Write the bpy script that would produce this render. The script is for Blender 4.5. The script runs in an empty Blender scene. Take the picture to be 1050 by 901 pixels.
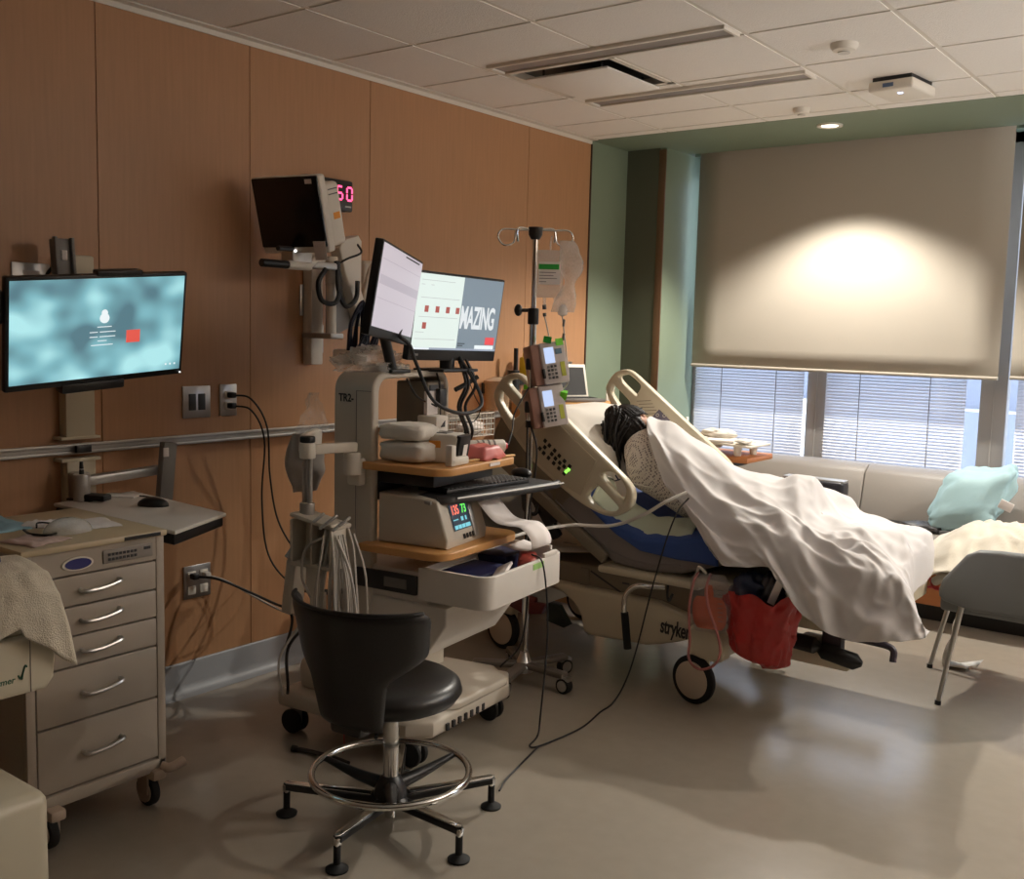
import bpy, bmesh, math, random
from mathutils import Vector, Matrix, Euler, noise
random.seed(7)
PI = math.pi
SC = bpy.context.scene
COL = SC.collection
R = math.radians

# ------------------------------------------------------------------ camera
cam_d = bpy.data.cameras.new('camera')
cam_d.sensor_width = 36.0
cam_d.lens = 36.0 * 1055.94 / 1050.0
cam_d.clip_start = 0.05
cam_d.clip_end = 200
cam = bpy.data.objects.new('camera', cam_d)
COL.objects.link(cam)
_yaw, _pitch, _roll = 0.6497, 0.1075, 0.0252
_f = Vector((-math.sin(_yaw) * math.cos(_pitch), math.cos(_yaw) * math.cos(_pitch), -math.sin(_pitch)))
_r = Vector((math.cos(_yaw), math.sin(_yaw), 0))
_u = _r.cross(_f)
_r2 = _r * math.cos(_roll) + _u * math.sin(_roll)
_u2 = -_r * math.sin(_roll) + _u * math.cos(_roll)
_m = Matrix((_r2, _u2, -_f)).transposed().to_4x4()
_m.translation = (3.6218, 0.0, 1.5666)
cam.matrix_world = _m
SC.camera = cam

# ------------------------------------------------------------------ light and exposure
SC.view_settings.view_transform = 'Standard'
SC.view_settings.look = 'None'
SC.view_settings.gamma = 1.0
SC.view_settings.use_curve_mapping = False
SC.view_settings.exposure = 0.0
SC.cycles.max_bounces = 10
SC.cycles.diffuse_bounces = 6
SC.cycles.glossy_bounces = 4
SC.cycles.transparent_max_bounces = 24
SC.cycles.sample_clamp_indirect = 4.0
SC.cycles.use_denoising = True

wd = bpy.data.worlds.new('sky')
SC.world = wd
wd.use_nodes = True
wn = wd.node_tree
wn.nodes.clear()
_o = wn.nodes.new('ShaderNodeOutputWorld')
_b = wn.nodes.new('ShaderNodeBackground')
_b.inputs['Color'].default_value = (0.72, 0.83, 1.0, 1)
_b.inputs['Strength'].default_value = 4.0
wn.links.new(_b.outputs[0], _o.inputs[0])


def spot(name, loc, power, angle, blend, color, radius=0.05, target=None):
    l = bpy.data.lights.new(name, 'SPOT')
    l.energy = power
    l.spot_size = R(angle)
    l.spot_blend = blend
    l.color = color
    l.shadow_soft_size = radius
    o = bpy.data.objects.new(name, l)
    o.location = loc
    if target is not None:
        d = Vector(target) - Vector(loc)
        o.rotation_euler = d.to_track_quat('-Z', 'Y').to_euler()
    COL.objects.link(o)
    return o


WARM = (1.0, 0.94, 0.84)
SOFFIT_LAMP = (1.423, 5.756, 2.735)      # recessed lamp in the soffit by the shade
ROOM_LAMP = (4.2, 5.756, 2.735)          # second recessed lamp of the soffit, right of the frame
spot('soffit_lamp_light', (SOFFIT_LAMP[0], SOFFIT_LAMP[1], 2.71), 225, 124, 0.45, WARM, 0.035, (1.40, 5.32, 0.0))
spot('room_lamp_light', (ROOM_LAMP[0], ROOM_LAMP[1], 2.71), 190, 124, 0.45, WARM, 0.035, (3.7, 5.2, 0.0))
spot('entry_fill_light', (4.4, -0.9, 2.71), 2, 160, 0.8, WARM, 0.12)  # weak fill light added behind the camera
_ul = bpy.data.lights.new('fill_uplight_light', 'AREA')      # made-up fill uplight on the right wall, brightens the ceiling
_ul.shape = 'RECTANGLE'
_ul.size, _ul.size_y = 1.2, 0.10
_ul.energy = 165
_ul.color = (1.0, 0.98, 0.96)
_uo = bpy.data.objects.new('fill_uplight_light', _ul)
_uo.location = (5.28, 4.3, 2.02)
_uo.rotation_euler = (math.pi, 0, math.pi / 2)
COL.objects.link(_uo)

# ------------------------------------------------------------------ helpers
M = {}          # object name -> matrix of its own space in the world


def catmull(pts, per=6, closed=False):
    P = [Vector(p) for p in pts]
    n = len(P)
    if n < 3:
        return P
    out = []
    rng = range(n if closed else n - 1)
    for i in rng:
        p1, p2 = P[i], P[(i + 1) % n]
        p0 = P[(i - 1) % n] if closed or i > 0 else p1 * 2 - p2
        p3 = P[(i + 2) % n] if closed or i + 2 < n else p2 * 2 - p1
        for k in range(per):
            t = k / per
            out.append(0.5 * ((2 * p1) + (-p0 + p2) * t + (2 * p0 - 5 * p1 + 4 * p2 - p3) * t * t + (-p0 + 3 * p1 - 3 * p2 + p3) * t ** 3))
    if not closed:
        out.append(P[-1])
    return out


def rot_from(d):
    return Vector(d).to_track_quat('Z', 'Y').to_matrix().to_4x4()


class G:
    """collects shapes into one mesh"""

    def __init__(s):
        s.bm = bmesh.new()
        s.mi = 0
        s.sm = True

    def _add(s, tmp, mat=None):
        if mat is not None:
            bmesh.ops.transform(tmp, matrix=mat, verts=tmp.verts[:])
        me = bpy.data.meshes.new('t')
        tmp.to_mesh(me)
        tmp.free()
        n = len(s.bm.faces)
        s.bm.from_mesh(me)
        bpy.data.meshes.remove(me)
        s.bm.faces.ensure_lookup_table()
        for f in s.bm.faces[n:]:
            f.material_index = s.mi
            f.smooth = s.sm
        return s

    def box(s, c, size, rot=(0, 0, 0), bev=0.0, seg=2, mat=None):
        t = bmesh.new()
        bmesh.ops.create_cube(t, size=1)
        bmesh.ops.scale(t, vec=size, verts=t.verts[:])
        if bev > 0:
            bmesh.ops.bevel(t, geom=t.edges[:], offset=min(bev, min(size) * 0.49), segments=seg, profile=0.5, affect='EDGES')
        m = Matrix.Translation(c) @ Euler(rot).to_matrix().to_4x4()
        if mat is not None:
            m = mat @ m
        return s._add(t, m)

    def lo(s, a, b, bev=0.0, seg=2, mat=None):
        c = [(x + y) / 2 for x, y in zip(a, b)]
        return s.box(c, [abs(y - x) for x, y in zip(a, b)], bev=bev, seg=seg, mat=mat)

    def cyl(s, a, b, r, r2=None, n=20, bev=0.0):
        a, b = Vector(a), Vector(b)
        t = bmesh.new()
        L = (b - a).length
        bmesh.ops.create_cone(t, cap_ends=True, segments=n, radius1=r, radius2=r if r2 is None else r2, depth=L)
        if bev > 0:
            ed = [e for e in t.edges if abs(e.verts[0].co.z - e.verts[1].co.z) < 1e-6]
            bmesh.ops.bevel(t, geom=ed, offset=bev, segments=2, profile=0.5, affect='EDGES')
        return s._add(t, Matrix.Translation((a + b) / 2) @ rot_from(b - a))

    def sph(s, c, r, u=20, v=12, rot=(0, 0, 0)):
        t = bmesh.new()
        bmesh.ops.create_uvsphere(t, u_segments=u, v_segments=v, radius=1)
        sc = (r, r, r) if isinstance(r, (int, float)) else r
        bmesh.ops.scale(t, vec=sc, verts=t.verts[:])
        return s._add(t, Matrix.Translation(c) @ Euler(rot).to_matrix().to_4x4())

    def tube(s, pts, r, n=8, per=6, closed=False, raw=False, caps=True):
        P = [Vector(p) for p in pts] if raw else catmull(pts, per, closed)
        m = len(P)
        rr = r if isinstance(r, (list, tuple)) else None
        t = bmesh.new()
        rings = []
        prev = None
        for i, p in enumerate(P):
            if closed:
                d = P[(i + 1) % m] - P[i - 1]
            else:
                d = P[min(i + 1, m - 1)] - P[max(i - 1, 0)]
            if d.length < 1e-9:
                d = Vector((0, 0, 1))
            d.normalize()
            if prev is None:
                a = Vector((0, 0, 1)) if abs(d.z) < 0.9 else Vector((1, 0, 0))
                x = d.cross(a).normalized()
            else:
                x = prev - d * prev.dot(d)
                x = x.normalized() if x.length > 1e-6 else d.orthogonal().normalized()
            prev = x
            y = d.cross(x)
            if rr:
                q = i / max(m - 1, 1) * (len(rr) - 1)
                k = min(int(q), len(rr) - 2)
                ra = rr[k] + (rr[k + 1] - rr[k]) * (q - k)
            else:
                ra = r
            rings.append([t.verts.new(p + (x * math.cos(2 * PI * j / n) + y * math.sin(2 * PI * j / n)) * ra) for j in range(n)])
        for i in range(m if closed else m - 1):
            A, B = rings[i], rings[(i + 1) % m]
            for j in range(n):
                t.faces.new((A[j], A[(j + 1) % n], B[(j + 1) % n], B[j]))
        if not closed and caps:
            t.faces.new(list(reversed(rings[0])))
            t.faces.new(rings[-1])
        return s._add(t)

    def lathe(s, c, prof, n=28, rot=None):
        t = bmesh.new()
        rings = []
        for r, z in prof:
            if r < 1e-6:
                rings.append([t.verts.new((0, 0, z))])
            else:
                rings.append([t.verts.new((r * math.cos(2 * PI * j / n), r * math.sin(2 * PI * j / n), z)) for j in range(n)])
        for A, B in zip(rings, rings[1:]):
            for j in range(n):
                a0, a1 = A[j % len(A)], A[(j + 1) % len(A)]
                b0, b1 = B[j % len(B)], B[(j + 1) % len(B)]
                f = [a0]
                for q in (a1, b1, b0):
                    if q not in f:
                        f.append(q)
                if len(f) > 2:
                    t.faces.new(f)
        m = Matrix.Translation(c)
        if rot is not None:
            m = m @ rot
        bmesh.ops.recalc_face_normals(t, faces=t.faces[:])
        return s._add(t, m)

    def grid(s, fn, nu, nv, closeu=False, thick=0.0):
        t = bmesh.new()
        V = [[t.verts.new(fn(i / (nu if closeu else nu - 1), j / (nv - 1))) for j in range(nv)] for i in range(nu)]
        for i in range(nu if closeu else nu - 1):
            for j in range(nv - 1):
                t.faces.new((V[i][j], V[(i + 1) % nu][j], V[(i + 1) % nu][j + 1], V[i][j + 1]))
        if thick:
            bmesh.ops.recalc_face_normals(t, faces=t.faces[:])
            bmesh.ops.solidify(t, geom=t.faces[:], thickness=thick)
        return s._add(t)

    def plate(s, loops, depth, mat, bev=0.0, res=3):
        """filled flat outline with holes, local XY extruded to z 0..depth, bevelled"""
        cu = bpy.data.curves.new('t', 'CURVE')
        cu.dimensions = '2D'
        cu.fill_mode = 'BOTH'
        cu.extrude = max(depth / 2 - bev, 0.0001)
        cu.bevel_depth = bev
        cu.bevel_resolution = res
        cu.offset = -bev
        for L in loops:
            sp = cu.splines.new('POLY')
            sp.points.add(len(L) - 1)
            for q, p in zip(L, sp.points):
                p.co = (q[0], q[1], 0, 1)
            sp.use_cyclic_u = True
        return s._curve(cu, mat @ Matrix.Translation((0, 0, depth / 2)))

    def text(s, body, size, mat, depth=0.001, align='CENTER', space=1.0, bold=0.0, sx=1.0, shear=0.0):
        cu = bpy.data.curves.new('t', 'FONT')
        cu.body = body
        cu.size = size
        cu.extrude = depth / 2
        cu.align_x = align
        cu.align_y = 'CENTER'
        cu.space_character = space
        cu.offset = bold
        cu.shear = shear
        return s._curve(cu, mat @ Matrix.Diagonal((sx, 1, 1, 1)))

    def _curve(s, cu, mat):
        o = bpy.data.objects.new('t', cu)
        COL.objects.link(o)
        dg = bpy.context.evaluated_depsgraph_get()
        me = bpy.data.meshes.new_from_object(o.evaluated_get(dg))
        bpy.data.objects.remove(o)
        bpy.data.curves.remove(cu)
        t = bmesh.new()
        t.from_mesh(me)
        bpy.data.meshes.remove(me)
        bmesh.ops.remove_doubles(t, verts=t.verts[:], dist=1e-6)
        return s._add(t, mat)

    def build(s, name, mats, parent=None, F=None, base=None, ang=38, smooth=True, sub=0):
        me = bpy.data.meshes.new(name)
        W = F if F is not None else Matrix.Identity(4)
        bmesh.ops.transform(s.bm, matrix=W, verts=s.bm.verts[:])
        if parent is not None:
            own = M[parent.name]
        elif base is not None:
            own = Matrix.Translation(base)
        else:
            own = Matrix.Identity(4)
        bmesh.ops.transform(s.bm, matrix=own.inverted(), verts=s.bm.verts[:])
        s.bm.to_mesh(me)
        s.bm.free()
        for m in (mats if isinstance(mats, (list, tuple)) else [mats]):
            me.materials.append(m)
        if not smooth:
            for f in me.polygons:
                f.use_smooth = False
        elif ang < 180:
            me.set_sharp_from_angle(angle=R(ang))
        o = bpy.data.objects.new(name, me)
        COL.objects.link(o)
        if parent is not None:
            o.parent = parent
        elif base is not None:
            o.location = base
        M[o.name] = own
        if sub:
            md = o.modifiers.new('smooth', 'SUBSURF')
            md.levels = md.render_levels = sub
        return o


def tag(o, label, cat, group=None):
    o['label'] = label
    o['category'] = cat
    if group:
        o['group'] = group
    return o


def thing(name, label, cat, loc=(0, 0, 0), rz=0.0, group=None):
    o = bpy.data.objects.new(name, None)
    o.empty_display_size = 0.1
    COL.objects.link(o)
    o.location = loc
    o.rotation_euler = (0, 0, rz)
    M[o.name] = Matrix.Translation(loc) @ Matrix.Rotation(rz, 4, 'Z')
    return tag(o, label, cat, group)


def dup(root, loc, label=None, rz=None):
    r = root.copy()
    COL.objects.link(r)
    r.location = loc
    if rz is not None:
        r.rotation_euler = (0, 0, rz)
    if label:
        r['label'] = label
    for ch in list(root.children):
        c = ch.copy()
        COL.objects.link(c)
        c.parent = r
        for g in ch.children:
            d = g.copy()
            COL.objects.link(d)
            d.parent = c
    return r


def struct(o):
    o['kind'] = 'structure'
    return o


def basis(C, n, up=(0, 0, 1), roll=0.0):
    """frame whose local z is n, local y is up-ish, local x the viewer's right"""
    n = Vector(n).normalized()
    x = Vector(up).cross(n).normalized()
    y = n.cross(x)
    m = Matrix((x, y, n)).transposed().to_4x4()
    return Matrix.Translation(C) @ m @ Matrix.Rotation(roll, 4, 'Z')


def ydir(a):
    return Vector((math.cos(R(a)), math.sin(R(a)), 0))


# ------------------------------------------------------------------ materials
MATS = {}


def mat(name, col, rough=0.5, metal=0.0, var=0.06, scale=8.0, bump=0.0, bscale=60.0, coat=0.0, emit=None, estr=0.0, trans=0.0, alpha=1.0, stretch=(1, 1, 1), sheen=0.0, spec=0.5, sss=0.0):
    if name in MATS:
        return MATS[name]
    m = bpy.data.materials.new(name)
    m.use_nodes = True
    nt = m.node_tree
    b = nt.nodes['Principled BSDF']
    tc = nt.nodes.new('ShaderNodeTexCoord')
    mp = nt.nodes.new('ShaderNodeMapping')
    mp.inputs['Scale'].default_value = stretch
    nt.links.new(tc.outputs['Object'], mp.inputs[0])
    nz = nt.nodes.new('ShaderNodeTexNoise')
    nz.inputs['Scale'].default_value = scale
    nz.inputs['Detail'].default_value = 4
    nt.links.new(mp.outputs[0], nz.inputs['Vector'])
    mx = nt.nodes.new('ShaderNodeMix')
    mx.data_type = 'RGBA'
    c1 = tuple(max(0, c * (1 - var)) for c in col) + (1,)
    c2 = tuple(min(1, c * (1 + var)) for c in col) + (1,)
    mx.inputs['A'].default_value = c1
    mx.inputs['B'].default_value = c2
    nt.links.new(nz.outputs['Fac'], mx.inputs['Factor'])
    nt.links.new(mx.outputs['Result'], b.inputs['Base Color'])
    b.inputs['Roughness'].default_value = rough
    b.inputs['Metallic'].default_value = metal
    b.inputs['Coat Weight'].default_value = coat
    b.inputs['Transmission Weight'].default_value = trans
    b.inputs['Alpha'].default_value = alpha
    b.inputs['Sheen Weight'].default_value = sheen
    b.inputs['Specular IOR Level'].default_value = spec
    b.inputs['Subsurface Weight'].default_value = sss
    if emit:
        b.inputs['Emission Color'].default_value = tuple(emit) + (1,)
        b.inputs['Emission Strength'].default_value = estr
    if bump:
        n2 = nt.nodes.new('ShaderNodeTexNoise')
        n2.inputs['Scale'].default_value = bscale
        n2.inputs['Detail'].default_value = 3
        nt.links.new(mp.outputs[0], n2.inputs['Vector'])
        bp = nt.nodes.new('ShaderNodeBump')
        bp.inputs['Strength'].default_value = bump
        bp.inputs['Distance'].default_value = 0.01
        nt.links.new(n2.outputs['Fac'], bp.inputs['Height'])
        nt.links.new(bp.outputs[0], b.inputs['Normal'])
    MATS[name] = m
    return m


def s2l(*c):
    return tuple((x / 255 / 12.92) if x / 255 <= 0.04045 else ((x / 255 + 0.055) / 1.055) ** 2.4 for x in c)


def glow(name, col, strength=1.0):
    return mat(name, (0.01, 0.01, 0.01), 0.3, emit=col, estr=strength)


def clear(name, col=(1, 1, 1), amount=0.75, rough=0.08):
    """thin clear film: part transparent, part glossy"""
    if name in MATS:
        return MATS[name]
    m = bpy.data.materials.new(name)
    m.use_nodes = True
    nt = m.node_tree
    nt.nodes.clear()
    out = nt.nodes.new('ShaderNodeOutputMaterial')
    tr = nt.nodes.new('ShaderNodeBsdfTransparent')
    tr.inputs[0].default_value = tuple(col) + (1,)
    pb = nt.nodes.new('ShaderNodeBsdfPrincipled')
    pb.inputs['Base Color'].default_value = tuple(c * 0.85 for c in col) + (1,)
    pb.inputs['Roughness'].default_value = rough
    nz = nt.nodes.new('ShaderNodeTexNoise')
    nz.inputs['Scale'].default_value = 30
    mr = nt.nodes.new('ShaderNodeMapRange')
    mr.inputs['To Min'].default_value = max(0, 1 - amount - 0.1)
    mr.inputs['To Max'].default_value = min(1, 1 - amount + 0.1)
    nt.links.new(nz.outputs['Fac'], mr.inputs['Value'])
    mx = nt.nodes.new('ShaderNodeMixShader')
    nt.links.new(mr.outputs[0], mx.inputs[0])
    nt.links.new(tr.outputs[0], mx.inputs[1])
    nt.links.new(pb.outputs[0], mx.inputs[2])
    nt.links.new(mx.outputs[0], out.inputs[0])
    MATS[name] = m
    return m


m_wood = mat('honey_wood_panel', s2l(176, 132, 96), 0.42, var=0.13, scale=5, stretch=(14, 14, 0.7), bump=0.03, bscale=40, spec=0.4)
m_seam = mat('dark_seam', s2l(62, 38, 24), 0.8)
m_vinyl = mat('grey_vinyl_base', s2l(150, 152, 156), 0.45)
m_green = mat('sage_green_paint', s2l(124, 138, 118), 0.6, var=0.03)
m_tile = mat('ceiling_tile', s2l(240, 235, 228), 0.9, var=0.03, scale=90, bump=0.2, bscale=160)
m_white = mat('white_paint', s2l(225, 218, 206), 0.5)
m_beige = mat('taupe_wall_paint', s2l(128, 112, 96), 0.7)
m_floor = mat('beige_sheet_floor', s2l(158, 149, 136), 0.21, var=0.08, scale=14, bump=0.015, bscale=35)
m_cream = mat('cream_plastic', s2l(206, 196, 172), 0.4, var=0.03)
m_taupe = mat('taupe_plastic', s2l(128, 116, 98), 0.45, var=0.03)
m_cart = mat('warm_grey_cart_plastic', s2l(205, 196, 182), 0.42, var=0.03)
m_cartw = mat('white_cart_plastic', s2l(226, 220, 212), 0.4, var=0.02)
m_grey = mat('mid_grey_plastic', s2l(120, 116, 112), 0.45)
m_dgrey = mat('dark_grey_plastic', s2l(56, 55, 56), 0.45)
m_black = mat('black_plastic', s2l(24, 23, 24), 0.38, var=0.1)
m_rubber = mat('black_rubber', s2l(22, 22, 22), 0.7)
m_chrome = mat('chrome', (0.75, 0.74, 0.72), 0.12, metal=1.0, var=0.02)
m_steel = mat('brushed_steel', (0.55, 0.54, 0.53), 0.32, metal=1.0, var=0.05)
m_alu = mat('satin_aluminium', s2l(175, 172, 168), 0.38, metal=0.6)
m_leather = mat('black_leather', s2l(30, 28, 27), 0.36, var=0.12, bump=0.06, bscale=180)
m_sheet = mat('white_bed_sheet', s2l(222, 218, 217), 0.85, var=0.02, bump=0.05, bscale=220, sheen=0.2)
m_linen = mat('white_linen', s2l(228, 222, 212), 0.9, var=0.03, bump=0.08, bscale=150)
m_terry = mat('white_terry_cloth', s2l(222, 212, 192), 0.95, var=0.1, scale=60, bump=0.5, bscale=300)
m_mattress = mat('grey_mattress_fabric', s2l(132, 124, 122), 0.6, var=0.04)
m_bluepad = mat('blue_pad_fabric', s2l(44, 74, 140), 0.7, var=0.05)
m_shade = mat('cream_roller_fabric', s2l(172, 164, 152), 0.85, var=0.025, scale=120, stretch=(1, 1, 6))
m_slat = mat('blind_slat_white', s2l(220, 222, 230), 0.5)
m_mull = mat('grey_window_frame', s2l(168, 164, 160), 0.45)
m_vinylsofa = mat('taupe_upholstery', s2l(136, 129, 122), 0.48, var=0.04, bump=0.03, bscale=120)
m_oak = mat('light_oak_laminate', s2l(206, 152, 92), 0.42, var=0.12, scale=5, stretch=(1, 10, 10))
m_orangewood = mat('orange_wood', s2l(180, 112, 62), 0.45, var=0.1, scale=5, stretch=(1, 10, 10))
m_steelcab = mat('beige_grey_enamel', s2l(168, 156, 142), 0.42, var=0.03)
m_toplam = mat('cream_laminate', s2l(196, 178, 146), 0.4, var=0.05)
m_paper = mat('white_paper', s2l(236, 228, 224), 0.8, var=0.02)
m_red = mat('red_plastic_bag', s2l(176, 36, 34), 0.3, var=0.15, bump=0.1, bscale=25, coat=0.2)
m_pink = mat('pink_basin_plastic', s2l(206, 110, 104), 0.4)
m_skin = mat('skin', s2l(196, 140, 112), 0.55, sss=0.1)
m_hair = mat('dark_brown_hair', s2l(24, 18, 16), 0.5, var=0.4, scale=30, stretch=(1, 1, 1), bump=0.4, bscale=120, spec=0.35)
m_navy = mat('navy_plastic', s2l(26, 34, 78), 0.45)
m_aqua = mat('pale_aqua_pillow', s2l(162, 194, 200), 0.6, var=0.03, bump=0.05, bscale=40)
m_cableb = mat('black_cable', s2l(20, 20, 22), 0.5)
m_cablew = mat('pale_grey_cable', s2l(198, 192, 184), 0.5)
m_film = clear('clear_film', (1, 1, 1), 0.72)
m_glass = clear('window_glass', (0.96, 0.98, 1.0), 0.93, 0.02)
m_chairshell = mat('grey_chair_shell', s2l(112, 114, 114), 0.5)
m_yellow = mat('yellow_plastic', s2l(226, 200, 40), 0.4)
m_lime = mat('lime_sticker', s2l(120, 220, 50), 0.5)
m_green2 = mat('green_sticker', s2l(30, 150, 50), 0.5)
# ================================================================== the room
H = 2.74
YW, YB = 5.51, 6.52          # end of the wood wall, window wall
XR, YF = 5.4, -5.0

g = G()
g.lo((-0.1, YF - 0.1, -0.08), (XR + 0.1, YB + 0.2, 0))
fl = struct(g.build('floor', m_floor))

# wood wall: veneered panels with open seams over a dark backing
g = G()
ys = [YF, -3.4, -2.7, -2.0, -1.3, -0.6, 0.1, 0.8, 1.47, 2.172, 2.875, 3.586, 4.859, YW]
for a, b in zip(ys, ys[1:]):
    g.lo((-0.06, a + 0.0014, 0.138), (0.0, b - 0.0014, H), bev=0.001, seg=1)
g.mi = 1
g.lo((-0.1, YF, 0), (-0.008, YW, H))
struct(g.build('wall_left', [m_wood, m_seam]))
g = G()
g.lo((-0.1, YW, 0), (0.0, YB + 0.1, H))
struct(g.build('wall_left_alcove', m_green))
g = G()
g.lo((-0.01, YW - 0.006, 0.1), (0.006, YW + 0.006, H - 0.02))
struct(g.build('trim_2', m_seam))

# coved grey vinyl skirting
g = G()
prof = [(0.055, 0.0005), (0.030, 0.006), (0.014, 0.022), (0.008, 0.045), (0.007, 0.13), (0.004, 0.138), (-0.005, 0.138)]
g.grid(lambda u, v: Vector((prof[round(v * 6)][0], YF + (5.95 - YF) * u, prof[round(v * 6)][1])), 2, 7)
struct(g.build('baseboard_left', m_vinyl, ang=180))

# corner column with a bronze edge strip
g = G()
g.lo((0, 5.956, 0), (0.285, YB, H))
struct(g.build('wall_column', m_green))
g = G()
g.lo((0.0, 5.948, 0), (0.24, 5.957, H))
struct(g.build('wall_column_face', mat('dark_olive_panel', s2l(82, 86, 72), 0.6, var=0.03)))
g = G()
g.lo((0.238, 5.945, 0), (0.287, 5.957, H - 0.01), bev=0.001)
struct(g.build('trim_3', mat('bronze_corner_strip', s2l(120, 96, 76), 0.35, metal=0.5)))

# ceiling: tiles in a grid
gx = [0.045, 0.545, 1.165, 1.78, 2.35, 2.95, 3.55, 4.15, 4.75, XR]
gy = [YW - 0.115, 5.03, 4.455, 3.875, 3.29, 2.70, 2.1, 1.5, 0.9, 0.3, -0.3, -0.9, -1.5, -2.1, -2.7, -3.3, -3.9, -4.5, YF]
g = G()
for xa, xb in zip([0.048] + gx[1:], gx[1:]):
    for yb_, ya in zip([YW] + gy, gy):
        if abs(xa - 0.545) < 0.01 and abs(ya - 3.875) < 0.01:
            continue                                   # the air diffuser's opening
        g.lo((xa + 0.011, ya + 0.011, H), (xb - 0.011, yb_ - 0.011, H + 0.02))
struct(g.build('ceiling', m_tile))
g = G()
for x in gx[1:-1]:
    g.lo((x - 0.012, YF, H + 0.003), (x + 0.012, YW, H + 0.012))
for y in gy[:-1]:
    g.lo((0.04, y - 0.012, H + 0.004), (XR, y + 0.012, H + 0.012))
struct(g.build('ceiling_grid', m_white))
g = G()
g.lo((0.0, YF, H - 0.022), (0.006, YW, H + 0.02))
g.lo((0.0, YF, H - 0.002), (0.048, YW, H + 0.01))
struct(g.build('trim_1', m_white))
g = G()
g.lo((-0.1, YF - 0.1, H + 0.05), (XR + 0.1, YB + 0.2, H + 0.12))
g.lo((0, YW, H), (XR, 6.262, H + 0.05))
g.lo((0, 6.262, H + 0.03), (0.3, YB, H + 0.05))
struct(g.build('ceiling_soffit', m_green))
g = G()
g.lo((0.29, 6.335, H - 0.004), (XR, YB, H + 0.05))
struct(g.build('trim_4', m_green))

# window wall: sill wall, posts, frame
SILL = 0.765
g = G()
g.lo((0.285, 6.47, 0), (XR, YB + 0.08, SILL))
struct(g.build('wall_back', m_white))
g = G()
posts = [(0.285, 0.318), (1.11, 1.238), (2.155, 2.30), (3.2, 3.33), (4.3, 4.43), (XR - 0.06, XR)]
for a, b in posts:
    g.lo((a, 6.44, SILL), (b, 6.52, H), bev=0.002)
g.lo((0.285, 6.43, SILL - 0.02), (XR, 6.53, SILL + 0.012), bev=0.002)
g.lo((0.285, 6.44, H - 0.06), (XR, 6.52, H))
for a, b in posts[1:-1]:
    c = (a + b) / 2
    g.lo((c - 0.003, 6.435, SILL), (c + 0.003, 6.4405, H))
w1 = struct(g.build('window_1', m_mull))
for (a, b), (c, d) in zip(posts, posts[1:]):
    g = G()
    g.lo((b, 6.488, SILL + 0.01), (c, 6.492, H - 0.06))
    g.build('pane', m_glass, w1)

# side and entry walls, behind and beside the camera
g = G()
g.lo((XR, YF, 0), (XR + 0.1, YB + 0.1, H + 0.05))
struct(g.build('wall_right', m_beige))
g = G()
g.lo((-0.1, YF - 0.1, 0), (XR + 0.1, YF, H + 0.05))
struct(g.build('wall_entry', m_wood))

# venetian blinds between the posts
def blind(name_label, xa, xb, edge=False):
    t = thing('venetian_blind', name_label, 'blind', (xa, 6.40, SILL), group=None)
    g = G()
    z = SILL + 0.03
    while z < 1.75:
        def fn(u, v, z=z):
            y = (v - 0.5) * 0.025
            return Vector((xa + (xb - xa) * u, 6.41 + y * 0.72, z + y * 0.70 + 0.002 * math.cos((v - 0.5) * PI)))
        g.grid(fn, 2, 4)
        z += 0.0195
    g.build('slats', m_slat, t, ang=180)
    g = G()
    n = 2 if xb - xa < 0.9 else 3
    for k in range(n):
        x = xa + (xb - xa) * (k + 0.52) / n if n == 2 else xa + (xb - xa) * (0.05 + 0.42 * k)
        g.cyl((x, 6.397, SILL + 0.02), (x, 6.397, 2.6), 0.0025, n=6)
    g.build('ladder_cord', m_grey, t)
    g = G()
    g.lo((xa, 6.398, SILL + 0.012), (xb, 6.424, SILL + 0.026), bev=0.003)
    g.build('bottom_rail', m_slat, t)
    g = G()
    g.lo((xa, 6.395, 2.6), (xb, 6.43, 2.64), bev=0.003)
    g.build('head_rail', m_slat, t)
    return t


blind('white slatted blind left of the grey window post, above the overbed table', 0.325, 1.10)
blind('white slatted blind right of the grey window post, behind the aqua pillow', 1.245, 2.085)
blind('white slatted blind at the right edge, beyond the second window post', 2.36, 3.15)


def roller(xa, xb, zb, label):
    t = thing('roller_shade', label, 'window shade', (xa, 6.30, zb))
    def fn(u, v):
        return Vector((xa + (xb - xa) * u, 6.30 - 0.004 * math.sin(PI * u) , zb + (2.90 - zb) * v))
    g = G()
    g.grid(fn, 12, 14, thick=0.0015)
    g.build('fabric', m_shade, t, ang=180)
    g = G()
    g.tube([(xa, 6.299, zb), (xb, 6.299, zb)], 0.011, n=10, raw=True)
    g.build('hem_bar', m_shade, t)
    return t


roller(0.348, 2.272, 1.352, 'wide cream roller shade lit by the ceiling lamp')
roller(2.335, 4.2, 1.36, 'cream roller shade cut by the right edge of the picture')

# city building beyond the window
g = G()
g.lo((-20, 24, -8), (30, 30, 0.05))
g.mi = 1
g.lo((-20, 24.3, 0.05), (30, 30, 5.5))
g.lo((-3.0, 23.9, -8), (-1.0, 24.3, 0.0))
g.mi = 2
for k in range(16):
    g.lo((-16 + k * 2.6, 23.95, 1.2), (-14.6 + k * 2.6, 24.2, 3.2))
tag(g.build('street_building', [mat('pale_render', s2l(228, 226, 222), 0.8), mat('slate_cladding', s2l(132, 136, 150), 0.7), mat('dark_glazing', s2l(70, 78, 100), 0.15)], base=(5, 24, -8)),
    'pale building with a darker upper storey outside the window', 'building')

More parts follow.
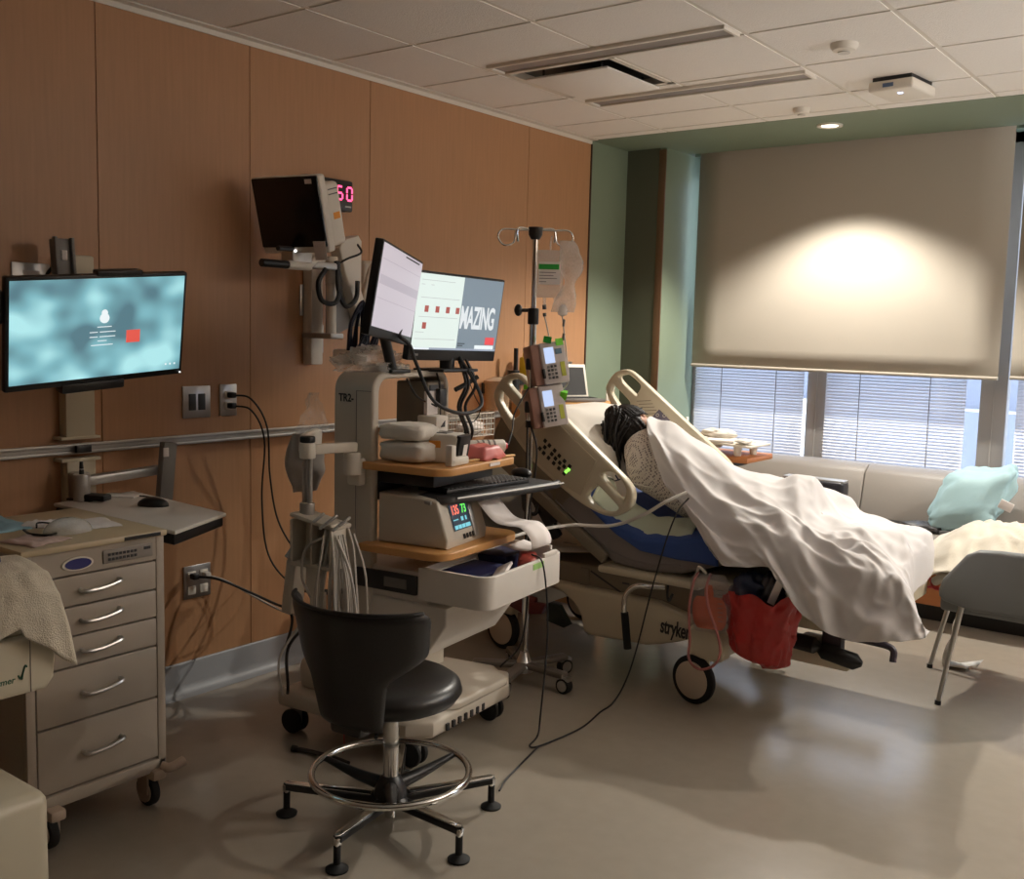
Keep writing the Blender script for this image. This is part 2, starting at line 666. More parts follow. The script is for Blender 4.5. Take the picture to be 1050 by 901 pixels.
# recessed lamps
def downlight(loc, label):
    t = thing('recessed_lamp', label, 'ceiling lamp', loc)
    g = G()
    g.lathe(loc, [(0.045, -0.001), (0.062, -0.006), (0.07, -0.004), (0.07, 0.006)], 32)
    g.build('trim_ring', m_white, t)
    g = G()
    g.lathe(loc, [(0.0, 0.0), (0.05, -0.001), (0.05, 0.004)], 24)
    g.build('lens', glow('warm_lamp_lens', (1.0, 0.86, 0.66), 6), t)
    return t


downlight(SOFFIT_LAMP, 'round recessed lamp glowing in the green soffit')
downlight(ROOM_LAMP, 'second round recessed lamp of the soffit, in front of the further shade')
downlight((4.4, -0.9, 2.735), 'round recessed fill lamp added in the ceiling near the entry')  # unseen fixture added to go with the entry fill light

# square air diffuser: dark opening with a dropped face plate
t = thing('air_diffuser', 'square ceiling air diffuser with a dropped white face plate', 'air vent', (0.855, 4.165, H - 0.02))
g = G()
g.mi = 0
g.lo((0.556, 3.886, H + 0.03), (1.154, 4.444, H + 0.04))
g.build('duct_opening', m_black, t)
g = G()
for a, b in (((0.556, 3.886), (1.154, 3.912)), ((0.556, 4.42), (1.154, 4.444)), ((0.556, 3.886), (0.585, 4.444)), ((1.125, 3.886), (1.154, 4.444))):
    g.lo((a[0], a[1], H - 0.001), (b[0], b[1], H + 0.03))
g.build('collar', m_white, t)
g = G()
g.lo((0.635, 3.965, H - 0.022), (1.085, 4.43, H - 0.012), bev=0.003)
g.build('face_plate', m_tile, t)
g = G()
for x in (0.7, 1.02):
    for y in (4.02, 4.38):
        g.cyl((x, y, H - 0.013), (x, y, H + 0.03), 0.006, n=8)
g.build('hanger', m_dgrey, t)

# two linear lamps, switched off
lin = thing('linear_ceiling_lamp', 'long unlit linear lamp in the ceiling, in front of the air diffuser', 'ceiling lamp', (1.18, 3.79, H), group='linear ceiling lamps')
g = G()
g.lo((0.60, 3.72, H - 0.014), (1.76, 3.74, H + 0.004), bev=0.002)
g.lo((0.60, 3.84, H - 0.014), (1.76, 3.86, H + 0.004), bev=0.002)
g.lo((0.595, 3.72, H - 0.014), (0.61, 3.86, H + 0.004), bev=0.002)
g.lo((1.75, 3.72, H - 0.014), (1.765, 3.86, H + 0.004), bev=0.002)
g.build('frame', m_white, lin)
g = G()
g.lo((0.61, 3.74, H - 0.006), (1.75, 3.84, H - 0.002))
g.build('lens', mat('unlit_lamp_lens', s2l(150, 142, 138), 0.5), lin)
dup(lin, (1.18, 4.60, H), 'long unlit linear lamp in the ceiling, behind the air diffuser')

def detector(loc, label, r=0.055):
    t = thing('smoke_detector', label, 'detector', loc)
    g = G()
    x, y, z = loc
    g.lathe((x, y, z), [(r, 0.004), (r, -0.012), (r * 0.82, -0.026), (r * 0.3, -0.034), (0, -0.034)], 28)
    g.build('housing', m_white, t)
    g = G()
    g.lathe((x, y, z), [(r * 0.45, -0.031), (r * 0.45, -0.037), (0, -0.037)], 20)
    g.build('sensor_cap', mat('off_white_cap', s2l(205, 200, 192), 0.5), t)


detector((2.053, 4.215, H), 'round white smoke detector on a ceiling tile, the nearer one')
detector((1.453, 5.27, H), 'small round ceiling detector near the green soffit', 0.045)

t = thing('ceiling_sensor_box', 'white sensor box on the ceiling near the window', 'sensor', (2.05, 4.93, H))
F = Matrix.Translation((2.06, 4.94, 0)) @ Matrix.Rotation(R(-6), 4, 'Z')
g = G()
g.lo((-0.10, -0.13, 2.675), (0.11, 0.13, 2.722), bev=0.012, seg=3)
g.build('housing', m_white, t, F=F)
g = G()
g.lo((-0.085, -0.115, 2.722), (0.095, 0.115, 2.742))
g.build('mount_plate', m_black, t, F=F)
g = G()
g.lo((-0.03, -0.1325, 2.69), (0.02, -0.129, 2.708), bev=0.002)
g.build('badge', mat('blue_grey_badge', s2l(90, 110, 140), 0.4), t, F=F)
g = G()
g.lathe((0.02, -0.05, 2.6745), [(0.0, -0.002), (0.012, -0.002), (0.012, 0.002)], 14)
g.build('indicator_light', glow('bluish_indicator', (0.6, 0.7, 1.0), 3), t, F=F)

# made-up trough housing the fill uplight, out of view on the right wall
t = thing('fill_uplight', 'long white fill uplight added on the right wall', 'wall lamp', (XR - 0.1, 4.3, 1.93))
g = G()
g.lo((XR - 0.20, 3.65, 1.93), (XR - 0.01, 4.95, 1.945), bev=0.003)
g.lo((XR - 0.20, 3.65, 1.93), (XR - 0.19, 4.95, 2.01), bev=0.003)
g.lo((XR - 0.20, 3.65, 1.93), (XR - 0.01, 3.66, 2.01), bev=0.003)
g.lo((XR - 0.20, 4.94, 1.93), (XR - 0.01, 4.95, 2.01), bev=0.003)
g.build('trough', m_white, t)
# ================================================================== left wall fittings
def wall_plate(name, y0, y1, z0, z1, label, kind):
    t = thing(name, label, 'wall outlet' if 'outlet' in name else 'wall plate', (0, (y0 + y1) / 2, z0))
    g = G()
    g.lo((0.0, y0, z0), (0.008, y1, z1), bev=0.003)
    g.build('cover_plate', m_steel, t)
    cy, cz = (y0 + y1) / 2, (z0 + z1) / 2
    if kind == 'double':
        for s_ in (-1, 1):
            g = G()
            c = cy + s_ * 0.023
            g.lo((0.007, c - 0.017, cz - 0.034), (0.011, c + 0.017, cz + 0.034), bev=0.002)
            g.build('receptacle', m_dgrey, t)
    elif kind == 'single':
        for zz in (cz + 0.022, cz - 0.024):
            g = G()
            g.lo((0.007, cy - 0.02, zz - 0.017), (0.012, cy + 0.02, zz + 0.017), bev=0.003)
            g.build('receptacle', m_white, t)
    elif kind == 'quad':
        for s_ in (-1, 1):
            for zz in (cz + 0.028, cz - 0.035):
                g = G()
                g.lo((0.007, cy + s_ * 0.03 - 0.02, zz - 0.018), (0.012, cy + s_ * 0.03 + 0.02, zz + 0.018), bev=0.003)
                g.build('receptacle', m_white, t)
    elif kind == 'red':
        g = G()
        g.lo((0.007, cy - 0.03, cz + 0.02), (0.011, cy + 0.03, cz + 0.04), bev=0.002)
        g.build('label_strip', m_paper, t)
        g = G()
        g.lo((0.007, cy - 0.026, cz - 0.035), (0.012, cy + 0.026, cz + 0.012), bev=0.002)
        g.build('receptacle', mat('dark_red_socket', s2l(96, 30, 24), 0.5), t)
    return t


wall_plate('outlet_plate', 2.528, 2.662, 1.165, 1.297, 'steel double outlet plate on the wood wall above the rail', 'double')
wall_plate('outlet_plate', 2.71, 2.797, 1.165, 1.30, 'steel outlet plate with two black cords plugged in', 'single')
wall_plate('outlet_plate', 2.525, 2.657, 0.405, 0.545, 'low steel outlet plate with plugs, near the floor', 'quad')
wall_plate('outlet_plate', 1.835, 1.975, 1.62, 1.755, 'steel plate with a red socket behind the left wall monitor', 'red')
wall_plate('outlet_plate', 3.15, 3.27, 1.60, 1.74, 'upper steel outlet plate behind the white monitor arm', 'red')
wall_plate('outlet_plate', 3.17, 3.29, 1.43, 1.56, 'lower steel outlet plate behind the white monitor arm', 'single')

# handrail along the wood wall
t = thing('wall_rail', 'white metal equipment rail along the wood wall', 'rail', (0, 2.3, 1.06))
g = G()
g.lo((0.018, YF + 0.02, 1.062), (0.036, 5.3, 1.10), bev=0.004)
g.lo((0.036, YF + 0.02, 1.088), (0.042, 5.3, 1.10), bev=0.002)
g.lo((0.036, YF + 0.02, 1.062), (0.042, 5.3, 1.073), bev=0.002)
g.build('rail_profile', m_alu, t)
for y in (-1.5, 0.2, 1.5, 2.95, 4.3, 5.2):
    g = G()
    g.lo((0.0, y - 0.02, 1.068), (0.02, y + 0.02, 1.095))
    g.build('bracket', m_grey, t)

# wall channel carrying the left monitor and the keyboard tray
t = thing('wall_channel', 'white vertical wall channel behind the left monitor', 'wall channel', (0, 2.06, 0.6))
g = G()
g.lo((0.0, 2.0, 1.12), (0.05, 2.115, 1.72), bev=0.004)
g.lo((0.0, 2.0, 0.62), (0.05, 2.115, 1.045), bev=0.004)
g.build('channel', m_cream, t)
g = G()
g.lo((0.0, 1.975, 1.118), (0.06, 2.13, 1.128), bev=0.002)
g.lo((0.0, 1.975, 1.036), (0.06, 2.13, 1.048), bev=0.002)
g.build('rail_cutout_lip', m_cream, t)
g = G()
g.lo((0.05, 2.03, 1.068), (0.066, 2.09, 1.096), bev=0.003)
g.build('rail_clip', m_black, t)

# screen on its arm
def screen_frame(C, yaw, tilt, roll):
    n = Vector((math.cos(R(tilt)) * math.cos(R(yaw)), math.cos(R(tilt)) * math.sin(R(yaw)), math.sin(R(tilt))))
    return basis(C, n, roll=R(roll))


F = screen_frame((0.50, 1.875, 1.533), -0.8, -14.0, 4.8)
t = thing('wall_monitor', 'flat monitor showing a blurred teal login screen, above the drawer cart', 'monitor', (0.46, 1.875, 1.36))
W2, H2 = 0.30, 0.166
g = G()
g.lo((-W2 - 0.012, -H2 - 0.022, -0.028), (W2 + 0.012, H2 + 0.012, 0.0), bev=0.006)
g.lo((-0.2, -0.13, -0.06), (0.2, 0.12, -0.026), bev=0.012)
g.build('housing', m_black, t, F=F)
g = G()
g.lo((-W2, -H2, 0.0), (W2, H2, 0.0012))
def teal_screen():
    m = bpy.data.materials.new('teal_login_screen')
    m.use_nodes = True
    nt = m.node_tree
    b = nt.nodes['Principled BSDF']
    tc = nt.nodes.new('ShaderNodeTexCoord')
    mp = nt.nodes.new('ShaderNodeMapping')
    mp.inputs['Scale'].default_value = (1, 3.4, 4.6)
    nz = nt.nodes.new('ShaderNodeTexNoise')
    nz.inputs['Scale'].default_value = 1.9
    nz.inputs['Detail'].default_value = 1.0
    cr = nt.nodes.new('ShaderNodeValToRGB')
    e = cr.color_ramp.elements
    e[0].position = 0.33
    e[0].color = s2l(84, 122, 134) + (1,)
    e[1].position = 0.66
    e[1].color = s2l(176, 232, 236) + (1,)
    k = e.new(0.5)
    k.color = s2l(124, 182, 192) + (1,)
    nt.links.new(tc.outputs['Object'], mp.inputs[0])
    nt.links.new(mp.outputs[0], nz.inputs['Vector'])
    nt.links.new(nz.outputs['Fac'], cr.inputs[0])
    nt.links.new(cr.outputs[0], b.inputs['Emission Color'])
    b.inputs['Emission Strength'].default_value = 1.0
    b.inputs['Base Color'].default_value = (0.02, 0.02, 0.02, 1)
    b.inputs['Roughness'].default_value = 0.3
    return m
sc_ = g.build('screen', teal_screen(), t, F=F)
m_sw = glow('screen_white', s2l(236, 244, 246), 1.0)
m_sr = glow('screen_red', s2l(226, 88, 76), 1.0)
g = G()
g.lo((0.09, -0.055, 0.001), (0.14, -0.012, 0.002))
g.build('red_tile', m_sr, sc_, F=F)
g = G()
g.lathe((0.01, 0.052, 0.0015), [(0, 0.001), (0.011, 0.001), (0.011, 0)], 18)
g.lathe((0.01, 0.034, 0.0015), [(0, 0.001), (0.017, 0.001), (0.017, 0)], 18)
g.build('user_icon', m_sw, sc_, F=F)
for y, a, b in ((0.005, -0.014, 0.036), (-0.012, -0.04, -0.012), (-0.012, -0.005, 0.05), (-0.028, -0.04, -0.012), (-0.028, -0.005, 0.05), (-0.042, -0.012, 0.02), (-0.056, -0.034, 0.042)):
    g = G()
    g.lo((a, y - 0.0012, 0.001), (b, y + 0.0012, 0.002))
    g.build('text_line', m_sw, sc_, F=F)
for x in (0.245, 0.262, 0.279):
    g = G()
    g.lo((x - 0.003, -0.148, 0.001), (x + 0.003, -0.142, 0.002))
    g.build('corner_icon', m_sw, sc_, F=F)
g = G()
g.sph(tuple(F @ Vector((W2 + 0.004, -H2 - 0.014, 0.001))), 0.003, 8, 6)
g.build('power_light', glow('white_led', (1, 1, 1), 2), t)
# bar camera on top and speaker bar below
g = G()
g.lo((-0.02, H2 + 0.006, -0.03), (0.14, H2 + 0.024, 0.004), bev=0.004)
g.build('camera_bar', m_black, t, F=F)
g = G()
g.lo((-0.13, -H2 - 0.046, -0.04), (0.09, -H2 - 0.014, 0.006), bev=0.006)
g.build('speaker_bar', m_black, t, F=F)
g = G()
g.lo((-W2 - 0.05, 0.03, -0.045), (-W2 - 0.005, 0.13, -0.015), bev=0.004)
g.build('side_clip', m_black, t, F=F)

t = thing('monitor_mount', 'grey and cream monitor arm rising behind the left monitor', 'monitor arm', (0.05, 2.06, 1.4))
g = G()
g.lo((0.05, 2.02, 1.60), (0.10, 2.10, 1.70), bev=0.006)
g.tube([(0.1, 2.06, 1.64), (0.24, 2.03, 1.60), (0.32, 1.99, 1.58), (0.43, 1.89, 1.54)], 0.022, n=10)
g.build('lower_link', m_alu, t)
g = G()
g.box((0.12, 1.955, 1.74), (0.035, 0.062, 0.20), rot=(R(3), 0, 0), bev=0.006)
g.box((0.142, 1.925, 1.765), (0.02, 0.012, 0.16), rot=(R(3), 0, 0), bev=0.003)
g.box((0.142, 1.987, 1.765), (0.02, 0.012, 0.16), rot=(R(3), 0, 0), bev=0.003)
g.build('upper_link', m_grey, t)
g = G()
g.lo((0.137, 1.945, 1.765), (0.143, 1.967, 1.80), bev=0.003)
g.build('label_plate', m_paper, t)
g = G()
g.lo((0.05, 2.01, 1.70), (0.1, 2.095, 1.79), bev=0.01)
g.build('end_cover', m_cream, t)
g = G()
g.tube([(0.05, 1.93, 1.70), (0.09, 1.94, 1.74), (0.11, 1.97, 1.73), (0.10, 1.99, 1.66)], 0.006, n=8)
g.tube([(0.05, 1.96, 1.66), (0.1, 1.97, 1.70), (0.12, 2.0, 1.69)], 0.006, n=8)
g.build('cord', m_cableb, t)

# keyboard tray on its folding arm
t = thing('wall_keyboard_tray', 'white keyboard tray on a folding arm, holding a black mouse', 'keyboard tray', (0.45, 2.08, 0.86))
tr = [(0.108, 1.914), (0.059, 2.265), (0.688, 2.223), (0.836, 1.915)]
g = G()
g.plate([[tr[0], tr[3], tr[2], tr[1]]], 0.014, Matrix.Translation((0, 0, 0.888)), bev=0.005)
g.build('tray_top', m_cartw, t)
g = G()
g.plate([[(0.118, 1.916), (0.828, 1.917), (0.68, 2.215), (0.07, 2.255)]], 0.035, Matrix.Translation((0, 0, 0.852)), bev=0.008)
g.build('tray_underside', m_black, t)
g = G()
g.lo((0.40, 1.99, 0.79), (0.52, 2.13, 0.853), bev=0.02)
g.build('tilt_knob', m_dgrey, t)
g = G()
g.lo((0.05, 2.0, 0.86), (0.11, 2.06, 1.0), bev=0.008)
g.cyl((0.13, 2.01, 0.89), (0.13, 2.01, 1.0), 0.03, bev=0.004)
g.cyl((0.13, 2.01, 1.0), (0.13, 2.01, 1.02), 0.008)
g.build('pivot_post', m_alu, t)
g = G()
g.cyl((0.13, 2.01, 0.993), (0.13, 2.01, 1.045), 0.01, 0.006, n=10)
g.build('pivot_knob', m_black, t)
g = G()
P0, P1 = Vector((0.13, 2.01, 0.972)), Vector((0.12, 2.33, 0.985))
g.box((P0 + P1) / 2, (0.045, (P1 - P0).length + 0.03, 0.034), rot=(R(2), 0, R(2)), bev=0.006)
g.build('arm', m_alu, t)
g = G()
g.box((0.155, 2.345, 0.97), (0.035, 0.06, 0.25), rot=(R(-6), 0, 0), bev=0.006)
g.build('arm_end', m_grey, t)
g = G()
g.lo((0.171, 2.322, 1.04), (0.175, 2.346, 1.075), bev=0.003)
g.build('label_plate', m_paper, t)

mo = thing('computer_mouse', 'black computer mouse on the white wall tray', 'mouse', (0.40, 2.12, 0.902))
g = G()
g.sph((0.40, 2.125, 0.905), (0.033, 0.058, 0.030), 20, 12, rot=(0, 0, R(-60)))
g.build('shell', m_black, mo)
g = G()
g.tube([(0.37, 2.16, 0.912), (0.32, 2.19, 0.906), (0.25, 2.21, 0.906), (0.2, 2.2, 0.906)], 0.003, n=6)
g.build('cord', m_cableb, mo)
g = G()
g.box((0.165, 2.03, 0.918), (0.05, 0.13, 0.022), rot=(0, 0, R(-68)), bev=0.006)
g.box((0.13, 2.0, 0.906), (0.02, 0.10, 0.008), rot=(0, 0, R(-68)), bev=0.002)
tag(g.build('wrist_rest', m_black, base=(0.165, 2.03, 0.902)), 'small black roll by the left end of the wall tray', 'wrist rest')
g = G()
g.box((0.14, 2.16, 0.905), (0.08, 0.13, 0.005), rot=(0, 0, R(-55)))
tag(g.build('paper_card', m_paper, base=(0.14, 2.16, 0.902)), 'white card lying at the back of the wall tray', 'card')

# cords at the outlets
def cord(pts, r, label, mat_=None, name='power_cable', plug=None):
    t = thing(name, label, 'cord', pts[0])
    g = G()
    g.tube(pts, r, n=8, per=8)
    g.build('cable', mat_ or m_cableb, t)
    if plug:
        g = G()
        for q in plug:
            g.lo((0.012, q[0] - 0.014, q[1] - 0.012), (0.045, q[0] + 0.014, q[1] + 0.012), bev=0.005)
        g.build('plug', mat_ or m_cableb, t)
    return t


cord([(0.03, 2.755, 1.255), (0.10, 2.80, 1.24), (0.13, 2.86, 1.12), (0.1, 2.9, 0.9), (0.12, 2.93, 0.7), (0.2, 2.98, 0.55), (0.45, 2.9, 0.5)], 0.004, 'upper black cord plugged into the wall above the rail', plug=[(2.755, 1.255)])
cord([(0.03, 2.755, 1.21), (0.09, 2.81, 1.19), (0.10, 2.87, 1.06), (0.07, 2.88, 0.8), (0.09, 2.9, 0.55), (0.2, 2.95, 0.42), (0.42, 2.92, 0.42)], 0.004, 'lower black cord plugged into the wall above the rail', plug=[(2.755, 1.21)])
cord([(0.03, 2.562, 0.503), (0.10, 2.63, 0.49), (0.16, 2.75, 0.42), (0.25, 2.84, 0.36), (0.36, 2.82, 0.38), (0.5, 2.66, 0.46), (0.55, 2.64, 0.40), (0.54, 2.62, 0.30)], 0.0055, 'thick black cord from the low outlet to the cart', plug=[(2.562, 0.503)])
cord([(0.03, 2.62, 0.50), (0.09, 2.68, 0.47), (0.15, 2.77, 0.40), (0.25, 2.84, 0.34), (0.4, 2.8, 0.36), (0.52, 2.66, 0.44)], 0.0045, 'pale grey cord beside the thick black cord at the low outlet', mat_=m_cablew, plug=[(2.62, 0.50)])
cord([(0.05, 2.3, 0.83), (0.1, 2.33, 0.76), (0.14, 2.30, 0.70), (0.06, 2.25, 0.62)], 0.0035, 'thin black cord hanging under the wall tray')

# ================================================================== drawer cart
CX0, CX1, CY0, CY1, CZ0, CZ1 = 0.30, 0.82, 1.43, 1.885, 0.135, 0.905
t = thing('drawer_cart', 'beige five-drawer medical cart below the teal monitor', 'drawer cart', (0.56, 1.66, 0))
g = G()
g.lo((CX0, CY0, CZ0 + 0.02), (CX1 - 0.02, CY1, CZ1 - 0.012), bev=0.004)
g.lo((CX1 - 0.021, CY1 - 0.028, CZ0), (CX1, CY1, CZ1 - 0.012), bev=0.003)
g.lo((CX1 - 0.021, CY0, CZ0), (CX1, CY0 + 0.028, CZ1 - 0.012), bev=0.003)
g.lo((CX0, CY0, CZ0 - 0.01), (CX1, CY1, CZ0 + 0.03), bev=0.004)
g.build('body', m_steelcab, t)
g = G()
g.lo((CX0 - 0.01, CY0 - 0.01, CZ1 - 0.014), (CX1 + 0.012, CY1 + 0.006, CZ1 + 0.006), bev=0.006)
g.build('top', m_toplam, t)
g = G()
g.lo((CX1 + 0.0105, CY1 - 0.145, CZ1 - 0.010), (CX1 + 0.0135, CY1 - 0.02, CZ1 + 0.001))
g.build('top_groove', m_black, t)
g = G()
g.lo((CX1 - 0.018, CY0 + 0.028, 0.818), (CX1 - 0.002, CY1 - 0.028, CZ1 - 0.014))
hd = g.build('header_panel', m_steelcab, t)
g = G()
g.lo((CX1 - 0.002, CY1 - 0.21, 0.832), (CX1 + 0.004, CY1 - 0.042, 0.874), bev=0.003)
kp = g.build('keypad', mat('grey_keypad', s2l(140, 132, 124), 0.5), hd)
for r_ in range(2):
    for k in range(8):
        y = CY1 - 0.195 + k * 0.0125
        g = G()
        g.lo((CX1 + 0.004, y, 0.841 + r_ * 0.014), (CX1 + 0.006, y + 0.008, 0.849 + r_ * 0.014))
        g.build('keypad_button', m_dgrey, hd)
g = G()
g.lo((CX1 + 0.004, CY1 - 0.074, 0.857), (CX1 + 0.006, CY1 - 0.052, 0.866))
g.build('keypad_display', m_dgrey, hd)
g = G()
Fb = basis((CX1 - 0.001, CY0 + 0.165, 0.848), (1, 0, 0))
g.lathe((0, 0, 0), [(0.028, 0.0), (0.028, 0.004), (0, 0.004)], 28)
badge = g.build('badge', m_white, hd, F=Fb @ Matrix.Diagonal((1.75, 0.72, 1, 1)))
g = G()
g.lathe((0, 0, 0.001), [(0.0235, 0.0), (0.0235, 0.005), (0, 0.005)], 28)
g.build('badge_face', mat('deep_blue_enamel', s2l(44, 46, 110), 0.35), hd, F=Fb @ Matrix.Diagonal((1.75, 0.68, 1, 1)))
zs = [0.815, 0.722, 0.632, 0.540, 0.372, 0.172]
for i in range(5):
    z1, z0 = zs[i] - 0.003, zs[i + 1] + 0.003
    g = G()
    g.lo((CX1 - 0.019, CY0 + 0.031, z0), (CX1 + 0.001, CY1 - 0.031, z1), bev=0.003)
    d = g.build('drawer', m_steelcab, t)
    zc = (z0 + z1) / 2 + 0.004
    g = G()
    yc = (CY0 + CY1) / 2 + 0.005
    g.tube([(CX1, yc - 0.062, zc - 0.004), (CX1 + 0.022, yc - 0.056, zc - 0.006), (CX1 + 0.026, yc, zc - 0.004), (CX1 + 0.022, yc + 0.056, zc + 0.006), (CX1, yc + 0.062, zc + 0.008)], 0.0065, n=8)
    g.build('handle', m_steel, d)
for i, (x, y) in enumerate(((0.77, 1.85), (0.79, 1.50), (0.35, 1.85), (0.35, 1.47))):
    g = G()
    g.box((x + 0.02, y, 0.118), (0.10, 0.05, 0.035), bev=0.01)
    g.lo((x - 0.026, y - 0.024, 0.045), (x + 0.03, y - 0.016, 0.115), bev=0.003)
    g.lo((x - 0.026, y + 0.016, 0.045), (x + 0.03, y + 0.024, 0.115), bev=0.003)
    g.cyl((x, y - 0.019, 0.05), (x, y + 0.019, 0.05), 0.036)
    c = g.build('caster', mat('beige_caster_plastic', s2l(176, 156, 138), 0.5), t)
    g = G()
    g.cyl((x, y - 0.014, 0.05), (x, y + 0.014, 0.05), 0.05, n=28, bev=0.006)
    g.build('wheel', m_rubber, c)
g = G()
g.tube([(CX1 + 0.0, CY1 - 0.02, 0.138), (CX1 + 0.02, CY1 + 0.0, 0.132), (CX1 + 0.02, CY1 + 0.05, 0.14)], 0.016, n=10)
g.build('bumper', mat('beige_caster_plastic', s2l(176, 156, 138), 0.5), t)

# odds and ends on the drawer cart
def crumple(fn_size, c, label, name, cat, m, seed, h=0.03, n=18, rz=0.0, base=None):
    sx, sy = fn_size
    g = G()
    def fn(u, v):
        x, y = (u - 0.5) * sx, (v - 0.5) * sy
        e = min(u, 1 - u, v, 1 - v)
        k = noise.noise(Vector((u * 3.1 + seed, v * 3.1, seed * 1.7)))
        k2 = noise.noise(Vector((u * 7 + seed, v * 7, seed)))
        z = h * max(0.0, 0.5 + 0.55 * k + 0.35 * k2) * min(1, e * 8)
        a = Vector((x + 0.01 * k2, y + 0.01 * k, z + 0.002))
        ca, sa = math.cos(rz), math.sin(rz)
        return Vector((c[0] + a.x * ca - a.y * sa, c[1] + a.x * sa + a.y * ca, c[2] + a.z))
    g.grid(fn, n, n, thick=0.0012)
    return tag(g.build(name, m, base=c, ang=180), label, cat)


zt = CZ1 + 0.0065
crumple((0.25, 0.16), (0.42, 1.55, zt), 'pale blue drape at the back of the drawer cart top', 'blue_drape', 'drape', mat('pale_blue_drape', s2l(140, 172, 186), 0.8), 3.3, 0.02, rz=0.1)
crumple((0.14, 0.14), (0.72, 1.52, zt), 'pinkish paper packet at the front edge of the drawer cart top', 'paper_packet', 'packet', mat('pinkish_packet', s2l(196, 172, 164), 0.7), 5.1, 0.012, rz=0.3)
crumple((0.17, 0.16), (0.60, 1.76, zt), 'printed white packet at the far end of the drawer cart top', 'paper_packet', 'packet', m_paper, 8.1, 0.012, rz=-0.2)
crumple((0.12, 0.10), (0.52, 1.66, zt), 'small white packet beside the pale blue drape', 'paper_packet', 'packet', m_paper, 1.1, 0.02, rz=0.6)
t = thing('oxygen_mask', 'clear plastic mask lying on the drawer cart top', 'mask', (0.67, 1.65, zt))
g = G()
g.grid(lambda u, v: Vector((0.67 + math.cos(2 * PI * u) * 0.055 * math.sin(v * 1.45 + 0.1), 1.65 + math.sin(2 * PI * u) * 0.075 * math.sin(v * 1.45 + 0.1), zt + 0.002 + 0.045 * math.cos(v * 1.45 + 0.1))), 24, 9, closeu=True)
g.build('cup', clear('clear_mask_plastic', (0.95, 0.96, 0.95), 0.55, 0.15), t, ang=180)
g = G()
g.tube([(0.70, 1.60, zt + 0.01), (0.72, 1.56, zt + 0.012), (0.66, 1.54, zt + 0.01), (0.58, 1.56, zt + 0.008)], 0.004, n=6)
g.tube([(0.60, 1.68, zt + 0.01), (0.56, 1.62, zt + 0.02), (0.58, 1.60, zt + 0.01)], 0.003, n=6)
g.build('strap', m_black, t)

# ================================================================== infant warmer at the left edge
t = thing('infant_warmer', 'cream infant warmer cut by the left edge, towel over its side', 'infant warmer', (0.95, 0.9, 0))
WX = 1.25
Y1 = 1.285
g = G()
out = [(0.45, 0.66), (Y1 - 0.02, 0.66), (Y1, 0.685), (Y1 + 0.008, 0.765), (Y1 - 0.01, 0.80), (0.45, 0.80)]
g.plate([[(y, z) for y, z in out]], 0.05, Matrix(((0, 0, 1, WX - 0.05), (1, 0, 0, 0), (0, 1, 0, 0), (0, 0, 0, 1))), bev=0.012)
pn = g.build('front_panel', m_cream, t)
g = G()
g.lo((WX - 0.0005, Y1 - 0.062, 0.664), (WX + 0.001, Y1 - 0.060, 0.795))
g.build('panel_seam', m_grey, pn)
g = G()
Ft = basis((WX, Y1 - 0.10, 0.703), (1, 0, 0))
g.text('Giraffe Warmer', 0.0215, Ft, depth=0.001, align='RIGHT', bold=0.0004, shear=0.15)
g.build('lettering', mat('dark_green_ink', s2l(36, 84, 58), 0.5), pn)
g = G()
g.tube([(WX + 0.001, Y1 - 0.092, 0.712), (WX + 0.001, Y1 - 0.086, 0.703), (WX + 0.001, Y1 - 0.080, 0.716), (WX + 0.001, Y1 - 0.074, 0.732), (WX + 0.001, Y1 - 0.070, 0.728)], 0.0022, n=6)
g.tube([(WX + 0.001, Y1 - 0.080, 0.716), (WX + 0.001, Y1 - 0.083, 0.700)], 0.002, n=6, raw=True)
g.build('animal_emblem', mat('dark_green_ink', s2l(36, 84, 58), 0.5), pn)
g = G()
g.lo((0.70, 0.45, 0.68), (WX - 0.02, Y1 - 0.01, 0.78), bev=0.02)
g.lo((0.72, 0.47, 0.78), (WX - 0.05, Y1 - 0.05, 0.83), bev=0.015)
g.build('bed_deck', m_cream, t)
g = G()
g.lo((0.74, 0.49, 0.83), (WX - 0.07, Y1 - 0.06, 0.87), bev=0.02)
g.build('mattress', mat('warmer_mattress', s2l(150, 132, 120), 0.7), t)
g = G()
g.lo((WX - 0.03, 0.45, 0.80), (WX - 0.024, Y1 - 0.055, 0.955))
g.build('side_pane', clear('clear_acrylic', (0.9, 0.9, 0.88), 0.8, 0.05), t)
g = G()
g.lo((WX - 0.036, Y1 - 0.05, 0.79), (WX - 0.018, Y1 - 0.035, 0.95), bev=0.003)
g.build('pane_hinge', m_dgrey, t)
g = G()
g.lo((0.88, 0.7, 0.06), (1.02, 0.95, 0.68), bev=0.02)
g.build('pedestal', m_cream, t)
g = G()
g.lo((0.80, 0.45, 0.12), (WX - 0.01, Y1 - 0.01, 0.395), bev=0.035, seg=4)
g.build('lower_drawer', m_cream, t)
g = G()
g.lo((0.72, 0.5, 0.05), (WX - 0.08, Y1 - 0.1, 0.13), bev=0.02)
g.build('base', m_cream, t)
for x in (0.78, 1.1):
    for y in (0.55, 1.12):
        g = G()
        g.cyl((x, y - 0.015, 0.04), (x, y + 0.015, 0.04), 0.04, bev=0.004)
        g.build('caster', m_rubber, t)

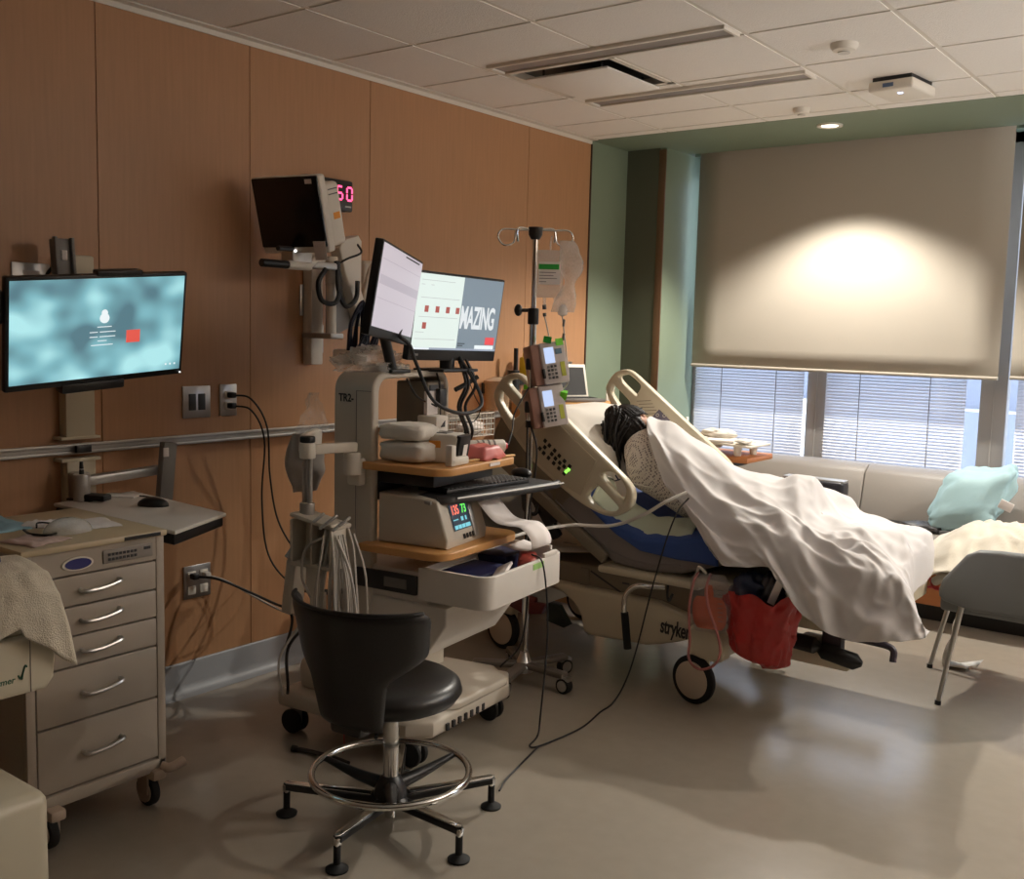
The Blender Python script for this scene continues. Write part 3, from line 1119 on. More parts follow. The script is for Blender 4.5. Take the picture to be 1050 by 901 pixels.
# towel over the near side of the warmer
def towel_pt(u, v):
    # u along y, v from bed side over the pane and down the outside
    y = 0.80 + (1.275 - 0.80) * u
    drop = 0.815 + 0.02 * math.sin(u * 9)
    if u > 0.82:
        drop = 0.815 - (u - 0.82) / 0.18 * 0.105
        y = y + (u - 0.82) / 0.18 * 0.06 * max(0, v - 0.45) * 1.6
    top = 1.015 - 0.055 * max(0, (u - 0.35)) / 0.65
    path = [(WX - 0.30, 0.91), (WX - 0.16, 0.97), (WX - 0.06, top), (WX - 0.012, top - 0.012), (WX + 0.02, top - 0.06), (WX + 0.028, 0.5 * (top + drop) - 0.02), (WX + 0.03, drop)]
    q = v * (len(path) - 1)
    k = min(int(q), len(path) - 2)
    f = q - k
    x = path[k][0] * (1 - f) + path[k + 1][0] * f
    z = path[k][1] * (1 - f) + path[k + 1][1] * f
    w = 0.012 * noise.noise(Vector((u * 5, v * 2.2, 2.0))) + 0.006 * noise.noise(Vector((u * 16, v * 5, 7.0)))
    return Vector((x + w * (1 if v > 0.4 else 0.3), y, z + w * 0.8))


tw = thing('towel', 'white terry towel with a navy stripe draped over the warmer side', 'towel', (WX, 1.05, 0.82))
g = G()
g.grid(towel_pt, 60, 46, thick=0.006)
g.build('cloth', m_terry, tw, ang=180)
g = G()
def stripe(u, v):
    b = towel_pt(0.72 + 0.15 * u, 0.46 - 0.26 * u + 0.04 * v)
    return b + Vector((0.003, 0, 0.006))
g.grid(stripe, 16, 3, thick=0.002)
g.build('stripe', mat('navy_stripe', s2l(34, 36, 110), 0.9), tw, ang=180)
# ================================================================== patient monitor on its wall arm
t = thing('swing_mount', 'white wall mounted arm holding up the black patient monitor', 'monitor arm', (0.02, 3.2, 1.5))
g = G()
g.lo((0.0, 3.17, 1.38), (0.06, 3.24, 1.90), bev=0.006)
g.build('wall_track', m_white, t)
g = G()
A = [(3.215, 1.935), (3.315, 1.965), (3.335, 1.94), (3.335, 1.72), (3.39, 1.60), (3.375, 1.555), (3.33, 1.56), (3.23, 1.80), (3.20, 1.90)]
g.plate([A], 0.07, Matrix(((0, 0, 1, 0.14), (1, 0, 0, 0), (0, 1, 0, 0), (0, 0, 0, 1))), bev=0.008)
g.build('arm_cover', m_white, t)
g = G()
g.plate([[(3.19, 1.80), (3.235, 1.80), (3.33, 1.56), (3.19, 1.50)]], 0.03, Matrix(((0, 0, 1, 0.13), (1, 0, 0, 0), (0, 1, 0, 0), (0, 0, 0, 1))), bev=0.003)
g.build('gusset', m_grey, t)
g = G()
g.cyl((0.2, 3.16, 1.50), (0.2, 3.16, 1.76), 0.022, bev=0.004)
g.cyl((0.2, 3.16, 1.74), (0.2, 3.16, 1.86), 0.027, bev=0.004)
g.build('post', m_white, t)
g = G()
g.lo((0.05, 3.12, 1.50), (0.24, 3.20, 1.525), bev=0.006)
g.build('lower_bracket', m_alu, t)
g = G()
g.lo((0.18, 2.98, 1.80), (0.25, 3.16, 1.83), bev=0.008)
g.lo((0.19, 2.88, 1.79), (0.27, 2.99, 1.88), bev=0.012)
g.build('bracket', m_alu, t)

F = screen_frame((0.283, 2.845, 2.013), -78.4, -15.6, 0.0)
t = thing('patient_monitor', 'dark patient monitor high on the wood wall, with a white housing', 'monitor', (0.3, 2.87, 1.86))
g = G()
g.lo((-0.165, -0.142, -0.012), (0.165, 0.142, 0.0), bev=0.008)
g.build('screen_glass', mat('black_screen_glass', s2l(14, 14, 16), 0.2), t, F=F)
g = G()
g.lo((-0.168, -0.168, -0.055), (0.170, 0.145, -0.006), bev=0.012, seg=3)
g.lo((-0.155, -0.155, -0.155), (0.160, 0.105, -0.05), bev=0.02, seg=3)
hs = g.build('housing', m_white, t, F=F)
g = G()
for k in range(2):
    g.lo((0.158, 0.055 + 0.02 * k, -0.135), (0.1615, 0.059 + 0.02 * k, -0.07))
g.build('vent_slots', m_dgrey, hs, F=F)
g = G()
g.lo((0.159, -0.045, -0.13), (0.1612, -0.018, -0.085))
st = g.build('orange_sticker', mat('orange_sticker', s2l(228, 150, 50), 0.5), hs, F=F)
g = G()
g.lo((0.105, 0.112, 0.0), (0.138, 0.130, 0.001))
g.build('white_sticker', m_paper, t, F=F)
g = G()
g.lo((0.10, -0.195, 0.0), (0.16, -0.118, 0.0025), bev=0.001)
lb = g.build('hanging_label', m_paper, t, F=F)
g = G()
g.sph(tuple(F @ Vector((0.0, -0.157, -0.004))), 0.006, 10, 8)
g.build('power_light', glow('white_led', (1, 1, 1), 2), t)
g = G()
a = Vector((0.26, 2.84, 1.805))
g.tube([a + Vector((0.0, -0.115, 0)), a + Vector((0.0, 0.03, 0))], 0.0165, n=12, raw=True)
g.build('grip', m_black, t)
g = G()
g.tube([a + Vector((0.0, 0.02, 0)), a + Vector((0.0, 0.14, 0))], 0.019, n=12, raw=True)
g.tube([a + Vector((0.0, 0.13, 0)), a + Vector((-0.03, 0.2, 0.03)), a + Vector((-0.05, 0.26, 0.04))], 0.016, n=10)
g.build('handle_bar', m_white, t)
g = G()
g.tube([(0.27, 2.80, 1.868), (0.26, 2.90, 1.87), (0.25, 2.96, 1.86)], 0.011, n=10)
g.build('sensor_clip', m_dgrey, t)

g = G()
t = thing('cable_loop', 'black cables looped below the patient monitor', 'cable', (0.24, 3.1, 1.66))
g.tube([(0.25, 3.08, 1.80), (0.26, 3.03, 1.74), (0.25, 3.06, 1.665), (0.25, 3.14, 1.66), (0.25, 3.165, 1.74), (0.24, 3.15, 1.84)], 0.011, n=8)
g.tube([(0.24, 3.16, 1.84), (0.25, 3.155, 1.72), (0.25, 3.20, 1.645), (0.24, 3.27, 1.68), (0.24, 3.28, 1.76)], 0.011, n=8)
g.tube([(0.2, 3.31, 1.93), (0.25, 3.29, 1.885), (0.25, 3.2, 1.85), (0.22, 3.12, 1.80)], 0.005, n=8)
g.build('cable', m_cableb, t)

# red digit clock
t = thing('digit_display', 'black wall display with glowing red digits 50 behind the patient monitor', 'display', (0.0, 3.30, 2.09))
g = G()
g.lo((0.0, 3.14, 2.085), (0.055, 3.425, 2.225), bev=0.008)
g.build('housing', m_black, t)
g = G()
def seg7(g, F, x, y, w, h, on, th):
    S = {'a': ((-w / 2, h / 2), (w / 2, h / 2)), 'b': ((w / 2, h / 2), (w / 2, 0)), 'c': ((w / 2, 0), (w / 2, -h / 2)), 'd': ((-w / 2, -h / 2), (w / 2, -h / 2)), 'e': ((-w / 2, 0), (-w / 2, -h / 2)), 'f': ((-w / 2, h / 2), (-w / 2, 0)), 'g': ((-w / 2, 0), (w / 2, 0))}
    for k in on:
        (ax, ay), (bx, by) = S[k]
        g.lo((x + min(ax, bx) - th / 2 * (ay != by) + th * 0.35 * (ay == by), y + min(ay, by) - th / 2 * (ay == by) + th * 0.35 * (ay != by), 0),
             (x + max(ax, bx) + th / 2 * (ay != by) - th * 0.35 * (ay == by), y + max(ay, by) + th / 2 * (ay == by) - th * 0.35 * (ay != by), 0.001), mat=F)
Fd = basis((0.0555, 3.372, 2.165), (1, 0, 0))
for k, (dx, on) in enumerate(((-0.03, 'afgcd'), (0.03, 'abcdef'))):
    if k:
        g = G()
    seg7(g, Fd, dx, 0, 0.032, 0.058, on, 0.009)
    g.build('digit', glow('red_led_digit', (1.0, 0.08, 0.22), 2.6), t)
g = G()
g.lo((0.055, 3.375, 2.103), (0.0565, 3.412, 2.110))
g.build('maker_plate', m_alu, t)

# white handset holder on the wall behind the screens
t = thing('handset_holder', 'white wall holder with coiled handset beside the tilted cart screen', 'holder', (0.0, 3.55, 1.6))
g = G()
g.lo((0.0, 3.50, 1.64), (0.06, 3.60, 1.87), bev=0.02, seg=3)
g.build('holder_body', m_white, t)
g = G()
g.tube([(0.07, 3.49, 1.72), (0.11, 3.485, 1.82), (0.11, 3.53, 1.865), (0.09, 3.57, 1.83), (0.08, 3.58, 1.72)], 0.012, n=10)
g.build('handset_hook', m_white, t)
g = G()
g.lo((0.0, 3.46, 1.585), (0.1, 3.56, 1.63), bev=0.012)
g.build('ledge', m_alu, t)

# ================================================================== the two-screen monitoring cart
CT = thing('monitoring_cart', 'tall white monitoring cart with oak shelves, an open drawer and two screens on top', 'medical cart', (0.915, 2.86, 0), R(7))
FC = M[CT.name]
g = G()
# arch column: outline in local y/z, extruded along x
def rr_arch(y0, y1, z0, z1, r, n=8):
    o = [(y0, z0)]
    for k in range(n + 1):
        a = PI - k * PI / 2 / n
        o.append((y0 + r + r * math.cos(a), z1 - r + r * math.sin(a)))
    for k in range(n + 1):
        a = PI / 2 - k * PI / 2 / n
        o.append((y1 - r + r * math.cos(a), z1 - r + r * math.sin(a)))
    o.append((y1, z0))
    return o
outer = rr_arch(-0.245, 0.245, 0.18, 1.395, 0.07)
inner = rr_arch(-0.205, 0.222, 0.60, 1.372, 0.05)
MX = Matrix(((0, 0, 1, -0.125), (1, 0, 0, 0), (0, 1, 0, 0), (0, 0, 0, 1)))
g.plate([outer, inner], 0.18, MX, bev=0.010)
col = g.build('arch_column', m_cart, CT, F=FC)
g = G()
g.lo((-0.02, -0.2465, 0.62), (-0.018, -0.2440, 1.33))
g.lo((-0.02, -0.2465, 1.328), (0.048, -0.2440, 1.33))
g.build('panel_seam', m_grey, col, F=FC)
g = G()
Fl = FC @ basis((-0.066, -0.2462, 1.300), (0, -1, 0))
g.text('TR2-', 0.040, Fl, depth=0.001, bold=0.001, sx=0.85)
g.build('marker_lettering', m_black, col)
# base
g = G()
g.plate([[(-0.335, -0.31), (0.27, -0.315), (0.345, -0.25), (0.36, 0.25), (0.29, 0.37), (-0.335, 0.31)]], 0.07, Matrix.Translation((0, 0, 0.105)), bev=0.02)
g.lo((-0.30, -0.26, 0.16), (-0.02, 0.26, 0.30), bev=0.05, seg=3)
g.plate([[(0.02, -0.22), (0.26, -0.235), (0.36, -0.1), (0.37, 0.22), (0.25, 0.32), (0.02, 0.30)]], 0.035, Matrix.Translation((0, 0, 0.17)), bev=0.012)
bs = g.build('base', m_cart, CT, F=FC)
g = G()
for k in range(9):
    g.lo((-0.12 + k * 0.043, -0.3165, 0.120), (-0.10 + k * 0.043, -0.312, 0.145))
for k in range(7):
    g.lo((0.349, -0.18 + k * 0.04, 0.118), (0.358, -0.165 + k * 0.04, 0.143))
g.build('vent_slots', m_dgrey, bs, F=FC)
for x, y in ((0.28, 0.265), (0.28, -0.265), (-0.28, -0.265), (-0.28, 0.265)):
    g = G()
    g.cyl((x, y, 0.085), (x, y, 0.12), 0.018)
    g.lo((x - 0.028, y - 0.008, 0.035), (x + 0.02, y + 0.008, 0.10), bev=0.004)
    c = g.build('caster', m_grey, CT, F=FC)
    for s_ in (-1, 1):
        g = G()
        g.cyl((x - 0.01, y + s_ * 0.010, 0.047), (x - 0.01, y + s_ * 0.030, 0.047), 0.047, n=26, bev=0.008)
        g.build('wheel', m_rubber, c, F=FC)
def rounded(x0, x1, y0, y1, r, n=8):
    o = [(x0, y0)]
    for k in range(n + 1):
        a = -PI / 2 + PI / 2 * k / n
        o.append((x1 - r + r * math.cos(a), y0 + r + r * math.sin(a)))
    for k in range(n + 1):
        a = PI / 2 * k / n
        o.append((x1 - r + r * math.cos(a), y1 - r + r * math.sin(a)))
    return o + [(x0, y1)]
# shelves
def shelf(name, z, x1, y0, y1, th=0.028):
    g = G()
    o = rounded(0.03, x1, y0 - 0.03, y1 + 0.01, 0.08)
    g.plate([o], th, Matrix.Translation((0, 0, z - th)), bev=0.005)
    return g.build(name, m_oak, CT, F=FC)
sh1 = shelf('shelf', 1.078, 0.385, -0.24, 0.25)
g = G()
g.lo((0.388, 0.02, 1.062), (0.3915, 0.09, 1.073))
g.build('asset_label', m_paper, sh1, F=FC)
sh2 = shelf('shelf', 0.785, 0.40, -0.26, 0.25)
g = G()
g.lo((-0.11, -0.20, 0.93), (0.05, 0.2, 1.03), bev=0.006)
g.lo((0.05, -0.21, 1.0), (0.30, 0.19, 1.044), bev=0.006)
g.build('keyboard_slide_housing', m_black, CT, F=FC)
# lower cabinet and slide-out drawer
g = G()
g.plate([[(-0.08, 0.40), (0.30, 0.40), (0.385, 0.52), (0.385, 0.585), (-0.08, 0.585)]], 0.48, FC @ Matrix(((1, 0, 0, 0), (0, 0, 1, -0.24), (0, 1, 0, 0), (0, 0, 0, 1))), bev=0.008)
lc = g.build('lower_cabinet', m_cartw, CT)
g = G()
g.box((0.362, 0.13, 0.545 - 0.03), (0.012, 0.13, 0.018), rot=(0, R(35), 0), bev=0.003)
g.build('handle_slot', m_black, lc, F=FC)
g = G()
g.lo((-0.09, -0.235, 0.585), (0.30, 0.225, 0.70), bev=0.01)
g.build('drawer_housing', m_cartw, CT, F=FC)
g = G()
g.lo((-0.02, -0.252, 0.615), (0.26, -0.236, 0.685), bev=0.004)
tm = g.build('receiver_module', m_dgrey, CT, F=FC)
g = G()
g.lo((0.12, -0.2545, 0.632), (0.22, -0.2515, 0.668), bev=0.002)
g.build('receiver_label', m_grey, tm, F=FC)
# open drawer
dr_o = rounded(0.27, 0.56, -0.25, 0.31, 0.055)
dr_i = rounded(0.285, 0.545, -0.235, 0.295, 0.042)
g = G()
g.plate([dr_o, dr_i], 0.112, Matrix.Translation((0, 0, 0.608)), bev=0.003)
g.plate([dr_o], 0.012, Matrix.Translation((0, 0, 0.602)), bev=0.003)
# the front lip is higher at both sides of a shallow notch
g.lo((0.546, 0.15, 0.716), (0.5595, 0.25, 0.736), bev=0.003)
g.lo((0.30, 0.296, 0.716), (0.505, 0.3095, 0.736), bev=0.003)
drw = g.build('drawer', m_cartw, CT, F=FC)
g = G()
g.lo((0.5590, 0.06, 0.690), (0.5615, 0.14, 0.712))
g.build('green_sticker', mat('pale_green_sticker', s2l(170, 214, 130), 0.5), drw, F=FC)

# ---- keyboard tray pulled out between the shelves
t = thing('keyboard_tray', 'black keyboard tray pulled out below the upper oak shelf', 'keyboard tray', tuple(FC @ Vector((0.25, 0.14, 0.94))), R(-5))
FK = M[t.name]
g = G()
g.lo((-0.115, -0.32, -0.005), (0.135, 0.345, 0.022), bev=0.01)
g.tube([(0.12, -0.31, 0.012), (0.15, -0.25, 0.014), (0.155, 0.0, 0.014), (0.15, 0.28, 0.014), (0.13, 0.34, 0.014)], 0.016, n=10)
g.build('tray', m_dgrey, t, F=FK)
g = G()
g.tube([(0.168, -0.26, 0.022), (0.170, 0.0, 0.022), (0.168, 0.33, 0.022)], 0.004, n=6)
g.build('trim_strip', m_alu, t, F=FK)
g = G()
g.lo((-0.30, -0.32, 0.0), (-0.10, -0.08, 0.012), bev=0.004)
g.lo((0.02, -0.345, 0.0), (0.12, -0.30, 0.014), bev=0.004)
g.build('slide_plate', m_alu, t, F=FK)
kb = thing('keyboard', 'black computer keyboard on the pulled-out cart tray', 'keyboard', tuple(FK @ Vector((0.02, 0.03, 0.024))), R(-5))
g = G()
g.lo((-0.07, -0.23, 0.0225), (0.085, 0.22, 0.038), bev=0.004)
g.build('case', m_black, kb, F=FK)
g = G()
for r_ in range(6):
    x = -0.058 + r_ * 0.0232
    for k in range(21):
        if r_ == 5 and 5 <= k <= 9:
            continue
        y = -0.222 + k * 0.0209
        g.lo((x, y, 0.037), (x + 0.0195, y + 0.0175, 0.043), bev=0.0015, seg=1)
g.lo((0.058, -0.118, 0.037), (0.0775, -0.015, 0.043), bev=0.0015, seg=1)
ks = g.build('keycaps', m_dgrey, kb, F=FK)
ks['kind'] = 'stuff'
g = G()
g.sph((0, 0, 0), (0.05, 0.032, 0.022), 18, 12)
ms = g.build('computer_mouse', m_black, F=FK @ Matrix.Translation((-0.02, 0.29, 0.044)), base=tuple(FK @ Vector((-0.02, 0.29, 0.0225))))
tag(ms, 'black mouse at the far end of the cart keyboard', 'mouse')

# ---- screens on top
def desk_screen(C, yaw, tilt, roll, w, h, chin, label, m_panel, stand_to=None, zbase=None):
    F = screen_frame(C, yaw, tilt, roll)
    t = thing('computer_screen', label, 'monitor', tuple(C))
    g = G()
    g.lo((-w / 2, -h / 2, -0.03), (w / 2, h / 2, 0.0), bev=0.005)
    g.lo((-0.18, -0.11, -0.055), (0.18, 0.11, -0.028), bev=0.012)
    g.build('housing', m_black, t, F=F)
    g = G()
    g.lo((-w / 2 + 0.009, -h / 2 + chin, 0.0), (w / 2 - 0.009, h / 2 - 0.009, 0.001))
    s = g.build('panel', m_panel, t, F=F)
    return t, s, F


m_pale = glow('screen_pale_mint', s2l(226, 238, 230), 1.0)
tR, sR, FR = desk_screen((1.005, 3.082, 1.60), 1.7, -7.5, -1.1, 0.54, 0.335, 0.042, 'right cart screen showing a page and the word MAZING', m_pale)
h2 = 0.335 / 2
g = G()
g.lo((0.005, -h2 + 0.042, 0.0011), (0.261, h2 - 0.009, 0.0018))
pg = g.build('slate_page', glow('screen_slate', s2l(122, 136, 146), 1.0), sR, F=FR)
g = G()
g.text('MAZING', 0.122, FR @ Matrix.Translation((0.118, 0.0, 0.0022)), depth=0.0008, space=0.93, bold=0.003, sx=0.50)
g.build('headline', glow('screen_offwhite', s2l(226, 230, 232), 1.0), sR)
g = G()
g.lo((0.185, -0.10, 0.0022), (0.245, -0.07, 0.0028))
g.build('red_button', glow('screen_red_bright', s2l(236, 70, 74), 1.0), sR, F=FR)
g = G()
g.lo((0.12, -0.12, 0.0022), (0.245, -0.103, 0.0028))
g.build('white_strip', m_sw, sR, F=FR)
g = G()
g.lo((-0.261, -h2 + 0.042, 0.0022), (0.261, -h2 + 0.05, 0.0028))
g.build('taskbar', glow('screen_taskbar', s2l(150, 160, 176), 1.0), sR, F=FR)
g = G()
g.lo((-0.258, -h2 + 0.0425, 0.003), (-0.16, -h2 + 0.0495, 0.0034))
g.build('search_box', m_sw, sR, F=FR)
m_ik = glow('screen_brick_red', s2l(170, 78, 66), 1.0)
m_tl = glow('screen_pale_grey', s2l(188, 194, 190), 1.0)
for x, y in ((-0.20, 0.028), (-0.137, 0.028), (-0.075, 0.028), (-0.015, 0.028), (-0.203, -0.035)):
    g = G()
    g.lo((x - 0.011, y - 0.012, 0.0012), (x + 0.011, y + 0.012, 0.0018), mat=None)
    ic = g.build('app_icon', m_ik, sR, F=FR)
for i, (x0, x1, y) in enumerate(((-0.245, -0.225, 0.118), (-0.19, -0.172, 0.118), (-0.245, -0.05, 0.135), (-0.24, -0.01, 0.07), (-0.24, -0.01, -0.002), (-0.25, -0.01, -0.085), (-0.25, -0.2, -0.06))):
    g = G()
    g.lo((x0, y - 0.001, 0.0012), (x1, y + 0.001, 0.0016))
    g.build('text_line', m_tl, sR, F=FR)
for i, y in enumerate((-0.098, -0.106)):
    g = G()
    g.lo((0.01, y - 0.0016, 0.0022), (0.055 - 0.012 * i, y + 0.0016, 0.0026))
    g.build('caption_line', m_black, sR, F=FR)
g = G()
g.cyl((0.955, 3.075, 1.39), (0.955, 3.075, 1.55), 0.03)
g.lo((0.87, 2.97, 1.392), (1.03, 3.18, 1.404), bev=0.004)
g.build('stand', m_black, tR)
g = G()
g.lo((-0.20, -h2 - 0.004, 0.0), (-0.16, -h2 + 0.006, 0.004)) if False else g.lo((-0.255, -h2 + 0.018, 0.0), (-0.215, -h2 + 0.026, 0.001))
g.build('maker_plate', m_grey, tR, F=FR)

tM, sM, FM = desk_screen((1.175, 2.562, 1.666), 27.3, -7.4, -4.7, 0.50, 0.306, 0.03, 'tilted cart screen with a pale lilac page, turned away to the side', glow('screen_lilac', s2l(196, 186, 194), 1.0))
for y, hh, c in ((0.03, 0.03, s2l(178, 168, 178)), (-0.03, 0.002, s2l(172, 160, 172)), (0.095, 0.002, s2l(172, 160, 172))):
    g = G()
    g.lo((-0.23, y - hh / 2, 0.0012), (0.235, y + hh / 2, 0.0016))
    g.build('page_band', glow('screen_band_%d' % int(hh * 1000 + y * 100), c, 1.0), sM, F=FM)
g = G()
g.lo((0.02, 0.133, 0.0012), (0.20, 0.138, 0.0016))
g.build('title_line', m_dgrey, sM, F=FM)
g = G()
g.tube([(1.11, 2.54, 1.64), (1.05, 2.60, 1.60), (0.98, 2.70, 1.52), (0.96, 2.76, 1.405)], 0.02, n=10)
g.lo((0.9, 2.72, 1.392), (1.0, 2.82, 1.406), bev=0.004)
g.build('stand_arm', m_black, tM)

# ---- fetal monitor on the lower shelf
FM2 = FC @ Matrix.Translation((0.20, -0.05, 0.7865)) @ Matrix.Rotation(R(4), 4, 'Z')
t = thing('fetal_monitor', 'white box monitor showing 135 and 73 on the lower cart shelf', 'medical monitor', tuple(FM2.translation), R(11))
g = G()
side = [(-0.14, 0.0), (0.145, 0.0), (0.15, 0.03), (0.105, 0.165), (0.09, 0.172), (-0.14, 0.18)]
g.plate([side], 0.30, FM2 @ Matrix(((1, 0, 0, 0), (0, 0, -1, 0.13), (0, 1, 0, 0), (0, 0, 0, 1))), bev=0.010)
g.build('housing', m_cart, t)
Ff = FM2 @ basis((0.1285, -0.045, 0.103), (0.14, 0, 0.045))
g = G()
g.lo((-0.062, -0.05, 0.0), (0.062, 0.058, 0.002))
scr = g.build('screen', glow('screen_dark_blue', s2l(30, 44, 58), 1.0), t, F=Ff)
g = G()
g.text('135', 0.046, Ff @ Matrix.Translation((-0.029, 0.022, 0.0025)), depth=0.0008, bold=0.001, sx=0.8)
g.build('red_reading', glow('screen_salmon', s2l(250, 120, 96), 1.3), scr)
g = G()
g.text('73', 0.046, Ff @ Matrix.Translation((0.033, 0.022, 0.0025)), depth=0.0008, bold=0.001, sx=0.8)
g.build('green_reading', glow('screen_green', s2l(110, 240, 96), 1.2), scr)
m_cy = glow('screen_cyan', s2l(126, 208, 220), 1.0)
for x0, x1, y0, y1 in ((-0.06, 0.06, 0.05, 0.056), (-0.055, -0.02, -0.014, -0.010), (0.0, 0.016, -0.02, -0.005), (0.03, 0.04, -0.02, -0.005), (-0.056, -0.034, -0.046, -0.032), (-0.030, -0.008, -0.046, -0.032), (-0.004, 0.018, -0.046, -0.032), (0.022, 0.056, -0.046, -0.032)):
    g = G()
    g.lo((x0, y0, 0.002), (x1, y1, 0.003))
    g.build('touch_key', m_cy, scr, F=Ff)
for k in range(4):
    g = G()
    g.lo((-0.01 + k * 0.022, -0.085, 0.0), (0.002 + k * 0.022, -0.068, 0.002))
    g.build('socket', m_black, t, F=Ff)
g = G()
g.lo((0.068, -0.09, 0.0), (0.10, 0.075, 0.003), bev=0.002)
g.build('paper_door', m_alu, t, F=Ff)

# strip chart paper curling out of it into the drawer
def paper_pt(u, v):
    path = [(0.335, 0.93), (0.40, 0.86), (0.45, 0.845), (0.50, 0.84), (0.535, 0.80), (0.53, 0.755), (0.46, 0.745), (0.40, 0.75)]
    q = v * (len(path) - 1)
    pts = catmull([(a, 0, b) for a, b in path], 8)
    i = v * (len(pts) - 1)
    k = min(int(i), len(pts) - 2)
    p = pts[k].lerp(pts[k + 1], i - k)
    y = 0.02 + 0.15 * u + 0.10 * v
    return FC @ Vector((p.x, y, p.z))
g = G()
g.grid(paper_pt, 4, 50, thick=0.001)
tag(g.build('chart_paper', m_paper, base=tuple(FC @ Vector((0.46, 0.15, 0.745))), ang=180), 'strip of pink chart paper curling from the white box monitor into the drawer', 'paper')

# drawer contents
g = G()
g.lo((0.30, -0.20, 0.618), (0.47, 0.06, 0.70), bev=0.01)
tag(g.build('navy_pouch', m_navy, F=FC, base=tuple(FC @ Vector((0.38, -0.07, 0.616)))), 'navy pouch lying in the left of the open drawer', 'pouch')
g = G()
g.lo((0.29, 0.10, 0.618), (0.42, 0.27, 0.715), bev=0.012)
tag(g.build('navy_case', m_navy, F=FC, base=tuple(FC @ Vector((0.35, 0.18, 0.616)))), 'navy case under the chart paper in the open drawer', 'case')
g = G()
g.box((0.50, -0.06, 0.705), (0.06, 0.12, 0.012), rot=(0.1, -0.5, 0.3), bev=0.003)
tag(g.build('folded_note', m_paper, F=FC, base=tuple(FC @ Vector((0.49, -0.06, 0.69)))), 'folded white paper sticking up at the drawer front', 'paper')
g = G()
g.box((0.49, 0.14, 0.70), (0.07, 0.12, 0.05), rot=(0.1, 0.1, 0.5), bev=0.012)
tag(g.build('red_packet', mat('dull_red_packet', s2l(170, 78, 66), 0.5), F=FC, base=tuple(FC @ Vector((0.48, 0.14, 0.68)))), 'dull red packet in the open drawer', 'packet')

# ---- things on the upper shelf (local x forward, y across)
ZS = 1.0795
def on_shelf(p):
    return tuple(FC @ Vector(p))
t = thing('label_printer', 'small white label printer with a black front on the upper oak shelf', 'printer', on_shelf((0.27, -0.07, ZS)), R(14))
Fp = FC @ Matrix.Translation((0.25, -0.085, ZS)) @ Matrix.Rotation(R(10), 4, 'Z')
g = G()
g.plate([[(-0.10, 0.0), (0.07, 0.0), (0.085, 0.095), (0.06, 0.105), (-0.10, 0.105)]], 0.10, Fp @ Matrix(((1, 0, 0, 0), (0, 0, -1, 0.05), (0, 1, 0, 0), (0, 0, 0, 1))), bev=0.008)
g.build('housing', m_white, t)
g = G()
g.plate([[(0.055, -0.0), (0.078, 0.0), (0.094, 0.098), (0.078, 0.103)]], 0.098, Fp @ Matrix(((1, 0, 0, 0.0), (0, 0, -1, 0.049), (0, 1, 0, 0), (0, 0, 0, 1))), bev=0.003)
g.build('front_face', m_black, t)
Fq = Fp @ basis((0.0885, 0.0, 0.045), (0.098, 0, -0.016))
g = G()
g.lo((-0.018, -0.022, 0), (0.018, 0.022, 0.0015))
g.build('front_label', m_paper, t, F=Fq)
g = G()
g.lo((-0.03, -0.0515, 0.055), (0.015, -0.0498, 0.08))
g.build('orange_tag', mat('orange_sticker', s2l(228, 150, 50), 0.5), t, F=Fp)
g = G()
g.lo((-0.06, -0.03, 0.104), (0.03, 0.03, 0.109), bev=0.002)
g.build('label_feed', m_grey, t, F=Fp)

g = G()
g.grid(lambda u, v: FC @ Vector((0.30 + 0.15 * (v - 0.5) * (1 - 0.2 * abs(u - .5)), 0.10 + 0.16 * (u - 0.5), ZS + 0.002 + 0.045 * min(1, 6 * min(u, 1 - u, v, 1 - v)) - 0.0 + 0.008 * noise.noise(Vector((u * 4, v * 4, 1))))), 22, 18, thick=0.003)
tag(g.build('basin', m_pink, base=on_shelf((0.30, 0.10, ZS)), ang=180), 'pink kidney basin on the upper oak shelf', 'basin')
t = thing('sample_bottle', 'white bottle with a red cap lying on the upper oak shelf', 'bottle', on_shelf((0.27, 0.24, ZS)))
g = G()
a, b = FC @ Vector((0.20, 0.15, ZS + 0.028)), FC @ Vector((0.29, 0.285, ZS + 0.028))
g.cyl(a, b, 0.026, bev=0.006)
g.build('bottle_body', m_white, t)
g = G()
d = (b - a).normalized()
for k in range(4):
    p = a.lerp(b, 0.25 + 0.14 * k)
    g.cyl(p, p + d * 0.008, 0.0265)
g.build('printed_band', m_grey, t)
g = G()
g.cyl(b, b + d * 0.012, 0.017, 0.012)
g.build('cap', mat('red_cap', s2l(206, 40, 40), 0.4), t)
t = thing('wooden_spatula', 'thin wooden stick along the front of the upper oak shelf', 'stick', on_shelf((0.37, 0.05, ZS)))
g = G()
g.box(on_shelf((0.345, 0.08, ZS + 0.004)), (0.018, 0.30, 0.006), rot=(0, 0, R(-2)), bev=0.002)
g.build('stick', mat('pale_birch', s2l(226, 190, 132), 0.5), t)
g = G()
g.lo((0.335, -0.195, ZS), (0.365, -0.165, ZS + 0.075), bev=0.006)
g.lo((0.335, -0.195, ZS), (0.365, -0.08, ZS + 0.03), bev=0.008)
t = thing('corner_holder', 'white elbow-shaped holder at the front corner of the upper oak shelf', 'holder', on_shelf((0.35, -0.15, ZS)))
g.build('elbow', m_white, t, F=FC)
g = G()
g.cyl(on_shelf((0.35, -0.082, ZS + 0.014)), on_shelf((0.35, -0.077, ZS + 0.014)), 0.009)
g.build('opening', m_black, t)

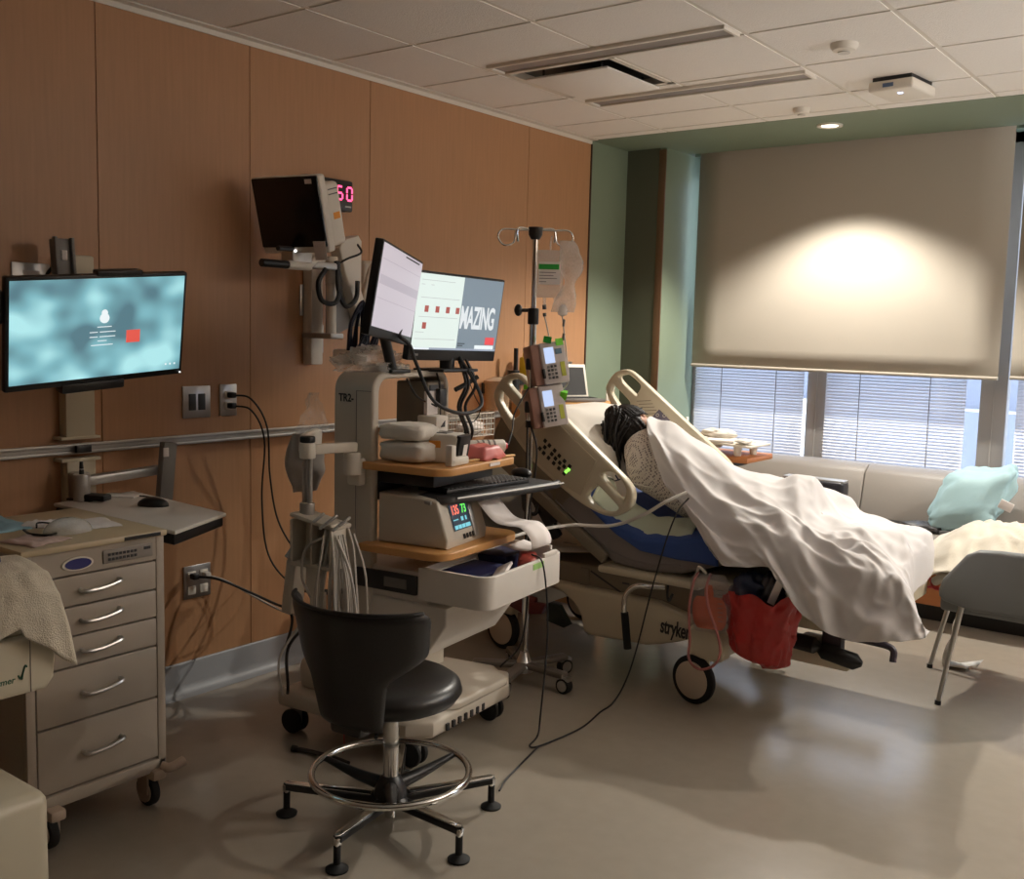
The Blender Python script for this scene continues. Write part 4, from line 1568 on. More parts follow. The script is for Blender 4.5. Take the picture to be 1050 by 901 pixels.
def bundle(c, size, label, seed, name='linen_pack', m=None, cat='pack'):
    g = G()
    def fn(u, v):
        th, ph = 2 * PI * u, PI * v
        e = 0.45
        f = lambda w: math.copysign(abs(w) ** e, w)
        d = Vector((f(math.cos(th)) * f(math.sin(ph)), f(math.sin(th)) * f(math.sin(ph)), f(math.cos(ph))))
        k = 1 + 0.12 * noise.noise(d * 2.2 + Vector((seed, 0, 0))) + 0.05 * noise.noise(d * 6 + Vector((0, seed, 0)))
        return Vector((d.x * size[0] * k, d.y * size[1] * k, max(d.z * size[2] * k, -size[2])))
    g.grid(fn, 36, 20, closeu=True)
    return tag(g.build(name, m or m_linen, F=FC @ Matrix.Translation(c), base=on_shelf((c[0], c[1], c[2] - size[2])), ang=180), label, cat)


bundle((0.155, -0.15, ZS + 0.038), (0.10, 0.08, 0.037), 'lower crumpled white linen pack on the upper oak shelf', 2.0)
bundle((0.150, -0.155, ZS + 0.108), (0.095, 0.075, 0.030), 'upper crumpled white linen pack on the upper oak shelf', 9.0)
g = G()
t = thing('box_unit', 'small white unit with a dark triangle, seen through the cart arch', 'device', on_shelf((0.12, 0.02, ZS)))
g.lo((0.06, 0.02, ZS), (0.15, 0.10, ZS + 0.15), bev=0.006)
g.build('housing', m_white, t, F=FC)
g = G()
g.plate([[(-0.014, -0.012), (0.014, -0.012), (0.014, 0.012)]], 0.002, FC @ basis((0.151, 0.06, ZS + 0.12), (1, 0, 0)))
g.build('triangle_mark', m_dgrey, t)
g = G()
g.lo((0.07, 0.05, ZS + 0.1505), (0.085, 0.12, ZS + 0.24))
tag(g.build('paper_sheet', m_paper, F=FC, base=on_shelf((0.078, 0.08, ZS + 0.15))), 'upright sheet of white paper seen through the cart arch', 'paper')
t = thing('computer_case', 'taupe computer box standing inside the cart arch', 'computer', on_shelf((0.0, 0.16, ZS)))
g = G()
g.lo((-0.10, 0.10, ZS - 0.10), (0.052, 0.215, 1.352), bev=0.008)
g.build('case', m_taupe, t, F=FC)
g = G()
g.lo((0.052, 0.11, 1.30), (0.056, 0.205, 1.34), bev=0.002)
g.lo((0.052, 0.185, 1.15), (0.055, 0.19, 1.26))
g.build('front_trim', m_dgrey, t, F=FC)

# ---- clear bag heap and dark cable bundle on top of the arch
t = thing('clear_bag', 'crumpled clear plastic bag on top of the cart arch', 'plastic bag', on_shelf((-0.04, -0.16, 1.396)))
g = G()
def bag_pt(u, v):
    th, ph = 2 * PI * u, PI * v * 0.5
    k = 1 + 0.35 * noise.noise(Vector((u * 9, v * 5, 3.3))) + 0.2 * noise.noise(Vector((u * 23, v * 12, 1.3)))
    return FC @ Vector((-0.05 + 0.10 * k * math.cos(th) * math.sin(ph + 0.001), -0.12 + 0.17 * k * math.sin(th) * math.sin(ph + 0.001), 1.3965 + max(0, 0.085 * k * math.cos(ph))))
g.grid(bag_pt, 48, 14)
g.build('film', clear('crinkled_film', (1.0, 0.99, 0.98), 0.66, 0.06), t, ang=30)
g = G()
g.box(on_shelf((-0.05, -0.03, 1.41)), (0.12, 0.14, 0.02), rot=(0, 0, R(9)), bev=0.004)
g.build('contents', m_linen, t)
t = thing('cable_bundle', 'dark blue cable bundle hanging behind the tilted cart screen', 'cable', (0.55, 3.0, 1.45))
g = G()
rnd = random.Random(4)
for k in range(9):
    y = 3.02 + rnd.uniform(-0.05, 0.05)
    g.tube([(0.5, y, 1.46), (0.52, y + rnd.uniform(-0.02, .02), 1.57), (0.53, 3.03, 1.645 + rnd.uniform(-0.02, 0.02)), (0.54, y + 0.05, 1.56), (0.54, y + rnd.uniform(-0.02, 0.06), 1.45)], 0.007, n=6)
g.build('cables', mat('navy_cable', s2l(24, 28, 52), 0.5), t)
g = G()
g.lo((0.40, 2.98, 1.40), (0.54, 3.06, 1.462), bev=0.01)
g.build('holder_block', m_white, t)

# ---- hanging cables at the screens
cord([(1.10, 2.66, 1.56), (1.13, 2.62, 1.53), (1.14, 2.66, 1.50), (1.12, 2.72, 1.43), (1.14, 2.79, 1.30), (1.18, 2.90, 1.25), (1.16, 3.04, 1.27), (1.08, 3.11, 1.34), (0.97, 3.12, 1.46)], 0.007, 'black cable drooping from the tilted screen across the cart arch', name='screen_cable')
t = thing('power_adapter', 'black power adapter hanging in the cart arch', 'adapter', (1.0, 2.98, 1.25))
g = G()
g.lo((0.985, 2.975, 1.26), (1.01, 3.015, 1.33), bev=0.005)
g.build('brick', m_black, t)
g = G()
g.tube([(0.995, 2.99, 1.33), (0.98, 3.0, 1.36), (0.95, 3.02, 1.385)], 0.004, n=6)
g.tube([(0.99, 2.98, 1.26), (0.98, 2.88, 1.30), (0.97, 2.83, 1.37)], 0.004, n=6)
g.build('lead', m_cableb, t)
t = thing('screen_leads', 'black leads hanging down behind the right cart screen', 'cable', (0.98, 3.2, 1.1))
g = G()
for k, (dx, dy) in enumerate(((0, 0), (0.02, 0.02), (0.0, 0.045), (0.03, -0.02))):
    g.tube([(0.96 + dx, 3.14 + dy, 1.44), (0.99 + dx, 3.15 + dy + 0.02 * math.sin(k), 1.34), (0.97 + dx, 3.13 + dy, 1.25), (0.985 + dx, 3.16 + dy, 1.15), (0.96 + dx, 3.14 + dy, 1.08)], 0.006, n=6)
g.tube([(1.01, 3.20, 1.37), (0.99, 3.15, 1.34), (0.98, 3.10, 1.32)], 0.010, n=8)
g.build('leads', m_cableb, t)
g = G()
g.tube([(0.98, 3.19, 1.34), (0.9, 3.32, 1.28), (0.85, 3.42, 1.22), (0.85, 3.38, 1.17), (0.88, 3.28, 1.18), (0.9, 3.22, 1.25)], 0.0025, n=6)
g.tube([(0.96, 3.16, 1.2), (0.92, 3.26, 1.14), (0.9, 3.27, 1.09), (0.93, 3.18, 1.085)], 0.0025, n=6)
g.build('thin_lead', m_cableb, t)

# ---- left side: bag, articulated arm, transducer rack and cables
t = thing('glove_bag', 'pale bag hanging on the rail end beside the cart', 'bag', (0.45, 2.62, 0.95))
def gb(u, v):
    w = 0.055 + 0.03 * math.sin(PI * min(1, v * 1.1))
    k = noise.noise(Vector((u * 4, v * 4, 5)))
    th = 2 * PI * u
    return Vector((0.55 + 0.04 * math.sin(th) * (0.5 + math.sin(PI * v)) + 0.015 * k, 2.70 + w * math.cos(th) * (1 + 0.2 * k), 1.14 - 0.23 * v))
g = G()
g.grid(gb, 28, 20, closeu=True)
g.build('bag_body', mat('grey_film_bag', s2l(172, 168, 162), 0.35, alpha=0.9), t, ang=180)
g = G()
g.box((0.63, 2.66, 1.115), (0.05, 0.15, 0.085), rot=(0.1, 0.1, 0.5), bev=0.018)
g.build('linen_fold', m_linen, t)
g = G()
g.grid(lambda u, v: Vector((0.6 + 0.03 * noise.noise(Vector((u * 4, v * 4, 0))), 2.70 + (u - 0.5) * (0.05 + 0.14 * v), 1.30 - 0.16 * v)), 12, 12)
g.build('film_tail', m_film, t, ang=180)

t = thing('transducer_stand', 'white jointed arm with a transducer rack on the side of the cart', 'arm', tuple(FC @ Vector((-0.03, -0.33, 0.75))), R(7))
g = G()
g.lo((-0.03, -0.285, 0.99), (0.03, -0.2465, 1.09), bev=0.008)
g.cyl((0.0, -0.29, 1.03), (0.0, -0.29, 1.11), 0.032, bev=0.004)
g.build('mount', m_white, t, F=FC)
g = G()
a, b = Vector((0.0, -0.29, 1.125)), Vector((-0.06, -0.46, 1.135))
g.box((a + b) / 2, (0.03, (b - a).length + 0.03, 0.035), rot=(0, 0, math.atan2(b.y - a.y, b.x - a.x) - PI / 2), bev=0.006)
g.cyl(b + Vector((0, 0, -0.035)), b + Vector((0, 0, 0.02)), 0.028, bev=0.004)
g.build('link', m_white, t, F=FC)
g = G()
g.cyl(b + Vector((0, 0, 0.02)), b + Vector((0, 0, 0.042)), 0.027, bev=0.005)
g.build('knob', m_black, t, F=FC)
g = G()
for dx in (-0.012, 0.012):
    g.cyl(b + Vector((dx, 0, -0.20)), b + Vector((dx, 0, -0.03)), 0.009)
g.cyl(b + Vector((0, 0, -0.235)), b + Vector((0, 0, -0.19)), 0.026, bev=0.004)
g.build('drop_tube', m_alu, t, F=FC)
bx, by = b.x + 0.03, b.y
g = G()
z0 = b.z - 0.235
g.box((bx + 0.03, by - 0.0, z0 - 0.01), (0.20, 0.10, 0.016), rot=(0, R(9), 0), bev=0.006)
for dx in (-0.06, 0.03, 0.115):
    g.lo((bx + dx - 0.006, by - 0.05, z0 - 0.17), (bx + dx + 0.006, by + 0.03, z0 - 0.01), bev=0.004)
g.lo((bx - 0.066, by + 0.02, z0 - 0.17), (bx + 0.12, by + 0.03, z0 - 0.01), bev=0.004)
g.lo((bx - 0.066, by - 0.052, z0 - 0.172), (bx + 0.121, by + 0.03, z0 - 0.158), bev=0.004)
g.build('rack', m_cart, t, F=FC)
g = G()
g.lo((bx - 0.01, by - 0.03, z0 - 0.27), (bx + 0.05, by - 0.012, z0 - 0.17), bev=0.004)
g.lo((bx + 0.0, by - 0.02, z0 - 0.42), (bx + 0.06, by + 0.0, z0 - 0.26), bev=0.004)
g.build('rack_plate', m_white, t, F=FC)
# coiled white leads
ld = thing('transducer_leads', 'bunch of pale grey transducer leads hanging from the rack', 'cable', tuple(FC @ Vector((bx + 0.10, by, z0 - 0.5))))
g = G()
rnd = random.Random(11)
for k in range(16):
    ox, oy = rnd.uniform(-0.05, 0.05), rnd.uniform(-0.05, 0.04)
    lo_ = rnd.uniform(0.40, 0.58)
    g.tube([(bx + 0.10 + ox * 0.4, by + oy, z0 - 0.03), (bx + 0.12 + ox, by + oy - 0.03, z0 - 0.10), (bx + 0.11 + ox * 1.6, by + oy - 0.03, z0 - 0.3), (bx + 0.12 + ox * 1.2, by + oy * 1.3, z0 - lo_), (bx + 0.14 + ox * 0.8, by + oy * 1.1 + 0.03, z0 - lo_ + 0.08), (bx + 0.15 + ox, by + oy, z0 - 0.2), (bx + 0.12 + ox * 0.5, by + oy, z0 - 0.05)], 0.0042, n=6)
g.tube([(bx + 0.10, by - 0.05, z0 - 0.05), (bx + 0.02, by - 0.06, z0 - 0.10), (bx + 0.0, by - 0.06, z0 - 0.2), (bx + 0.04, by - 0.06, z0 - 0.27)], 0.005, n=6)
g.tube([(bx + 0.14, by - 0.04, z0 - 0.06), (bx + 0.20, by - 0.04, z0 - 0.18), (bx + 0.23, by - 0.03, z0 - 0.4), (bx + 0.26, by - 0.02, z0 - 0.56)], 0.005, n=6)
g.build('lead_bunch', m_cablew, ld, F=FC)
for k in range(5):
    g = G()
    x = bx + 0.07 + 0.028 * k
    g.box((x, by - 0.055, z0 + 0.01 - 0.02 * (k % 2)), (0.010, 0.05, 0.010), rot=(0.6, 0.1, -0.4), bev=0.003)
    g.build('connector', m_alu, ld, F=FC)
t = thing('probe_holder', 'beige holder with a silver-tipped probe beside the cart', 'holder', tuple(FC @ Vector((-0.15, -0.42, 0.52))))
g = G()
g.box((-0.145, -0.43, 0.63), (0.05, 0.07, 0.20), rot=(R(-4), R(4), 0), bev=0.012)
g.build('pocket', m_cart, t, F=FC)
g = G()
g.tube([(-0.15, -0.46, 0.735), (-0.14, -0.43, 0.765), (-0.12, -0.40, 0.735)], 0.014, n=10)
g.cyl((-0.12, -0.43, 0.73), (-0.12, -0.43, 0.755), 0.022)
g.build('probe', m_alu, t, F=FC)
g = G()
g.tube([(-0.11, -0.40, 0.62), (-0.05, -0.34, 0.60), (-0.02, -0.25, 0.60)], 0.010, n=8)
g.build('bracket', m_dgrey, t, F=FC)
cord([tuple(FC @ Vector((-0.2, -0.30, 0.45))), tuple(FC @ Vector((-0.24, -0.36, 0.36))), tuple(FC @ Vector((-0.24, -0.36, 0.22))), tuple(FC @ Vector((-0.26, -0.34, 0.18)))], 0.006, 'black cable loop hanging at the back of the cart', name='cart_cable')
cord([tuple(FC @ Vector((-0.19, -0.30, 0.5))), tuple(FC @ Vector((-0.26, -0.38, 0.33))), tuple(FC @ Vector((-0.24, -0.39, 0.19)))], 0.0045, 'pale cable hanging at the back of the cart', mat_=m_cablew, name='cart_cable')
t = thing('cart_tag', 'white tag hanging under the cart base', 'tag', tuple(FC @ Vector((0.02, -0.33, 0.08))))
g = G()
g.lo((-0.02, -0.328, 0.115), (0.03, -0.322, 0.155), bev=0.002)
g.build('tag_card', m_paper, t, F=FC)
g = G()
g.tube([tuple(FC @ Vector((0.0, -0.325, 0.115))), tuple(FC @ Vector((0.002, -0.326, 0.03))), tuple(FC @ Vector((0.0, -0.33, 0.004)))], 0.002, n=5)
g.build('string', m_red, t)

# ================================================================== IV pole
IX, IY = 0.985, 3.60
t = thing('iv_pole', 'chrome IV pole with two infusion pumps between cart and bed', 'IV pole', (IX, IY, 0))
g = G()
g.cyl((IX, IY, 0.06), (IX, IY, 1.62), 0.0155)
g.build('lower_tube', m_chrome, t)
g = G()
g.cyl((IX, IY, 1.60), (IX, IY, 1.985), 0.0115)
g.build('upper_tube', m_chrome, t)
g = G()
g.cyl((IX, IY, 1.585), (IX, IY, 1.655), 0.024, bev=0.005)
cl = g.build('height_clamp', m_black, t)
g = G()
kd = Vector((-0.797, -0.604, 0))
g.cyl(Vector((IX, IY, 1.645)), Vector((IX, IY, 1.645)) + kd * 0.055, 0.008)
g.sph(Vector((IX, IY, 1.645)) + kd * 0.065, (0.018, 0.018, 0.026), 14, 10)
g.build('clamp_knob', m_black, cl)
g = G()
g.lathe((IX, IY, 1.945), [(0.0, 0.0), (0.018, 0.0), (0.03, 0.02), (0.032, 0.052), (0.0, 0.052)], 20)
tp = g.build('hook_hub', m_black, t)
rv = Vector((0.797, 0.604, 0))
def hook(d, L, drop=0.0):
    g = G()
    d = d.normalized()
    B = Vector((IX, IY, 1.985))
    P = [B, B + d * (L - 0.01), B + d * (L + 0.055), B + d * (L + 0.075) + Vector((0, 0, -0.03)), B + d * (L + 0.05) + Vector((0, 0, -0.065)), B + d * (L + 0.01) + Vector((0, 0, -0.055)), B + d * (L - 0.002) + Vector((0, 0, -0.005))]
    g.tube(P, 0.004, n=8)
    g.build('bag_hook', m_chrome, t)
hook(rv, 0.085)
hook(-rv, 0.085)
for d in (Vector((-0.45, -0.75, 0)), Vector((0.55, 0.5, 0)), ):
    g = G()
    d = d.normalized()
    B = Vector((IX, IY, 1.983))
    g.tube([B, B + d * 0.07 + Vector((0, 0, 0.008)), B + d * 0.085 + Vector((0, 0, -0.012)), B + d * 0.08 + Vector((0, 0, -0.05))], 0.005, n=8)
    g.build('bag_hook', m_chrome, t)
g = G()
g.lathe((IX, IY, 0.05), [(0.045, 0.0), (0.05, 0.025), (0.03, 0.05), (0.016, 0.09)], 20)
g.build('base_hub', m_steel, t)
for k in range(5):
    a = R(-2 + 72 * k)
    dv = Vector((math.cos(a), math.sin(a), 0))
    g = G()
    P0, P1 = Vector((IX, IY, 0.085)), Vector((IX, IY, 0.075)) + dv * 0.22
    g.box((P0 + P1) / 2, ((P1 - P0).length + 0.02, 0.052, 0.028), rot=(0, 0, a), bev=0.010)
    lg = g.build('leg', mat('dull_grey_metal', s2l(128, 120, 112), 0.4, metal=0.4), t)
    g = G()
    c = Vector((IX, IY, 0.036)) + dv * 0.225
    q = Vector((-dv.y, dv.x, 0))
    g.cyl(c - q * 0.018, c + q * 0.018, 0.036, n=24, bev=0.006)
    g.build('caster', m_rubber, lg)
    g = G()
    for s_ in (-1, 1):
        g.cyl(c + q * (s_ * 0.018), c + q * (s_ * 0.0205), 0.024)
    g.box(tuple(c + Vector((0, 0, 0.03))), (0.06, 0.034, 0.02), rot=(0, 0, a), bev=0.006)
    g.build('wheel_cap', m_steel, lg)
g = G()
g.cyl((IX, IY, 1.14), (IX, IY, 1.17), 0.022)
g.build('pole_clip', m_black, t)


def pump(z, label, ox):
    # face looks toward the camera side, leaning back along the pole
    C = Vector((IX, IY, z)) + rv * (0.10 + ox) + Vector((0.28, -0.5, 0)) * 0.06
    F = basis(C, (0.80, -0.56, 0.12), roll=R(9))
    t = thing('infusion_pump', label, 'infusion pump', tuple(C - Vector((0, 0, 0.09))))
    g = G()
    g.lo((-0.095, -0.088, -0.115), (-0.03, 0.088, -0.012), bev=0.008)
    g.lo((-0.085, -0.07, -0.15), (-0.02, 0.07, -0.02), bev=0.008)
    g.build('door_side', mat('brown_grey_pump_side', s2l(150, 112, 98), 0.45), t, F=F)
    g = G()
    g.lo((-0.055, -0.09, -0.14), (0.06, 0.09, 0.0), bev=0.008)
    g.build('housing', mat('pump_grey', s2l(196, 186, 182), 0.45), t, F=F)
    g = G()
    g.lo((-0.040, 0.0, 0.0), (0.004, 0.068, 0.002))
    g.build('display', glow('pump_display', s2l(196, 214, 250), 1.0), t, F=F)
    for r_ in range(4):
        for k in range(3):
            g = G()
            g.lo((-0.036 + k * 0.016, -0.020 - r_ * 0.016, 0.0), (-0.025 + k * 0.016, -0.009 - r_ * 0.016, 0.003), bev=0.001)
            g.build('key', m_dgrey if (r_ + k) % 3 else m_grey, t, F=F)
    g = G()
    g.lo((0.026, -0.062, 0.0), (0.046, 0.0, 0.002))
    g.build('sticker', mat('olive_sticker', s2l(186, 190, 70), 0.6), t, F=F)
    g = G()
    g.lo((-0.06, -0.062, -0.01), (-0.048, -0.02, 0.006), bev=0.003)
    g.build('latch', m_black, t, F=F)
    g = G()
    g.box((IX, IY, z - 0.01), (0.05, 0.05, 0.05), rot=(0, 0, R(30)), bev=0.006)
    g.build('pole_clamp', m_black, t)
    return t, F


p1, F1 = pump(1.425, 'upper infusion pump on the IV pole', 0.0)
g = G()
g.lo((0.02, 0.07, 0.0), (0.052, 0.1, 0.004))
g.build('green_flag', m_lime, p1, F=F1)
g = G()
g.lo((0.012, 0.035, 0.0), (0.04, 0.058, 0.003))
g.build('blue_sticker', mat('slate_blue_sticker', s2l(90, 120, 140), 0.5), p1, F=F1)
p2, F2 = pump(1.24, 'lower infusion pump on the IV pole', 0.0)

# bags and lines
t = thing('iv_bag', 'clear IV bag with a green and white label hanging on the IV pole', 'IV bag', (1.02, 3.63, 1.70))
Fb2 = basis(Vector((IX, IY, 1.80)) + rv * 0.067 + Vector((0.02, -0.03, 0)), (0.6, -0.79, 0))
def bagface(sgn):
    def fn(u, v):
        x, y = (u - 0.5) * 0.115, (v - 0.5) * 0.20
        b = sgn * 0.016 * (max(0, 1 - (2 * u - 1) ** 2) * max(0, 1 - (2 * v - 1) ** 2)) ** 0.5
        return Vector((x, y, b))
    return fn
g = G()
g.grid(bagface(1), 12, 18)
g.grid(bagface(-1), 12, 18)
g.build('bag', clear('iv_bag_film', (0.98, 0.95, 0.92), 0.55, 0.12), t, F=Fb2, ang=180)
g = G()
g.lo((-0.048, -0.045, 0.017), (0.044, 0.05, 0.0185))
lab = g.build('label', m_paper, t, F=Fb2)
g = G()
g.lo((-0.048, 0.018, 0.0185), (0.038, 0.040, 0.0195))
g.build('green_band', m_green2, lab, F=Fb2)
for k, (w, y) in enumerate(((0.07, 0.005), (0.06, -0.008), (0.075, -0.02), (0.03, -0.034))):
    g = G()
    g.lo((-0.045, y - 0.0015, 0.0185), (-0.045 + w, y + 0.0015, 0.0192))
    g.build('print_line', m_grey, lab, F=Fb2)
g = G()
g.tube([(0, 0.10, 0), (0.0, 0.13, 0.0), (0.005, 0.16, -0.02)], 0.004, n=6)
g.tube([(-0.02, -0.10, 0), (-0.02, -0.13, 0)], 0.007, n=8, raw=True)
g.tube([(0.025, -0.10, 0), (0.028, -0.135, 0)], 0.007, n=8, raw=True)
g.build('port', m_film, t, F=Fb2)
g = G()
g.tube([(-0.02, -0.13, 0), (-0.018, -0.15, 0)], 0.009, n=8, raw=True)
g.tube([(-0.018, -0.165, 0), (-0.016, -0.18, 0)], 0.008, n=8, raw=True)
g.build('drip_port', m_dgrey, t, F=Fb2)
t = thing('iv_line', 'clear IV tubing with green tags running down to the pumps', 'IV tubing', (1.05, 3.6, 1.3))
g = G()
A0 = Fb2 @ Vector((-0.017, -0.18, 0))
g.tube([A0, A0 + Vector((0.006, 0.005, -0.03)), A0 + Vector((0.012, 0.01, -0.06)), A0 + Vector((0.018, 0.012, -0.085))], 0.003, n=6)
A1 = Vector((IX, IY, 1.66)) + rv * 0.12
g.tube([A1, A1 + Vector((0.01, 0.01, -0.1)), A1 + Vector((0.02, 0.02, -0.2)), A1 + Vector((0.025, 0.03, -0.32)), A1 + Vector((-0.02, 0.0, -0.37)), A1 + Vector((-0.06, -0.04, -0.38))], 0.003, n=6)
g.build('tubing', m_cablew, t)
g = G()
for z in (0.0, -0.06, -0.14):
    g.cyl(A1 + Vector((0.008, 0.008, -0.08 + z)), A1 + Vector((0.010, 0.010, -0.05 + z)), 0.006)
g.build('clamp', m_grey, t)
g = G()
g.box(tuple(A0 + Vector((0.012, 0.008, -0.098))), (0.035, 0.006, 0.028), rot=(0.1, 0.15, R(37)))
g.build('green_tag', m_green2, t)
g = G()
g.box((1.10, 3.68, 1.285), (0.03, 0.03, 0.035), rot=(0.3, 0.2, 0.6))
g.build('lime_tag', m_lime, t)
t = thing('clear_pouch', 'long empty clear plastic pouch hanging beside the IV bag', 'plastic bag', (1.08, 3.68, 1.66))
Fb3 = basis(Vector((IX, IY, 1.80)) + rv * 0.13 + Vector((0.03, -0.03, 0)), (0.6, -0.79, 0))
def pouch(u, v):
    w = 0.030 + 0.022 * math.sin(v * 5.0) ** 2 + 0.015 * noise.noise(Vector((u, v * 6, 3)))
    th = 2 * PI * u
    return Vector((0.018 * math.sin(v * 4) + w * math.cos(th), 0.14 - 0.30 * v, 0.016 * math.sin(th) * (1 + 0.5 * noise.noise(Vector((u * 6, v * 9, 1))))))
g = G()
g.grid(pouch, 20, 26, closeu=True)
g.build('film', clear('crinkled_film', (0.95, 0.93, 0.9), 0.6, 0.12), t, F=Fb3, ang=50)
g = G()
g.lathe((0, 0, 0), [(0.0, -0.03), (0.02, -0.02), (0.024, 0.0), (0.018, 0.02), (0.006, 0.03), (0.0, 0.03)], 16)
g.build('drip_chamber', clear('chamber_film', (0.95, 0.95, 0.95), 0.45, 0.1), t, F=Fb3 @ Matrix.Translation((-0.012, -0.15, 0)) @ Matrix.Rotation(-PI / 2, 4, 'X'))
t = thing('pole_leads', 'black leads hanging down along the IV pole', 'cable', (IX, IY - 0.03, 0.8))
g = G()
g.tube([(0.99, 3.57, 1.16), (1.0, 3.56, 1.0), (0.995, 3.565, 0.8), (1.0, 3.57, 0.62)], 0.004, n=6)
g.tube([(1.01, 3.57, 1.15), (1.045, 3.57, 1.05), (1.04, 3.56, 0.9), (1.01, 3.57, 0.75), (1.015, 3.575, 0.5), (1.0, 3.56, 0.2), (0.95, 3.47, 0.09)], 0.004, n=6)
g.build('leads', m_cableb, t)
cord([(1.0, 3.56, 1.315), (1.05, 3.40, 1.22), (1.13, 3.28, 1.16), tuple(FC @ Vector((0.30, 0.30, ZS + 0.03)))], 0.0035, 'thin black lead from the IV pole to the red-capped bottle', name='thin_lead')

# ================================================================== stool
SX, SY = 1.44, 2.28
t = thing('drafting_stool', 'black leather stool with a wrapped backrest and chrome foot ring', 'stool', (SX, SY, 0))
g = G()
g.lathe((SX, SY, 0.0), [(0.0, 0.385), (0.17, 0.388), (0.205, 0.405), (0.222, 0.43), (0.215, 0.455), (0.19, 0.472), (0.10, 0.478), (0.0, 0.474)], 48)
g.build('seat', m_leather, t, ang=60)
BA = -82
def back_pt(side):
    def fn(u, v):
        z = 0.375 + (0.755 - 0.375) * v
        if v < 0.38:
            w = 31 + 4 * v / 0.38
        elif v < 0.66:
            k = (v - 0.38) / 0.28
            w = 35 + 29 * (k * k * (3 - 2 * k))
        elif v < 0.92:
            w = 64
        else:
            w = 64 - 9 * ((v - 0.92) / 0.08) ** 2
        a = R(BA + (2 * u - 1) * w)
        lean = 0.03 * v
        r = 0.215 + lean + 0.03 * v
        edge = min(u, 1 - u) * 2
        th = 0.032 * min(1, edge * 5) ** 0.5 * min(1, min(v, 1 - v) * 14) ** 0.5
        r += side * th * 0.5
        c = Vector((SX, SY, 0)) + ydir(BA) * (0.012 + 0.02 * v)
        return c + Vector((r * math.cos(a), r * math.sin(a), z))
    return fn
g = G()
g.grid(back_pt(1), 40, 36)
g.grid(lambda u, v: back_pt(-1)(1 - u, v), 40, 36)
bmesh.ops.remove_doubles(g.bm, verts=g.bm.verts[:], dist=1e-4)
bk = g.build('backrest', m_leather, t, ang=70)
g = G()
g.tube([back_pt(1)(0.03 + 0.94 * k / 30, 0.962) + Vector((0, 0, 0.012)) for k in range(31)], 0.006, n=8, raw=True)
g.build('piping', m_leather, bk)
g = G()
q = ydir(BA)
g.box(tuple(Vector((SX, SY, 0.385)) + q * 0.17), (0.13, 0.12, 0.06), rot=(0, 0, R(BA)), bev=0.015)
g.build('back_bracket', m_leather, t)
g = G()
g.lathe((SX, SY, 0), [(0.0, 0.36), (0.09, 0.362), (0.10, 0.385), (0.0, 0.385)], 24)
g.tube([(SX + 0.02, SY - 0.02, 0.37), (SX + 0.09, SY - 0.15, 0.368), (SX + 0.12, SY - 0.19, 0.362)], 0.006, n=8)
g.build('mechanism', m_black, t)
g = G()
g.cyl((SX, SY, 0.135), (SX, SY, 0.365), 0.025, n=28)
g.cyl((SX, SY, 0.012), (SX, SY, 0.05), 0.018)
g.build('gas_column', m_chrome, t)
g = G()
n = 64
g.tube([(SX + 0.248 * math.cos(2 * PI * k / n), SY + 0.248 * math.sin(2 * PI * k / n), 0.160) for k in range(n)], 0.0115, n=10, raw=True, closed=True)
rg = g.build('foot_ring', m_chrome, t)
for a in (75, 195, 315):
    g = G()
    d = ydir(a)
    c = Vector((SX, SY, 0))
    g.tube([c + d * 0.03 + Vector((0, 0, 0.115)), c + d * 0.12 + Vector((0, 0, 0.128)), c + d * 0.242 + Vector((0, 0, 0.158))], [0.024, 0.018, 0.010], n=10)
    g.build('ring_spoke', m_black, rg)
g = G()
g.lathe((SX, SY, 0), [(0.0, 0.045), (0.04, 0.05), (0.055, 0.075), (0.05, 0.11), (0.035, 0.14), (0.027, 0.15), (0, 0.15)], 28)
g.build('hub', m_black, t)
for a in (-146, -73, -9, 55, 127):
    d = ydir(a)
    c = Vector((SX, SY, 0))
    e = c + d * 0.335
    q = Vector((-d.y, d.x, 0))
    g = G()
    P = [c + d * 0.04 + Vector((0, 0, 0.075)), e + Vector((0, 0, 0.095))]
    L = (P[1] - P[0]).length
    F = Matrix.Translation(P[0]) @ Matrix((d, q, Vector((0, 0, 1)))).transposed().to_4x4()
    g.plate([[(0, -0.026), (L, -0.014), (L + 0.012, 0), (L, 0.014), (0, 0.026)]], 0.022, F @ Matrix.Translation((0, 0, -0.012)) @ Matrix.Rotation(-math.atan2(0.02, L), 4, 'Y'), bev=0.005)
    lg = g.build('leg', m_black, t)
    g = G()
    g.plate([[(0.02, -0.019), (L, -0.011), (L + 0.010, 0), (L, 0.011), (0.02, 0.019)]], 0.004, F @ Matrix.Translation((0, 0, 0.0095)) @ Matrix.Rotation(-math.atan2(0.02, L), 4, 'Y'), bev=0.0015)
    g.lo((e.x - 0.011, e.y - 0.011, 0.075), (e.x + 0.011, e.y + 0.011, 0.100), bev=0.004)
    g.build('leg_cap', m_chrome, lg)
    g = G()
    g.cyl((e.x, e.y, 0.012), (e.x, e.y, 0.08), 0.011)
    g.lathe((e.x, e.y, 0), [(0.0, 0.0), (0.033, 0.0), (0.034, 0.006), (0.02, 0.014), (0.011, 0.02), (0.0, 0.02)], 20)
    g.build('glide', m_rubber, lg)
t = thing('floor_rod', 'thin black rod lying on the floor behind the stool', 'rod', (0.8, 2.43, 0.0))
g = G()
g.tube([(0.80, 2.43, 0.012), (0.86, 2.45, 0.012), (0.98, 2.47, 0.012), (1.05, 2.47, 0.012)], 0.0085, n=8)
g.build('rod', m_black, t)
g = G()
g.tube([(0.797, 2.429, 0.012), (0.815, 2.435, 0.012)], 0.012, n=8, raw=True)
g.build('tip', m_rubber, t)
